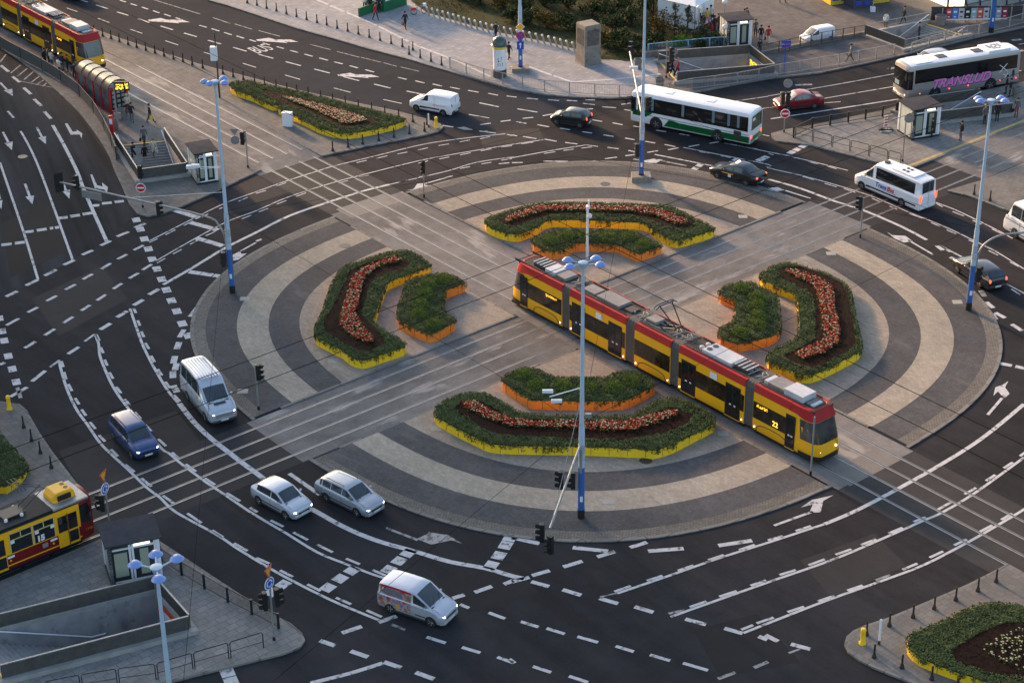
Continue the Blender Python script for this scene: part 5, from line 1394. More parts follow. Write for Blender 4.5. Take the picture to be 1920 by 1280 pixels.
# items on masts
k = MB(); k.bx(-.35, -.12, -.28, .3, 7.0, 8.0); k.build('control_box', M['white'], m_n, bevel=.03)
k = MB(); k.tube([(.1, 0, 9.2), (1.0, -.1, 9.4)], .04, 6); k.cyl((1.0, -.1, 9.2), (1.0, -.1, 11.6), .03); k.build('antenna', M['grey'], m_n)
def sign_disc(root, c, r, rim, face, kind, nrm=(0, -1), nm='road_sign'):
    a = math.atan2(nrm[1], nrm[0])+PI/2
    def tr(p): return (c[0]+p[0]*math.cos(a)-p[1]*math.sin(a), c[1]+p[0]*math.sin(a)+p[1]*math.cos(a), c[2]+p[2])
    def disc(r, y, n, m, name, par, rot=0, sx=1):
        b = MB(); vs = [tr((math.cos(2*PI*i/n+rot)*r*sx, y, math.sin(2*PI*i/n+rot)*r)) for i in range(n)]
        vb = [tr((math.cos(2*PI*i/n+rot)*r*sx, y+.02, math.sin(2*PI*i/n+rot)*r)) for i in range(n)]
        b.add(vs+vb, [tuple(range(n)), tuple(range(2*n-1, n-1, -1))]+[(i, n+i, n+(i+1) % n, (i+1) % n) for i in range(n)])
        return b.build(name, m, par)
    def quad(pts, y, m, name, par):
        b = MB(); vs = [tr((x, y, z)) for x, z in pts]; b.add(vs, [tuple(range(len(pts)))]); return b.build(name, m, par)
    n = {'tri': 3, 'dia': 4}.get(kind, 28); rot = {'tri': -PI/2, 'dia': 0}.get(kind, 0)
    if kind == 'square':
        b = MB(); q = [(-r, -r*1.25), (r, -r*1.25), (r, r*1.25), (-r, r*1.25)]
        vs = [tr((x, 0, z)) for x, z in q]+[tr((x, .02, z)) for x, z in q]
        b.add(vs, [(0, 1, 2, 3), (7, 6, 5, 4), (0, 4, 5, 1), (1, 5, 6, 2), (2, 6, 7, 3), (3, 7, 4, 0)]); s = b.build(nm, face, root)
        quad([(-r*.12, -r*.8), (r*.12, -r*.8), (r*.12, r*.2), (r*.45, r*.2), (0, r*.9), (-r*.45, r*.2), (-r*.12, r*.2)], -.008, M['white'], 'arrow_symbol', s)
        return s
    s = disc(r, 0, n, rim, nm, root, rot)
    if face is not None: disc(r*(.84 if kind != 'tri' else .72), -.008, n, face, 'sign_face', s, rot)
    if kind == 'noentry': quad([(-r*.68, -r*.17), (r*.68, -r*.17), (r*.68, r*.17), (-r*.68, r*.17)], -.012, M['white'], 'white_bar', s)
    if kind == 'nostop':
        for t in (PI/4, -PI/4):
            d = (math.cos(t), math.sin(t)); e = (-d[1], d[0]); w_ = r*.11; l_ = r*.85
            quad([(d[0]*l_*i+e[0]*w_*j, d[1]*l_*i+e[1]*w_*j) for i, j in ((-1, -1), (1, -1), (1, 1), (-1, 1))], -.012-.002*(t > 0), M['sign_red'], 'red_bar', s)
    if kind == 'round':
        for q in range(3):
            b = MB(); t0 = 2*PI*q/3; vs = []
            for j in range(7):
                t = t0+j/6*1.35
                vs += [tr((math.cos(t)*r*.42, -.012, math.sin(t)*r*.42)), tr((math.cos(t)*r*.62, -.012, math.sin(t)*r*.62))]
            b.add(vs, [(2*j, 2*j+1, 2*j+3, 2*j+2) for j in range(6)]); t = t0+1.35
            b.add([tr((math.cos(t)*r*.3, -.012, math.sin(t)*r*.3)), tr((math.cos(t)*r*.74, -.012, math.sin(t)*r*.74)), tr((math.cos(t+.5)*r*.52, -.012, math.sin(t+.5)*r*.52))], [(0, 1, 2)])
            b.build('arrow_symbol', M['white'], s)
    return s
sign_disc(m_n, (0, -.3, 4.4), .42, M['white'], M['sign_yellow'], 'dia')
sign_disc(m_n, (0, -.3, 3.55), .4, M['sign_red'], M['sign_blue'], 'nostop')
sign_disc(m_n, (0, -.3, 2.6), .32, M['sign_blue'], M['sign_blue'], 'square')

def signal_head(root, c, face, n=3, board=False, nm='signal_head', s=1.0):
    """traffic light: housing, visors, lenses; face = ground direction it shines to"""
    a = math.atan2(face[1], face[0])+PI/2
    ca, sa = math.cos(a), math.sin(a)
    def tr(p): return (c[0]+p[0]*ca-p[1]*sa, c[1]+p[0]*sa+p[1]*ca, c[2]+p[2])
    b = MB(); t = MB(); t.bx(-.16*s, .16*s, -.12, .14, -.19*n*s, .19*n*s); b.add([tr(p) for p in t.v], t.f)
    if board:
        t = MB(); t.bx(-.34, .34, .14, .16, -.19*n-.2, .19*n+.2); b.add([tr(p) for p in t.v], t.f)
    o = b.build(nm, M['black'], root, bevel=.02)
    for j in range(n):
        z = (n-1)*.19*s-j*.38*s
        b = MB(); m = 10; vs = []
        for i in range(m+1):
            th = -PI*.12+PI*1.24*i/m
            vs += [tr((math.cos(th)*.145*s, -.12, z+math.sin(th)*.145*s)), tr((math.cos(th)*.145*s, -.36 if math.sin(th) > 0 else -.22, z+math.sin(th)*.145*s))]
        b.add(vs, [(2*i, 2*i+1, 2*i+3, 2*i+2) for i in range(m)]); b.add(vs, [(2*i+2, 2*i+3, 2*i+1, 2*i) for i in range(m)]); b.build('visor', M['black'], o)
        b = MB(); b.add([tr((math.cos(2*PI*i/14)*.12*s, -.128, z+math.sin(2*PI*i/14)*.12*s)) for i in range(14)], [tuple(range(14))]); b.build('lens', M['lens_off'], o)
    return o
def loc(root, px, z):
    p = G(*px, z); return Vector((p.x-root.location.x, p.y-root.location.y, z-root.location.z))
# arm of the front mast, reaching towards the camera
def arm(root, pts, r=.07, m=None, nm='signal_arm'):
    k = MB(); k.tube(smooth_pts([Vector(p) for p in pts], 5), r, 10); return k.build(nm, m or M['grey'], root, 45)
e1 = loc(m_c, (1031, 1000), 5.2); d1 = Vector((e1.x, e1.y, 0)).normalized()
arm(m_c, [(d1.x*.2, d1.y*.2, 3.2), (d1.x*.25, d1.y*.25, 4.4), (d1.x*.55, d1.y*.55, 5.0), (d1.x*1.4, d1.y*1.4, 5.3), (e1.x, e1.y, 5.4)], .075)
h1 = loc(m_c, (1046, 857), 4.9)
signal_head(m_c, e1*.42+Vector((-.45, 0, 5.1-.42*e1.z)), (-1, .15)); signal_head(m_c, (e1.x*.99-.45, e1.y*.99, 5.1), (-1, .15)); signal_head(m_c, (e1.x*1.0+.0, e1.y*1.08, 4.85), (-.6, -.8))
signal_head(m_c, (-.5, -.05, 2.6), (-1, .1))
k = MB(); k.tube([(e1.x*.97, e1.y*.97, 5.4), (0, 0, 8.4)], .018, 5); k.build('stay_cable', M['grey'], m_c)
k = MB(); k.tube([(0, 0, 8.9), (-1.9, -.35, 8.5)], .035, 6); k.build('camera_arm', M['white'], m_c)
for q in ((-1.5, -.5, 8.2), (-2.0, -.05, 8.6)):
    k = MB(); k.bx(q[0]-.32, q[0]+.32, q[1]-.11, q[1]+.11, q[2], q[2]+.2); k.build('camera', M['white'], m_c, bevel=.04)
k = MB(); k.bx(.2, .55, -.1, .1, 6.9, 7.15); k.build('junction_box', M['grey'], m_c)
# arm of the west mast
e2 = loc(m_l, (110, 346), 5.9); d2 = Vector((e2.x, e2.y, 0)).normalized()
arm(m_l, [(d2.x*.2, d2.y*.2, 3.0), (d2.x*.26, d2.y*.26, 4.2), (d2.x*.7, d2.y*.7, 5.2), (d2.x*2.0, d2.y*2.0, 5.75), (e2.x*.6, e2.y*.6, 5.9), (e2.x, e2.y, 6.0)], .075)
signal_head(m_l, (e2.x, e2.y, 6.0), (-.5, .86), 3, True); q = e2*.88; signal_head(m_l, (q.x, q.y, 6.3), (-.95, -.3)); q = e2*.4; signal_head(m_l, (q.x, q.y, 5.55), (.95, .3))
k = MB(); q0, q1 = e2*.74, e2*.86; k.obx((q0.x, q0.y), (q1.x, q1.y), .05, 5.15, 5.75); k.build('sign_panel', M['sign_back'], m_l)
signal_head(m_l, (-.45, -.1, 2.7), (-.5, .86), 3)
k = MB(); k.tube([(0, 0, 8.0), (e2.x*.55, e2.y*.55, 6.0)], .016, 5); k.tube([(0, 0, 10.0), (-2.6, .3, 9.8)], .03, 6); k.build('stay_cable', M['white'], m_l)
k = MB(); k.bx(-2.6, -1.9, .1, .4, 9.75, 10.0); k.bx(-2.2, -1.6, -.2, .1, 9.95, 10.2); k.build('camera', M['white'], m_l, bevel=.04)
k = MB(); k.tube([(-.0, .1, 9.9), (-1.6, .3, 9.7), (-1.6, .3, 10.7), (-.1, .1, 10.8)], .025, 6); k.build('bracket', M['white'], m_l)
# arm of the east mast (runs out of the picture)
arm(m_r, [(.2, .0, 3.0), (.25, 0, 4.2), (.6, .1, 5.0), (1.6, .3, 5.6), (3.2, .6, 5.7), (6.5, 1.3, 5.7)], .075)
signal_head(m_r, (6.3, 1.3, 5.6), (1, .2)); signal_head(m_r, (.5, .3, 2.6), (.8, .6))
# arm of the north mast
e4 = loc(m_t, (1180, 88), 6.6); d4 = Vector((e4.x, e4.y, 0)).normalized()
arm(m_t, [(d4.x*.2, d4.y*.2, 3.4), (d4.x*.3, d4.y*.3, 4.4), (d4.x*1.2, d4.y*1.2, 5.4), (e4.x, e4.y, 6.3)], .075)
for f in (.97, 1.06): signal_head(m_t, (e4.x*f+.2*(f > 1), e4.y*f, 6.1), (.6, .8))
signal_head(m_t, (.35, .1, 6.6), (.9, .2), 3); signal_head(m_t, (-.4, -.05, 2.6), (-.3, .95), 3)
k = MB(); k.bx(e4.x*.6-.4, e4.x*.6+.3, e4.y*.6-.12, e4.y*.6+.1, 6.5, 6.75); k.build('camera', M['white'], m_t, bevel=.04)
# thin camera pole behind the north planters
p = G(1101, 484, KZ); o = thing('camera_pole', 'white camera pole standing behind the tram roof', 'pole', p)
k = MB(); k.cyl((0, 0, -.07), (0, 0, 4.3), .11, .09, 12); k.build('pole', M['white'], o, 40)
k = MB(); k.ball((.15, -.1, 3.55), .2, 10, 6); k.build('dome_camera', M['white'], o, 40)
k = MB(); k.bx(-.12, .18, -.3, .1, 4.2, 4.4); k.bx(.02, .14, -.1, .1, 4.4, 4.8); k.build('camera', M['white'], o, bevel=.03)
# traction pole behind the west mast
p = G(412, 183, KZ); o = thing('traction_pole', 'dark thin pole with a white box beyond the west mast', 'pole', p)
k = MB(); k.cyl((0, 0, 0), (0, 0, 6.2), .09, .05, 10); k.build('pole', M['dark'], o, 40)
k = MB(); k.bx(-.5, .1, -.3, .2, 3.6, 4.9); k.build('box', M['white'], o, bevel=.03)

def signal_post(label, base, h, heads, z0=KZ, signs=(), col=None, name='traffic_light', cat='traffic light'):
    p = G(*base, z0); o = thing(name, label, cat, p)
    k = MB(); k.cyl((0, 0, 0), (0, 0, h), .055, n=10); k.build('post', col or M['grey'], o, 40)
    k = MB(); k.cyl((0, 0, -.07), (0, 0, .22), .085, n=10); k.build('post_foot', M['black'], o, 40)
    for off, z, face, n in heads: signal_head(o, (off[0], off[1], z), face, n)
    for args in signs: sign_disc(o, *args)
    return o
signal_post('slim traffic light on the west rim beside the silver minibus', (485, 766), 3.3, [((.18, 0), 2.75, (1, -.1), 3)])
signal_post('slim traffic light on the north west rim beside the tram crossing', (795, 369), 3.2, [((0, -.2), 2.7, (-.2, -1), 3)])
signal_post('slim traffic light on the east rim where the cross tracks leave', (1613, 444), 3.3, [((-.2, 0), 2.85, (-1, .2), 3)])
signal_post('bare grey post in front of the tram cab', (1520, 888), 4.1, [], name='post', cat='post')
signal_post('traffic light with a yield sign and a round blue arrow sign near the railings', (514, 1199), 4.9, [((-.35, 0), 2.6, (-.9, -.3), 3), ((.3, .2), 2.7, (.9, .4), 3)], KZ, [((-.0, -.08, 4.6), .5, M['sign_red'], M['sign_yellow'], 'tri', (.93, -.38)), ((0, -.08, 3.8), .38, M['white'], M['sign_blue'], 'round', (.82, -.57))])
signal_post('traffic light with yield and roundabout signs next to the old tram', (208, 1003), 4.1, [((-.3, 0), 2.3, (-1, -.1), 3)], KZ, [((0, -.08, 4.2), .5, M['sign_red'], M['sign_yellow'], 'tri', (.96, -.28)), ((0, -.08, 3.3), .38, M['white'], M['sign_blue'], 'round', (.9, -.43))])
signal_post('no entry sign on the tip of the tram stop refuge', (268, 389), 1.9, [], KZ, [((0, -.08, 1.75), .4, M['white'], M['sign_red'], 'noentry')], name='no_entry_sign', cat='road sign')
signal_post('traffic light beside a round sign back near the stair pit of the tram stop', (265, 348), 3.0, [((0, 0), 1.2, (.2, 1), 3)], KZ, [((0, -.08, 2.4), .38, M['sign_back'], None, 'plain'), ((0, -.08, 3.1), .42, M['sign_back'], None, 'tri')])
signal_post('post with two sign backs beside the tram tracks', (465, 314), 3.3, [((-.3, .1), 2.6, (.2, 1), 3)], KZ, [((-.9, -.08, 2.5), .38, M['sign_back'], None, 'plain'), ((-.9, -.08, 3.3), .42, M['sign_back'], None, 'tri')])
signal_post('no entry sign on the tip of the railed refuge in front of the red saloon', (1470, 248), 2.0, [((-.25, .1), 3.1, (-.3, 1), 3), ((.2, .1), 3.1, (.5, 1), 3)], KZ, [((0, -.08, 1.75), .42, M['white'], M['sign_red'], 'noentry'), ((.1, -.05, 4.5), .4, M['sign_back'], None, 'plain')], name='no_entry_sign', cat='road sign')
signal_post('traffic light near the stair entrance with the person in a red belt', (1249, 146), 3.6, [((.35, 0), 2.2, (.9, .3), 4), ((.1, .1), 1.0, (.9, .3), 3)])
signal_post('post with a sign back between the stair entrance and the railing', (1264, 141), 2.6, [], KZ, [((0, -.05, 2.3), .3, M['sign_back'], None, 'plain')], name='post', cat='post')
signal_post('tall post with a round sign back beside the glass lift of the railed refuge', (1692, 303), 4.2, [], KZ, [((.25, -.05, 3.9), .42, M['sign_back'], None, 'plain')], name='road_sign', cat='road sign')
# street name post
p = G(1470, 138, KZ); o = thing('street_sign', 'blue street name post with red banded plates by the long railing', 'street sign', p)
k = MB(); k.cyl((0, 0, 0), (0, 0, 3.0), .06, n=10); k.build('post', M['sign_blue'], o, 40)
for z, a in ((2.55, .3), (2.95, -.2)):
    k = MB(); k.obx((-.4*math.cos(a), -.4*math.sin(a)), (.5*math.cos(a), .5*math.sin(a)), .04, z, z+.28); q = k.build('name_plate', M['sign_blue'], o)
    k = MB(); k.obx((-.4*math.cos(a), -.4*math.sin(a)), (.5*math.cos(a), .5*math.sin(a)), .05, z-.06, z+.02); k.build('red_band', M['sign_red'], q)
# red-white warning board
p = G(1660, 243, KZ); o = thing('warning_board', 'red and white striped warning board on a dark rubber foot', 'warning board', p)
k = MB(); k.bx(-.15, .15, -.03, .03, .25, 1.3); s = k.build('board', M['white'], o)
for j in range(4):
    k = MB(); z = .3+j*.26; k.add([(-.15, -.035, z), (.15, -.035, z+.08), (.15, -.035, z+.21), (-.15, -.035, z+.13)], [(0, 1, 2, 3)]); k.build('red_stripe', M['sign_red'], s)
k = MB(); k.bx(-.6, .6, -.3, .3, 0, .14); k.bx(-.55, -.3, -.5, -.25, 0, .3); k.build('foot', M['black'], o, bevel=.03)
k = MB(); k.bx(-.55, .45, -.75, -.4, 0, .1); k.build('sandbag', M['plinth'], o, bevel=.04)

# ------------------------------------------------------------------ bollards
def bollard_proto():
    k = MB(); k.lathe([(.0, 0), (.13, 0), (.13, .12), (.1, .16), (.085, .24), (.06, .3), (.052, .74), (.06, .76), (.06, .8), (.045, .86), (.03, .9), (0, .92)], n=12)
    o = k.build('bollard', M['black'], None, 40); return o
BP = [None]
def bollards(s, label, group):
    for q in GP(s, KZ):
        if BP[0] is None: BP[0] = o = bollard_proto()
        else: o = BP[0].copy(); COL.objects.link(o)
        o.location = q; tag(o, label, 'bollard', group)
bollards('a0 528 185 587 207 645 228 706 250 771 272 834 292 896 315 962 337 1026 358 1095 380 1163 400 1231 422 1302 445 1373 465 1443 487 1521 511 1673 555 1750 578 1826 600 1910 622|a1 66 642 152 665 233 685 308 705 393 720 486 743 576 767 671 787 768 810 868 837 967 860 1071 885 1177 915 1283 935', 'black bollard in the long row between the tram track pavement and the avenue', 'bollards along the near kerb of the avenue')
bollards('a1 1264 985 1151 1005 1035 1030 921 1055 801 1080 691 1105 576 1132', 'black bollard in the short row in front of the triangular yellow planter', 'bollards in front of the triangular planter')
bollards('a0 1855 25|a1 8 42 80 65 154 85 228 107 304 128 380 150 458 172 531 190 609 215 688 237 768 258 850 283 931 306 1014 330 1098 353 1177 377', 'black bollard in the row on the wide pavement by the white line', 'bollards on the wide pavement')
bollards('a1 1149 410 1232 436 1313 462 1392 490', 'black bollard among the four that lead to the pavement railing', 'bollards before the railing')
bollards('c0 178 645 237 745 303 837 385 947', 'black bollard among the four near the blue estate car and the small planter', 'bollards at the west corner')
bollards('d3 1710 522 1573 590 1407 658 1246 725 1087 788 910 852 738 918', 'black bollard in the kerb row beyond the large south east planter', 'bollards beyond the south east planter')
bollards('d3 795 1088 1003 1165 1227 1253 1420 1340', 'black bollard in the row on the near side of the south east planter', 'bollards before the south east planter')
bollards('b3 1545 178 1665 225', 'black bollard on the pavement corner behind the entering white minibus', 'bollards at the east corner')
for px, lb in (((18, 767), 'yellow traffic post on the corner by the small west planter'), ((1617, 1206), 'yellow traffic post on the rounded south east corner'), ((818, 240), 'yellow traffic post on the tip beyond the triangular planter')):
    p = G(*px, KZ); k = MB(); k.lathe([(0, 0), (.2, 0), (.2, .08), (.14, .16), (.13, .8), (.15, .84), (.15, .95), (.1, 1.02), (0, 1.04)], n=14); o = k.build('yellow_post', M['yellow'], None, 40); o.location = p; tag(o, lb, 'post')
for px, lb, h in (((1648, 1207), 'thin white post next to the yellow post at the south east corner', 1.6), ((804, 239), 'thin white post next to the yellow post beyond the triangular planter', 1.25)):
    p = G(*px, KZ); o = thing('white_post', lb, 'post', p); k = MB(); k.cyl((0, 0, .2), (0, 0, h), .06, n=10); k.ball((0, 0, h), .07, 8, 5); k.build('post', M['white'], o, 40); k = MB(); k.cyl((0, 0, 0), (0, 0, .25), .075, n=10); k.build('foot', M['dark'], o)
p = G(540, 236, KZ); k = MB(); k.bx(-.42, .42, -.25, .25, 0, 1.25); k.bx(-.45, .45, -.28, .28, 1.2, 1.28); o = k.build('switch_cabinet', M['white'], None, bevel=.02); o.location = p; o.rotation_euler = (0, 0, R(-15)); tag(o, 'white switch cabinet in front of the triangular planter', 'cabinet')
for px, lb, r in (((1196, 128), 'concrete bin behind the north mast near the lawn', .4), ((1237, 164), 'concrete bin inside the railing near the stair entrance', .42), ((228, 222), 'concrete bin at the end of the tram shelter', .42), ((218, 243), 'concrete bin beside the red ticket machine', .3), ((124, 155), 'concrete bin between people waiting at the tram stop', .35), ((1905, 181), 'round bin behind people at the railed refuge', .4), ((1763, 46), 'concrete planter tub beside the poster fence', .6)):
    p = G(*px, KZ); k = MB(); k.lathe([(0, 0), (r*.8, 0), (r, .9), (r*.86, .92), (r*.78, .75), (0, .7)], n=16); o = k.build('litter_bin', M['concrete'], None, 40); o.location = p; tag(o, lb, 'litter bin')

# ------------------------------------------------------------------ fences
def fence(label, s, style, z=KZ, h=1.1, name='fence', group=None, step=None, cols=None, posts_px=None):
    pts = GP(s, z) if isinstance(s, str) else s
    o = thing(name, label, 'fence', pts[0], 0, group); o0 = pts[0]
    P = [Vector((q.x-o0.x, q.y-o0.y)) for q in pts]
    pm, rm = cols
    if step:      # resample
        Q = [P[0]]
        for a, c in zip(P, P[1:]):
            n = max(1, round((c-a).length/step))
            Q += [a+(c-a)*j/n for j in range(1, n+1)]
        P = Q
    pp = None
    for q in P:
        if style == 'hoop': break
        k = MB(); w_ = .05 if style != 'thick' else .07
        k.bx(-w_, w_, -w_, w_, 0, h+(.06 if style == 'thick' else 0)); x = k.build('post', pm, o); x.location = (q.x, q.y, 0)
    rails = MB(); bars = MB()
    for a, c in zip(P, P[1:]):
        d = (c-a); L_ = d.length; d.normalize()
        if style == 'hoop':
            g = .06; A_, C_ = a+d*g, c-d*g
            pts3 = [(A_.x, A_.y, 0), (A_.x, A_.y, h-.1), (A_.x+d.x*.1, A_.y+d.y*.1, h), (C_.x-d.x*.1, C_.y-d.y*.1, h), (C_.x, C_.y, h-.1), (C_.x, C_.y, 0)]
            k = MB(); k.tube(pts3, .032, 6); k.tube([(A_.x, A_.y, .42), (C_.x, C_.y, .42)], .022, 6); k.build('rail_hoop', pm, o, 40)
            continue
        zs = (h, .14) if style != 'rail2' else (h, .55)
        for zz in zs: rails.obx(a, c, .05, zz-.05, zz)
        sp = {'bars': .14, 'mesh': .09, 'thick': .1}.get(style)
        if style == 'panel':
            n = max(1, int(L_/.05)); 
            for j in range(n):
                q = a+d*(L_*(j+.5)/n); bars.obx(q-d*.016, q+d*.016, .03, .1, h-.06)
        elif sp:
            n = max(1, int(L_/sp))
            for j in range(1, n):
                q = a+d*(L_*j/n); bars.obx(q-d*.008, q+d*.008, .016, .14, h-.05)
    if style != 'hoop':
        rails.build('rail', rm, o)
        if bars.v: bars.build('bars', rm if style != 'thick' else pm, o)
    return o
LG = mat('pale_grey_railing', (.3, .29, .275), .55, .15, 3)
fence('pale railing with thin bars along the rounded pavement edge beyond the island', 'a1 1455 512 1578 556 1710 597 1850 630|a2 80 660 245 685 430 700 620 715 803 722 990 720 1180 705 1350 672 1520 652 1690 628 1850 600|a3 90 562 240 540 390 512 530 492 680 462 810 436 945 412', 'bars', cols=(LG, LG))
fence('pale railing along the road in front of the plaza stairs', 'a3 1075 402 1205 358 1325 325 1455 282 1580 262 1810 208 1960 165', 'bars', cols=(LG, LG))
fence('black post fence on the road side of the railed refuge', 'a3 190 1030 330 963 465 940 600 918 730 896 858 874 960 850', 'thick', cols=(M['black'], M['dark']), h=.95)
fence('row of grey hoop railings on the near side of the railed refuge', 'a3 200 1030 335 1062 480 1098 615 1133 757 1169 897 1210 997 1236', 'hoop', cols=(M['dark'], M['dark']), h=1.0)
fence('black post fence on the east side of the old tram stop', 'd0 925 160 1050 255 1210 365 1365 470 1535 572 1710 670 1890 762|d1 170 868', 'thick', cols=(M['black'], M['dark']), h=.95)
fence('row of black hoop railings along the bottom road edge', 'd0 340 1390 615 1335 890 1290 1180 1252 1455 1170 1725 1092 1985 1012', 'hoop', cols=(M['black'], M['black']), h=1.05)
fence('grey fence panels between the tram stop and the road on the far west', 'p -40 62 0 90 40 112 80 133 115 155 150 182 176 212 196 245 210 275 219 300', 'panel', cols=(M['dark'], flat_mat('fence_grey', (.11, .105, .1), .6)), h=1.25)
fence('pale blue railing in front of the park shrubs', 'p 1215 104 1250 100 1290 96 1330 92 1366 90', 'bars', cols=(flat_mat('rail_blue', (.22, .45, .62)), flat_mat('rail_blue', (.22, .45, .62))), h=1.15, step=2.2)
fence('dark railing on the low wall in front of the parked white van', 'p 1426 104 1460 97 1500 88 1540 80 1580 73 1622 66', 'bars', z=KZ+.35, cols=(M['dark'], M['dark']), h=1.05, step=1.6)
k = MB(); pts = GP('p 1424 104.5 1460 97 1500 88 1540 80 1580 73 1622 66', KZ)
for a, c in zip(pts, pts[1:]): k.obx(a, c, .3, KZ, KZ+.37)
tag(k.build('low_wall', M['concrete']), 'low concrete wall under the dark railing of the plaza', 'wall')
k = MB(); pts = GP('p 1209 108 1250 103 1290 99', KZ)
for a, c in zip(pts, pts[1:]): k.obx(a, c, .35, KZ, KZ+.55)
tag(k.build('low_wall', M['concrete']), 'low concrete wall below the pale blue railing', 'wall')

# ------------------------------------------------------------------ stair pits
def stair_pit(key, label, depth=2.7, h=1.1, step_from=0.0, handrail=True, poster=None, nwall=True, rail=None):
    nl, nr, fr, fl = PITS[key]
    o0 = Vector((nl.x, nl.y, KZ)); o = thing('stair_entrance', label, 'stair entrance', o0)
    P = [Vector((q.x-o0.x, q.y-o0.y)) for q in (nl, nr, fr, fl)]
    # order so that it runs counter-clockwise seen from above
    A = sum(P[i].x*P[(i+1) % 4].y-P[(i+1) % 4].x*P[i].y for i in range(4))
    nl, nr, fr, fl = P
    u = ((nr-nl)+(fr-fl)).normalized()
    w = MB()   # inner retaining walls (face inwards and outwards)
    for a, c in ((nl, nr), (nr, fr), (fr, fl)):
        w.obx(a, c, .06, -depth, .0)
    w.build('retaining_wall', M['wallc'], o)
    b = MB(); f = [nl, nr, fr, fl] if A > 0 else [fl, fr, nr, nl]; b.add([(q.x, q.y, -depth) for q in f], [(0, 1, 2, 3)]); b.build('floor', M['dark'], o)
    L_ = (nr-nl).length
    ns = 20; run = min(L_*.72, 6.6)
    s = MB()
    for j in range(ns):
        t0 = run*j/ns/L_; t1 = run/L_
        a0, c0 = nl+(nr-nl)*t0, fl+(fr-fl)*t0; a1, c1 = nl+(nr-nl)*(run*(j+1)/ns/L_), fl+(fr-fl)*(run*(j+1)/ns/L_)
        z = -depth*(j+.0)/ns-.02
        q = [a0, a1, c1, c0] if A > 0 else [c0, c1, a1, a0]
        s.prism([(p.x, p.y) for p in q], -depth, z)
    s.build('steps', M['plinth'], o)
    b = MB(); a, c = nl+(nr-nl)*.02, fl+(fr-fl)*.02; b.obx(a, c, .1, -.025, .006); b.build('edge_strip', M['yellow'], o)
    # plinth kerbs
    k = MB()
    off = .22 if A > 0 else -.22
    for a, c in ((nl, nr), (nr, fr), (fr, fl)):
        d = (c-a).normalized(); e = .42
        k.obx(a-d*e*(1 if a is nl else 0)-d*(.0), c+d*(.44 if c is not fl else .42), .44, -.02, .26, off=-off if A > 0 else off*-1)
    k.build('plinth', M['plinth'], o, bevel=.02)
    # slatted parapets
    for a, c in ((nl, nr), (nr, fr), (fr, fl)):
        d = (c-a).normalized(); n = Vector((d.y, -d.x)) if A > 0 else Vector((-d.y, d.x)); a2, c2 = a+n*.1, c+n*.1
        if rail and (a is nl or c is fl):
            k = MB(); k.obx(a2, c2, .05, h-.05, h+.0)
            for j in range(7): q = a2+(c2-a2)*j/6; k.bx(q.x-.02, q.x+.02, q.y-.02, q.y+.02, .26, h)
            k.obx(a2, c2, .03, .55, .58); k.build('parapet_rail', M['grey'], o); continue
        k = MB(); k.obx(a2, c2, .03, .26, h); Lq = (c2-a2).length; nb = int(Lq/.09)
        for j in range(nb+1):
            q = a2+(c2-a2)*j/nb; k.obx(q-d*.018, q+d*.018, .09, .27, h-.02)
        p_ = k.build('parapet', M['slat'], o)
        k = MB(); k.obx(a2-d*.03, c2+d*.03, .1, h, h+.05); k.build('parapet_rail', M['grey'], p_)
    if handrail:
        for side in ((nl, nr), (fl, fr)):
            k = MB(); a, c = side; ins = ((fl-nl) if a is nl else (nl-fl)).normalized()*.14
            a = a+ins; c = c+ins; m_ = a+(c-a)*(run/L_)
            k.tube([(a.x, a.y, .95), (m_.x, m_.y, .95-depth), (m_.x+u.x*.8, m_.y+u.y*.8, .95-depth)], .045, 6); k.build('handrail', M['white'], o)
    if poster:
        k = MB(); a, c = nr+(fr-nr)*.1-u*.06, nr+(fr-nr)*.92-u*.06; k.obx(a, c, .04, -1.5, -.12); q = k.build('poster', M['screen'] if poster == 'y' else flat_mat('poster_red', (.5, .06, .03)), o)
        k = MB(); a, c = a-u*.03, c-u*.03; k.obx(a+(c-a)*.2, a+(c-a)*.75, .02, -1.2, -.5); k.build('poster_print', M['sign_blue'] if poster == 'y' else M['white'], q)
    return o
stair_pit('sw', 'stair pit with slatted walls beside the old tram stop', poster='r')
stair_pit('nw', 'stair pit with people on its steps on the tram stop refuge')
stair_pit('north', 'stair pit with a yellow poster below the park shrubs', poster='y')
stair_pit('east', 'stair pit behind the glass lift of the railed refuge')
stair_pit('plaza', 'wide stair pit with thin rails in front of the poster fence', rail=True)

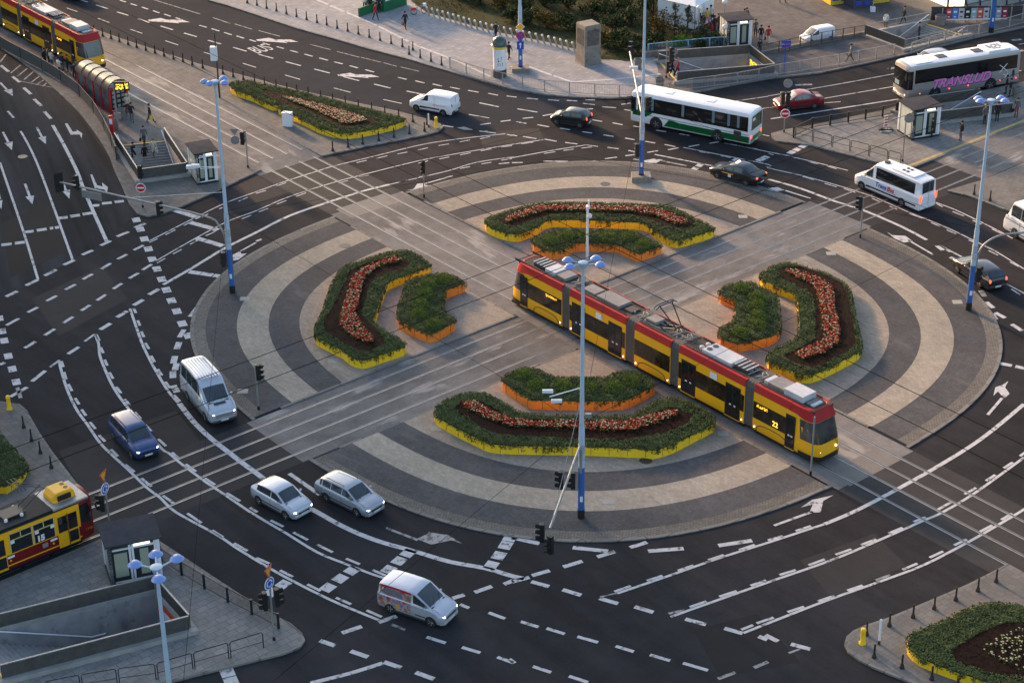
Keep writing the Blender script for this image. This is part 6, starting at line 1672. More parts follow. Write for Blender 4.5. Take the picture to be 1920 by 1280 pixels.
# ------------------------------------------------------------------ glass lifts
def lift(label, fl, fr, depth=2.1, h=2.75):
    a, c = G(*fl, KZ), G(*fr, KZ); d = (c-a); w = d.length; d.normalize(); rz = math.atan2(d.y, d.x)
    o = thing('glass_lift', label, 'lift', a, rz)
    k = MB()
    for x in (0, w): 
        for y in (0, depth): k.bx(x-.1, x+.1, y-.1, y+.1, .12, h)
    for x in (w*.42, w*.48, w*.94): k.bx(x-.06, x+.06, -.05, .05, .12, h)
    for z in (.12, h-.45, h-.1): k.bx(0, w, -.045, .045, z, z+.1); k.bx(-.045, .045, 0, depth, z, z+.1); k.bx(w-.045, w+.045, 0, depth, z, z+.1)
    k.build('frame', M['white'], o)
    k = MB(); k.bx(-.1, .16, -.1, .16, 0, h+.02); k.build('corner_column', M['black'], o)
    k = MB(); k.bx(w+.02, w+.12, .2, depth, .1, h); k.build('side_panel', M['black'], o)
    k = MB(); k.bx(-.06, -.02, .16, depth-.06, .2, h-.02); k.build('side_glass', flat_mat('pale_glass', (.5, .54, .5), .15), o)
    k = MB(); k.bx(.16, w*.44, -.0, .02, .2, h-.42); k.bx(.5*w, w*.93, .0, .02, .2, h-.42); k.build('door_glass', flat_mat('lift_glass', (.035, .042, .04), .06), o)
    k = MB(); k.bx(w*.5, w*.85, .06, .08, h-.38, h-.2); k.build('lit_transom', M['lit'], o)
    k = MB(); k.bx(.24, w*.36, -.012, -.004, .5, 2.1); k.bx(w*.62, w*.8, -.012, -.002, .45, 2.15); k.build('lit_cabin', flat_mat('lit_cabin', (.22, .26, .21), .15, emit=.05), o)
    k = MB(); k.bx(.05, w-.02, .1, depth, .1, h-.02); k.build('cabin', M['dark'], o)
    k = MB(); k.bx(-.25, w+.25, -.3, depth+.2, h, h+.08); hh = h+.08
    k.add([(-.25, -.3, hh), (w+.25, -.3, hh), (w+.25, depth+.2, hh), (-.25, depth+.2, hh), (w/2, depth/2, hh+.05)], [(0, 1, 4), (1, 2, 4), (2, 3, 4), (3, 0, 4)]); k.build('roof', flat_mat('lift_roof', (.04, .044, .054), .9, var=.15, spec=.1), o)
    k = MB(); k.bx(-.12, w+.14, -.14, depth+.1, 0, .14); k.build('base', M['black'], o)
    return o
lift('glass lift with a dark hipped roof beside the stair pit of the old tram stop', (212, 1098), (302, 1080), 2.2)
lift('glass lift on the tip of the tram stop refuge', (372, 346), (407, 340), 2.2)
lift('glass lift between the park shrubs and the plaza', (1364, 91), (1406, 87), 2.0)
lift('glass lift on the railed refuge near the striped warning board', (1710, 262), (1757, 254), 2.2)

# ------------------------------------------------------------------ tram shelter and stop furniture
a, c = G(150, 177, KZ), G(209, 214, KZ); d = c-a; Ls = d.length; d.normalize()
sh = thing('tram_shelter', 'red framed tram shelter with an arched brown roof', 'shelter', a, math.atan2(d.y, d.x))
k = MB(); Wd = 1.7; n = 12; hh = 2.35
o_ = []
for i in range(n+1):
    t = PI*i/n; o_.append((Wd/2-math.cos(t)*Wd/2*1.15, hh+math.sin(t)*.75))
L_ = [[(x, y, z) for y, z in o_]+[(x, y, z-.05) for y, z in o_[::-1]] for x in (-.2, Ls+.2)]
k.loft(L_); k.build('roof', mat('bronze_roof', (.2, .165, .125), .35, .2, 1.5), sh, 40, recalc=True)
k = MB()
for j in range(6):
    x = -.2+(Ls+.4)*j/5; k.tube([(x, y, z+.02) for y, z in o_], .04, 5)
k.build('roof_rib', M['dark'], sh, 40)
k = MB()
for j in range(5):
    x = Ls*j/4
    for y in ((0, Wd) if j in (0, 4) else (0,)): k.bx(x-.08, x+.08, y-.08, y+.08, 0, hh)
for z in (.1, hh-.16): k.bx(0, Ls, -.07, .07, z, z+.18); k.bx(-.07, .07, 0, Wd, z, z+.18); k.bx(Ls-.07, Ls+.07, 0, Wd, z, z+.18)
k.bx(0, Ls, Wd-.04, Wd+.04, hh-.1, hh); k.build('frame', M['red'], sh)
k = MB(); k.bx(.05, Ls-.05, -.01, .01, .25, hh-.15); k.build('glass_wall', flat_mat('shelter_glass', (.14, .135, .13), .1, var=.5, scale=1.2), sh)
k = MB(); k.bx(Ls+.0, Ls+.03, .08, Wd-.08, .3, 2.2); q = k.build('poster', M['black'], sh)
k = MB()
for y in (.4, .85, 1.3):
    for z in (.5, .95, 1.4, 1.8): k.bx(Ls+.03, Ls+.035, y-.15, y+.15, z, z+.25)
k.build('poster_print', flat_mat('poster_grey', (.3, .28, .27)), q)
k = MB(); k.bx(-.03, .0, .1, Wd-.1, .4, 2.2); k.build('poster', flat_mat('pale_poster', (.45, .5, .5)), sh)
k = MB(); k.bx(1.0, Ls-.8, .3, .65, .45, .52); k.build('bench', flat_mat('bench_yellow', (.5, .42, .03)), sh)
p = G(222, 245, KZ); o = thing('info_display', 'lit yellow departure board on a pole at the shelter end', 'display', p)
k = MB(); k.cyl((0, 0, 0), (0, 0, 4.6), .07, n=10); k.build('pole', M['grey'], o, 40)
k = MB(); k.bx(.1, 1.35, -.1, .1, 3.75, 4.55); q = k.build('housing', M['black'], o)
k = MB(); k.bx(.16, .85, -.115, -.1, 3.85, 4.35); k.bx(1.0, 1.28, -.115, -.1, 3.9, 4.45); k.build('screen', M['screen'], q)
k = MB(); k.bx(-.25, .35, -.05, .02, 1.1, 1.7); k.build('timetable', M['sign_back'], o)
p = G(211, 252, KZ); o = thing('ticket_machine', 'tall red ticket machine beside the road fence', 'ticket machine', p)
k = MB(); k.bx(-.17, .17, -.15, .15, 0, 1.75); k.build('cabinet', flat_mat('bright_red', (.65, .02, .02)), o, bevel=.04)
k = MB(); k.bx(-.12, .12, -.16, -.14, 1.0, 1.5); k.build('panel', M['white'], o)

# ------------------------------------------------------------------ pavement objects on the far side
p = G(937, 143, KZ); o = thing('advertising_column', 'round advertising column with a dark domed cap', 'advertising column', p)
k = MB(); k.lathe([(0, 0), (.66, 0), (.64, .75), (0, .76)], n=24); k.build('base', M['dark'], o, 40)
k = MB(); k.lathe([(.6, .75), (.6, 2.9)], n=32); k.build('poster_drum', M['white'], o, 40)
k = MB(); k.lathe([(.61, 2.75), (.61, 3.05)], n=32); k.build('yellow_band', flat_mat('band_yellow', (.7, .6, .03)), o, 40)
k = MB(); k.lathe([(.62, 3.0), (.76, 3.05), (.78, 3.12), (.68, 3.2), (.64, 3.45), (.5, 3.72), (.25, 3.88), (.0, 3.92)], n=28); k.build('cap', mat('cap_green', (.05, .085, .085), .25, .1), o, 40)
def on_drum(pts, nm, r=.606):
    k = MB(); k.add([(math.sin(u/r)*r, -math.cos(u/r)*r, z) for u, z in pts], [tuple(range(len(pts)))]); k.build(nm, M['black'], o)
on_drum([(-.14, 1.75), (.1, 1.68), (.3, 1.5), (.32, 1.4), (.05, 1.42), (-.12, 1.55)], 'poster_picture'); on_drum([(-.16, 1.55), (-.1, 1.55), (-.1, 2.0), (-.14, 2.02)], 'poster_picture')
for u in (-.15, .05, .28): on_drum([(u-.02, 1.15), (u+.02, 1.15), (u+.03, 1.45), (u-.02, 1.45)], 'poster_picture')
on_drum([(-.16, 1.95), (.16, 2.08), (.2, 2.05), (.2, 1.7), (.17, 1.7), (.16, 2.03), (-.15, 1.91)], 'poster_picture')
p = G(1103, 117, KZ); o = thing('vent_tower', 'square weathered concrete ventilation tower on the pavement', 'vent tower', p, R(28))
k = MB(); k.loft([[(-a_, -a_, z), (a_, -a_, z), (a_, a_, z), (-a_, a_, z)] for a_, z in ((.98, 0), (.92, .15), (.84, 1.6), (.86, 1.7), (.86, 3.75), (.8, 3.9))]); k.build('tower', M['concrete'], o, bevel=.03, recalc=True)
k = MB()
for f in range(2):
    for j in range(13):
        z = 1.95+j*.12
        if f == 0: k.bx(-.65, .65, -.875, -.85, z, z+.055)
        else: k.bx(-.875, -.85, -.65, .65, z, z+.055)
k.build('louvre', M['black'], o)
# kiosk
a, c = G(720, 24, KZ), G(763, 9, KZ); d = c-a; w_ = d.length; d.normalize()
o = thing('kiosk', 'green street kiosk with posters beside the bicycle stand', 'kiosk', a, math.atan2(d.y, d.x))
kg = mat('kiosk_green', (.01, .13, .05), .5, .1, 2)
k = MB(); k.bx(0, w_, 0, 2.6, 0, 2.7); k.build('wall', kg, o); k = MB(); k.bx(-.15, w_+.15, -.15, 2.75, 2.7, 2.95); k.build('roof', kg, o)
k = MB(); k.bx(.25, w_*.55, -.03, -.0, 1.1, 2.4); k.bx(-.03, 0, .3, 1.6, .9, 2.3); q = k.build('window', M['white'], o)
k = MB()
for x in (.4, .95): k.bx(x, x+.4, -.04, -.03, 1.3, 2.0)
k.bx(-.04, -.03, .5, 1.3, 1.0, 2.0); k.build('poster', flat_mat('poster_grey', (.3, .28, .27)), q)
k = MB(); k.bx(-2.6, -.2, .9, 1.05, 0, .9); k.build('counter', kg, o)
# bicycle stand
pts = [Vector(G(x, y, KZ)) for x, y in ((803, 30), (843, 41), (880, 52), (930, 65), (985, 76), (1030, 85), (1076, 97))]
tot = 0; seg = []
for a, c in zip(pts, pts[1:]): seg.append((a, c, (c-a).length)); tot += (c-a).length
nd = 26; dk = None
for j in range(nd):
    s_ = tot*j/(nd-1)
    for a, c, l in seg:
        if s_ <= l+1e-6: q = a+(c-a)*(s_/l); break
        s_ -= l
    if dk is None:
        dk = thing('bike_dock', 'silver bicycle dock post in the long row beside the lawn', 'bike dock', q, 0, 'bicycle docks beside the lawn')
        k = MB(); k.loft([[(-.09+x, -.06+y, z), (.09+x, -.06+y, z), (.09+x, .06+y, z), (-.09+x, .06+y, z)] for x, y, z in ((.1, 0, 0), (-.05, .1, .55), (-.14, .16, .78))]); k.build('post', M['grey'], dk, bevel=.02, recalc=True)
        k = MB(); k.ball((-.15, .15, .84), .12, 8, 5); k.build('lock_head', M['white'], dk, 40)
    else: dup(dk, q, 0)
# parked bicycle
p = G(786, 27, KZ); o = thing('bicycle', 'parked bicycle with a white basket and red panel beside the dock row', 'bicycle', p, R(20))
for x in (-.55, .55):
    k = MB(); k.tube([(x+math.cos(2*PI*i/18)*.33, 0, .35+math.sin(2*PI*i/18)*.33) for i in range(19)], .028, 6); w__ = k.build('wheel', M['tyre'], o, 40)
    k = MB()
    for i in range(6): k.tube([(x, 0, .35), (x+math.cos(PI*i/3)*.32, 0, .35+math.sin(PI*i/3)*.32)], .006, 4)
    k.build('spokes', M['grey'], w__)
k = MB(); k.tube([(-.55, 0, .35), (-.1, 0, .35), (.38, 0, .85), (-.2, 0, .8), (-.1, 0, .35)], .03, 6); k.tube([(-.55, 0, .35), (-.2, 0, .8), (-.24, 0, .98)], .022, 6); k.tube([(.55, 0, .35), (.38, 0, .85), (.34, 0, 1.08)], .025, 6); k.build('frame', M['grey'], o, 40)
k = MB(); k.tube([(.2, -.28, 1.1), (.34, 0, 1.08), (.2, .28, 1.1)], .018, 6); k.build('handlebar', M['black'], o)
k = MB(); k.ball((-.25, 0, 1.0), .13, 8, 5, sx=1.2, sy=.7, sz=.35); k.build('saddle', M['black'], o, 40)
k = MB(); k.bx(.42, .75, -.17, .17, .8, 1.08); k.build('basket', M['white'], o, bevel=.03)
k = MB(); k.bx(-.85, -.35, -.04, .04, .45, .74); k.build('wheel_guard', flat_mat('bright_red', (.65, .02, .02)), o, bevel=.02)
# white tent pavilion
p = G(1302, 56, KZ); o = thing('market_tent', 'white box shaped market tent behind the dark pine shrubs', 'tent', p, R(-38))
k = MB(); k.bx(-4.4, 0, 0, 3.4, 0, 2.4); k.build('wall', M['white'], o)
k = MB(); z = 2.4; k.add([(-4.55, -.15, z), (.15, -.15, z), (.15, 3.55, z), (-4.55, 3.55, z), (-1.2, 1.7, z+.75), (-3.2, 1.7, z+.75)], [(0, 1, 4, 5), (1, 2, 4), (2, 3, 5, 4), (3, 0, 5)]); k.build('roof', M['white'], o)
k = MB(); k.bx(-.03, .03, -.03, .03, 0, 2.4); k.bx(.005, .02, 1.55, 1.6, 0, 2.35); k.bx(-4.4, 0.02, -.02, .01, 2.3, 2.36); k.bx(0, .02, 0, 3.4, 2.3, 2.36); k.build('seam', M['grey'], o)
for px, lb, z in (((1309, 72), 'white globe lamp standing among the shrubs near the tent', 2.9), ((1357, 92), 'white globe lamp beside the glass lift of the plaza', 2.0), ((1356, 84), 'white globe lamp whose ball shows above the lift roof', 4.1)):
    p = G(*px, KZ); o = thing('globe_lamp', lb, 'lamp', p)
    k = MB(); k.cyl((0, 0, 0), (0, 0, z), .05, n=8); k.build('pole', M['grey'], o, 40); k = MB(); k.ball((0, 0, z+.2), .27, 14, 9); k.build('globe', mat('opal_globe', (.7, .7, .68), .3), o, 50)
# metro entrance vault, poster fence, market kiosks
p = G(1812, 26, KZ); p2 = G(1985, -12, KZ); d = (p2-p); L_ = d.length; d.normalize()
o = thing('metro_pavilion', 'arched glass metro pavilion with dark ribs and a blue name board', 'metro entrance', p, math.atan2(d.y, d.x))
gl = flat_mat('vault_glass', (.3, .3, .27), .12, var=.3, scale=.8); rad = 4.2
k = MB(); n = 14; L2 = []
for x in (0, L_): L2.append([(x, rad-math.cos(PI*i/n)*rad, math.sin(PI*i/n)*rad*.95) for i in range(n+1)])
k.loft(L2, close=False, caps=False); k.build('vault', gl, o, 30)
k = MB()
for j in range(8):
    x = L_*j/7; k.tube([(x, rad-math.cos(PI*i/n)*(rad+.05), math.sin(PI*i/n)*(rad*.95+.05)) for i in range(n+1)], .09, 6)
for i in range(1, n): k.tube([(-.0, rad-math.cos(PI*i/n)*(rad+.03), math.sin(PI*i/n)*(rad*.95+.03)), (L_, rad-math.cos(PI*i/n)*(rad+.03), math.sin(PI*i/n)*(rad*.95+.03))], .05, 5)
k.build('rib', flat_mat('vault_blue', (.02, .03, .09), .4), o, 40)
k = MB(); k.bx(-.3, -.05, .4, rad*2-.4, 0, 2.2); k.build('doorway', M['lit'], o)
k = MB(); k.bx(-3.0, -.2, -.5, -.1, 2.0, 2.9); k.bx(-2.9, -2.75, -.35, -.2, 0, 2.0); k.build('sign_board', flat_mat('vault_blue', (.02, .03, .09), .4), o)
text_obj('Centrum', .55, M['white'], o, (-1.4, -.51, 2.45), (PI/2, 0, 0), name='sign_lettering')
k = MB(); k.bx(-2.85, -2.55, -.53, -.505, 2.3, 2.6); k.build('sign_symbol', M['sign_yellow'], o)
a, c = G(1772, 42, KZ), G(1888, 40, KZ); d = c-a; w_ = d.length; d.normalize()
o = thing('poster_fence', 'grey fence hung with a row of coloured posters', 'fence', a, math.atan2(d.y, d.x))
k = MB(); k.bx(-1.5, w_+1.5, 0, .06, .2, 1.5); k.bx(-1.5, w_+1.5, -.03, .09, 1.5, 1.6); k.build('panel', M['dark'], o)
for j in range(9): x = -1.5+(w_+3)*j/8; k = MB(); k.bx(x-.06, x+.06, -.02, .1, 0, 1.65); k.build('post', M['grey'], o)
cols_ = [(.5, .05, .06), (.05, .2, .6), (.5, .5, .52), (.02, .02, .02), (.3, .42, .42), (.6, .1, .06), (.5, .5, .5), (.04, .04, .04), (.3, .3, .34), (.3, .02, .05)]
for j, cc in enumerate(cols_):
    x = w_*j/10; k = MB(); k.bx(x+.03, x+w_/10-.03, -.03, -.005, .35, 1.42); q = k.build('poster', flat_mat('poster_ink_%d' % j, cc), o)
    k = MB(); k.bx(x+.15, x+w_/10-.15, -.036, -.03, .95, 1.15); k.bx(x+.2, x+w_/10-.2, -.036, -.03, .5, .6); k.build('poster_print', M['white'] if sum(cc) < 1.2 else M['dark'], q)
k = MB(); k.bx(0, w_, -.035, -.005, .2, .33); k.build('white_strip', M['white'], o)
for px, cc, lb in (((1575, 8), (.7, .5, .02), 'yellow market kiosk at the top edge of the plaza'), ((1618, 16), (.06, .06, .09), 'dark glass market kiosk with newspapers at the plaza edge'), ((1650, 6), (.55, .45, .05), 'yellow newsstand kiosk with a long dark counter')):
    p = G(*px, KZ); o = thing('market_kiosk', lb, 'kiosk', p, R(20))
    k = MB(); k.bx(-1.1, 1.1, 0, 2.2, 0, 2.6); k.build('wall', mat('kiosk_paint', cc, .5, .1), o); k = MB(); k.bx(-1.3, 1.3, -.3, 2.4, 2.6, 2.8); k.build('roof', M['dark'], o)
    k = MB(); k.bx(-.8, .8, -.03, 0, .9, 2.2); k.build('window', M['glass'], o); k = MB(); k.bx(-.9, -.2, -.05, -.03, .4, .8); k.bx(.1, .7, -.05, -.03, .3, .75); k.build('poster', M['sign_blue'], o)
p = G(1636, 22, KZ); o = thing('bollard_lamp', 'thin white pole with a white foot on the plaza', 'pole', p)
k = MB(); k.cyl((0, 0, .5), (0, 0, 4.0), .05, n=8); k.build('pole', M['grey'], o); k = MB(); k.bx(-.25, .25, -.25, .25, 0, .5); k.build('foot', M['white'], o, bevel=.03)
# overhead wires
def wire(label, pts, r=.013, cat='overhead wire'):
    k = MB(); k.tube(pts, r, 5); tag(k.build('overhead_wire', M['wire']), label, cat)
for j, o_ in enumerate(A_C):
    p0, p1 = XA(sA0-120, o_), XA(sA1+45, o_)
    wire('contact wire over the %s of the two tracks the articulated tram follows' % ('nearer', 'farther')[j], [(p0.x, p0.y, 5.55), (p1.x, p1.y, 5.55)], .022)
for j, o_ in enumerate(B_C):
    p0, p1 = XB(sB0-40, o_), XB(sB1+70, o_)
    wire('contact wire over the %s of the two tracks the old tram follows' % ('nearer', 'farther')[j], [(p0.x, p0.y, 5.55), (p1.x, p1.y, 5.55)], .022)
wire('span wire from the front mast down to the corner with railings', [(pc.x, pc.y, 6.6), (ps.x+3, ps.y+4, 6.2), (ps.x, ps.y, 6.1)])
wire('span wire from the east mast to the north mast', [(pr.x, pr.y, 6.6), (pt.x, pt.y, 6.8)])
wire('span wire from the west mast to the north mast', [(pl.x, pl.y, 6.6), (pt.x, pt.y, 6.7)])
wire('span wire from the front mast to the east mast', [(pc.x, pc.y, 6.7), (pr.x, pr.y, 6.7)])
wire('span wire from the west mast to the camera pole side of the crossing', [(pl.x, pl.y, 6.3), (pt.x-6, pt.y-9, 6.0), (pr.x, pr.y, 6.5)])
wire('span wire from the front mast to the north mast', [(pc.x, pc.y, 6.9), (pt.x, pt.y, 6.9)])
wire('span wire from the west mast to the mast at the stair pit', [(pl.x, pl.y, 6.2), (ps.x, ps.y, 6.3)])
wire('span wire from the front mast to the west mast', [(pc.x, pc.y, 6.5), (pl.x, pl.y, 6.5)])
# slab added to the west, outside the view: it keeps the low sun off the near carriageways
u_ = Vector((-.588, .81)); v_ = Vector((-.81, -.588)); c0 = Vector((-6.0, 124.9))+u_*195
q = [c0, c0+u_*35, c0+u_*35+v_*150, c0+v_*150]
o = thing('sun_blocker', 'unseen block added beyond the tram stop to shade the near roads', 'sun blocker', (c0.x, c0.y, 0))
k = MB(); k.prism([(p.x-c0.x, p.y-c0.y) for p in q], 0, 125); k.build('wall', M['concrete'], o)
k = MB(); k.prism([((p.x-c0.x), (p.y-c0.y)) for p in q], 125.0, 126.0); k.build('roof', M['dark'], o)
# ------------------------------------------------------------------ planting
rg_ = random.Random(11)
def inside(p, poly):
    x, y = p; c = False; n = len(poly)
    for i in range(n):
        x0, y0 = poly[i]; x1, y1 = poly[i-1]
        if (y0 > y) != (y1 > y) and x < (x1-x0)*(y-y0)/(y1-y0)+x0: c = not c
    return c
def edge_d(p, poly):
    best = 9e9; P = Vector(p)
    for i in range(len(poly)):
        a, b = Vector(poly[i-1]), Vector(poly[i]); d = b-a
        t = max(0, min(1, (P-a).dot(d)/max(1e-9, d.length_squared))); best = min(best, (a+d*t-P).length)
    return best
def leaf(b, c, s, nm=3, up=.5, asp=.62):
    """one pointed leaf face"""
    n = Vector((rg_.gauss(0, 1), rg_.gauss(0, 1), rg_.gauss(0, 1)+up*2)).normalized()
    a = n.orthogonal().normalized(); a.rotate(Matrix.Rotation(rg_.uniform(0, 2*PI), 3, n)); e = n.cross(a)
    c = Vector(c)
    b.add([c-a*s, c+e*s*asp, c+a*s, c-e*s*asp], [(0, 1, 2, 3)], rg_.randrange(nm))
def smooth_poly(pts, k=3):
    n = len(pts); out = []
    for i in range(n):
        p0, p1, p2, p3 = (Vector(pts[(i+j-1) % n]) for j in range(4))
        for j in range(k):
            t = j/k; out.append(tuple(.5*((2*p1)+(p2-p0)*t+(2*p0-5*p1+4*p2-p3)*t*t+(3*p1-p0-3*p2+p3)*t**3)))
    return out
def planter(name, label, wallm, outline, h, soil=None, flowers=None, dens=330, drape=.55, group=None, leafm='ivy', petals=('petal_red', 'petal_pink', 'petal_white'), fdens=85):
    top = h+KZ
    P = [(q.x, q.y) for q in GP(outline, top)]
    P = smooth_poly(P, 2)
    A = sum(P[i][0]*P[(i+1) % len(P)][1]-P[(i+1) % len(P)][0]*P[i][1] for i in range(len(P)))
    if A < 0: P = P[::-1]
    c = Vector((sum(p[0] for p in P)/len(P), sum(p[1] for p in P)/len(P), KZ))
    Pl = [(p[0]-c.x, p[1]-c.y) for p in P]
    o = thing(name, label, 'planter', c, 0, group)
    n = len(Pl)
    b = MB(); b.add([(x, y, -.07) for x, y in Pl]+[(x, y, h) for x, y in Pl], [(i, (i+1) % n, n+(i+1) % n, n+i) for i in range(n)])
    inn = []
    for i in range(n):
        a, m_, d = Vector(Pl[i-1]), Vector(Pl[i]), Vector(Pl[(i+1) % n]); t = (d-a).normalized(); inn.append(m_+Vector((-t.y, t.x))*.03)
    b.add([(x, y, h) for x, y in Pl]+[(p.x, p.y, h) for p in inn]+[(p.x, p.y, h-.2) for p in inn], [(i, (i+1) % n, n+(i+1) % n, n+i) for i in range(n)]+[(n+i, n+(i+1) % n, 2*n+(i+1) % n, 2*n+i) for i in range(n)])
    acc = 0
    for i in range(n):
        a, d = Vector(Pl[i]), Vector(Pl[(i+1) % n]); l = (d-a).length
        if l < 1e-6: continue
        t = (d-a)/l; nn = Vector((t.y, -t.x))
        while acc < l:
            q = a+t*acc+nn*.004; b.obx(q-t*.012, q+t*.012, .012, .01, h-.01, mi=1); acc += 1.15
        acc -= l
    b.build('wall', [wallm, M['dark']], o)
    b = MB(); b.flat([[(p.x, p.y) for p in inn]], h+.01); b.build('earth', M['ivy_base'], o)
    S = [(q.x-c.x, q.y-c.y) for q in GP(soil, top)] if soil else None
    F = [(q.x-c.x, q.y-c.y) for q in GP(flowers, top+.1)] if flowers else None
    if S:
        b = MB()
        xs = [p[0] for p in S]; ys = [p[1] for p in S]
        b.flat([S], h+.1); 
        for _ in range(int((max(xs)-min(xs))*(max(ys)-min(ys))*40)):
            q = (rg_.uniform(min(xs), max(xs)), rg_.uniform(min(ys), max(ys)))
            if inside(q, S): leaf(b, (q[0], q[1], h+.1+rg_.uniform(.0, .05)), rg_.uniform(.03, .06), 1, .8, .5)
        b.build('soil', M['soil'], o)
    # ground cover
    b = MB(); xs = [p[0] for p in Pl]; ys = [p[1] for p in Pl]; area = (max(xs)-min(xs))*(max(ys)-min(ys))
    cl = [(rg_.uniform(min(xs), max(xs)), rg_.uniform(min(ys), max(ys)), rg_.uniform(.35, 1.0), rg_.uniform(-.06, .12)) for _ in range(int(area*1.4))]
    for _ in range(int(area*dens)):
        q = (rg_.uniform(min(xs), max(xs)), rg_.uniform(min(ys), max(ys)))
        if not inside(q, Pl): continue
        if S and inside(q, S) and edge_d(q, S) > rg_.uniform(0, .1): continue
        dz = 0
        ix = int(q[0]*1.3+q[1]*.7) % max(1, len(cl))
        dz = .06*math.sin(q[0]*2.1+1)*math.sin(q[1]*2.7)+.05*math.sin(q[0]*5.3)*math.sin(q[1]*4.7+2)
        e = edge_d(q, Pl)
        leaf(b, (q[0], q[1], h+.03+dz*.7+rg_.uniform(0, .09)+min(.05, e*.15)), rg_.uniform(.035, .075), 3, 1.3)
    # trailing strands over the rim
    for i in range(n):
        a, d = Vector(Pl[i]), Vector(Pl[(i+1) % n]); l = (d-a).length; t = (d-a).normalized(); nn = Vector((t.y, -t.x))
        for j in range(int(l*8)+1):
            s_ = rg_.uniform(0, l); q = a+t*s_
            ph = math.sin(q.x*1.7+q.y*.9)+math.sin(q.x*.6-q.y*2.3+1)+rg_.gauss(0, .5)
            dr = max(0, min(h*.95, drape*(.35+.4*ph)*h*1.2))
            if rg_.random() < .5: dr *= .4
            z = h+.08
            while z > h-dr:
                for _k in range(2): leaf(b, (q.x+nn.x*rg_.uniform(-.02, .12)+t.x*rg_.uniform(-.12, .12), q.y+nn.y*rg_.uniform(-.02, .12)+t.y*rg_.uniform(-.12, .12), z), rg_.uniform(.04, .075), 3, .2)
                z -= .05
    g = b.build('ground_cover', [M[leafm+str(i)] for i in range(3)], o)
    if F:
        b = MB(); f = MB(); xs = [p[0] for p in F]; ys = [p[1] for p in F]; ar = (max(xs)-min(xs))*(max(ys)-min(ys))
        for _ in range(int(ar*fdens)):
            q = (rg_.uniform(min(xs), max(xs)), rg_.uniform(min(ys), max(ys)))
            if not inside(q, F): continue
            zz = h+.1+rg_.uniform(.08, .24)
            for _k in range(3): leaf(b, (q[0]+rg_.uniform(-.13, .13), q[1]+rg_.uniform(-.13, .13), zz-rg_.uniform(.05, .3)), rg_.uniform(.04, .08), 3, .4)
            mi = rg_.choices(range(3), (.46, .26, .28))[0]; r = rg_.uniform(.05, .085)
            vs = []; m_ = 6; tx, ty = rg_.uniform(-.3, .3), rg_.uniform(-.5, .1)
            for i in range(m_):
                t = 2*PI*i/m_; rr = r*(1 if i % 2 else .7); vs.append((q[0]+math.cos(t)*rr, q[1]+math.sin(t)*rr, zz+math.cos(t)*rr*tx+math.sin(t)*rr*ty))
            f.add(vs+[(q[0], q[1], zz+.05)], [(i, (i+1) % m_, m_) for i in range(m_)], mi)
        b.build('flower_leaves', [M['shrub%d' % i] for i in range(3)], o); ff = f.build('flowers', [M[p] for p in petals], o)
        tag(ff, kind='stuff')
    return o
HY, HO = .56, .62
GY = 'yellow walled flower beds on the island'
planter('flower_bed', 'yellow walled flower bed on the south side with the mast in front', M['yellow'], 'p 815 775 822 760 855 742 885 737 910 738 930 748 955 762 985 776 1085 780 1180 779 1200 770 1235 750 1272 747 1310 762 1337 782 1337 795 1305 812 1260 835 1225 845 1210 843 1085 838 960 836 917 832 890 820 850 800 823 785', HY,
  'p 850 768 867 752 905 755 940 775 960 787 1180 791 1210 780 1260 765 1300 780 1295 795 1247 815 1185 826 1110 826 960 820 917 812', 'p 866 757 890 754 920 772 960 787 1010 792 1135 790 1172 793 1222 779 1267 769 1275 776 1235 793 1185 809 1135 808 1035 803 960 800 942 796 905 783 872 766', group=GY)
planter('flower_bed', 'yellow walled flower bed on the west side of the island', M['yellow'], 'p 750 471 772 473 802 493 804 502 767 515 730 529 722 540 712 566 704 592 700 606 730 625 757 642 757 652 712 667 680 677 655 669 642 658 600 637 592 628 593 610 607 580 620 540 640 505 670 492 720 475', HY,
  'p 745 481 772 493 765 504 705 522 692 543 680 593 705 618 722 637 722 647 697 661 675 662 642 645 607 623 607 600 622 580 635 552 655 510 692 494', 'p 742 482 755 489 705 503 682 525 675 558 667 590 680 612 700 634 700 642 688 645 660 632 637 610 642 577 652 550 660 522 687 500', group=GY)
planter('flower_bed', 'yellow walled flower bed on the north side of the island', M['yellow'], 'p 911 420 913 410 942 400 960 394 995 385 1022 381 1110 381 1172 383 1210 384 1255 387 1290 404 1334 425 1335 433 1297 445 1268 452 1247 445 1222 430 1206 419 1130 415 1035 413 1010 425 980 438 962 440 935 434 917 426', HY,
  'p 932 415 960 402 992 390 1022 386 1110 386 1210 390 1255 397 1308 418 1292 430 1272 433 1215 415 1190 407 1110 401 1035 405 985 421 960 427 942 423', 'p 947 411 960 404 1010 388 1110 387 1210 390 1242 396 1290 416 1286 421 1267 423 1230 406 1185 398 1110 396 1022 396 970 412 950 418', group=GY)
planter('flower_bed', 'yellow walled flower bed on the east side of the island', M['yellow'], 'p 1426 515 1440 505 1460 496 1487 494 1520 505 1547 512 1580 530 1593 545 1598 565 1608 615 1614 640 1612 658 1580 677 1535 699 1512 704 1495 701 1470 690 1442 679 1440 666 1455 653 1480 643 1497 630 1498 590 1494 560 1488 550 1463 540 1430 526', HY,
  'p 1454 510 1470 501 1500 502 1547 517 1580 535 1590 553 1600 600 1606 640 1602 654 1545 686 1520 692 1490 686 1467 670 1500 653 1527 638 1529 590 1524 560 1508 544 1470 528', 'p 1472 509 1487 507 1527 520 1560 537 1565 557 1567 582 1575 618 1575 638 1571 645 1547 663 1507 675 1489 665 1522 650 1546 638 1540 595 1532 552 1522 535 1490 521', group=GY)
GO = 'orange walled planters on the island'
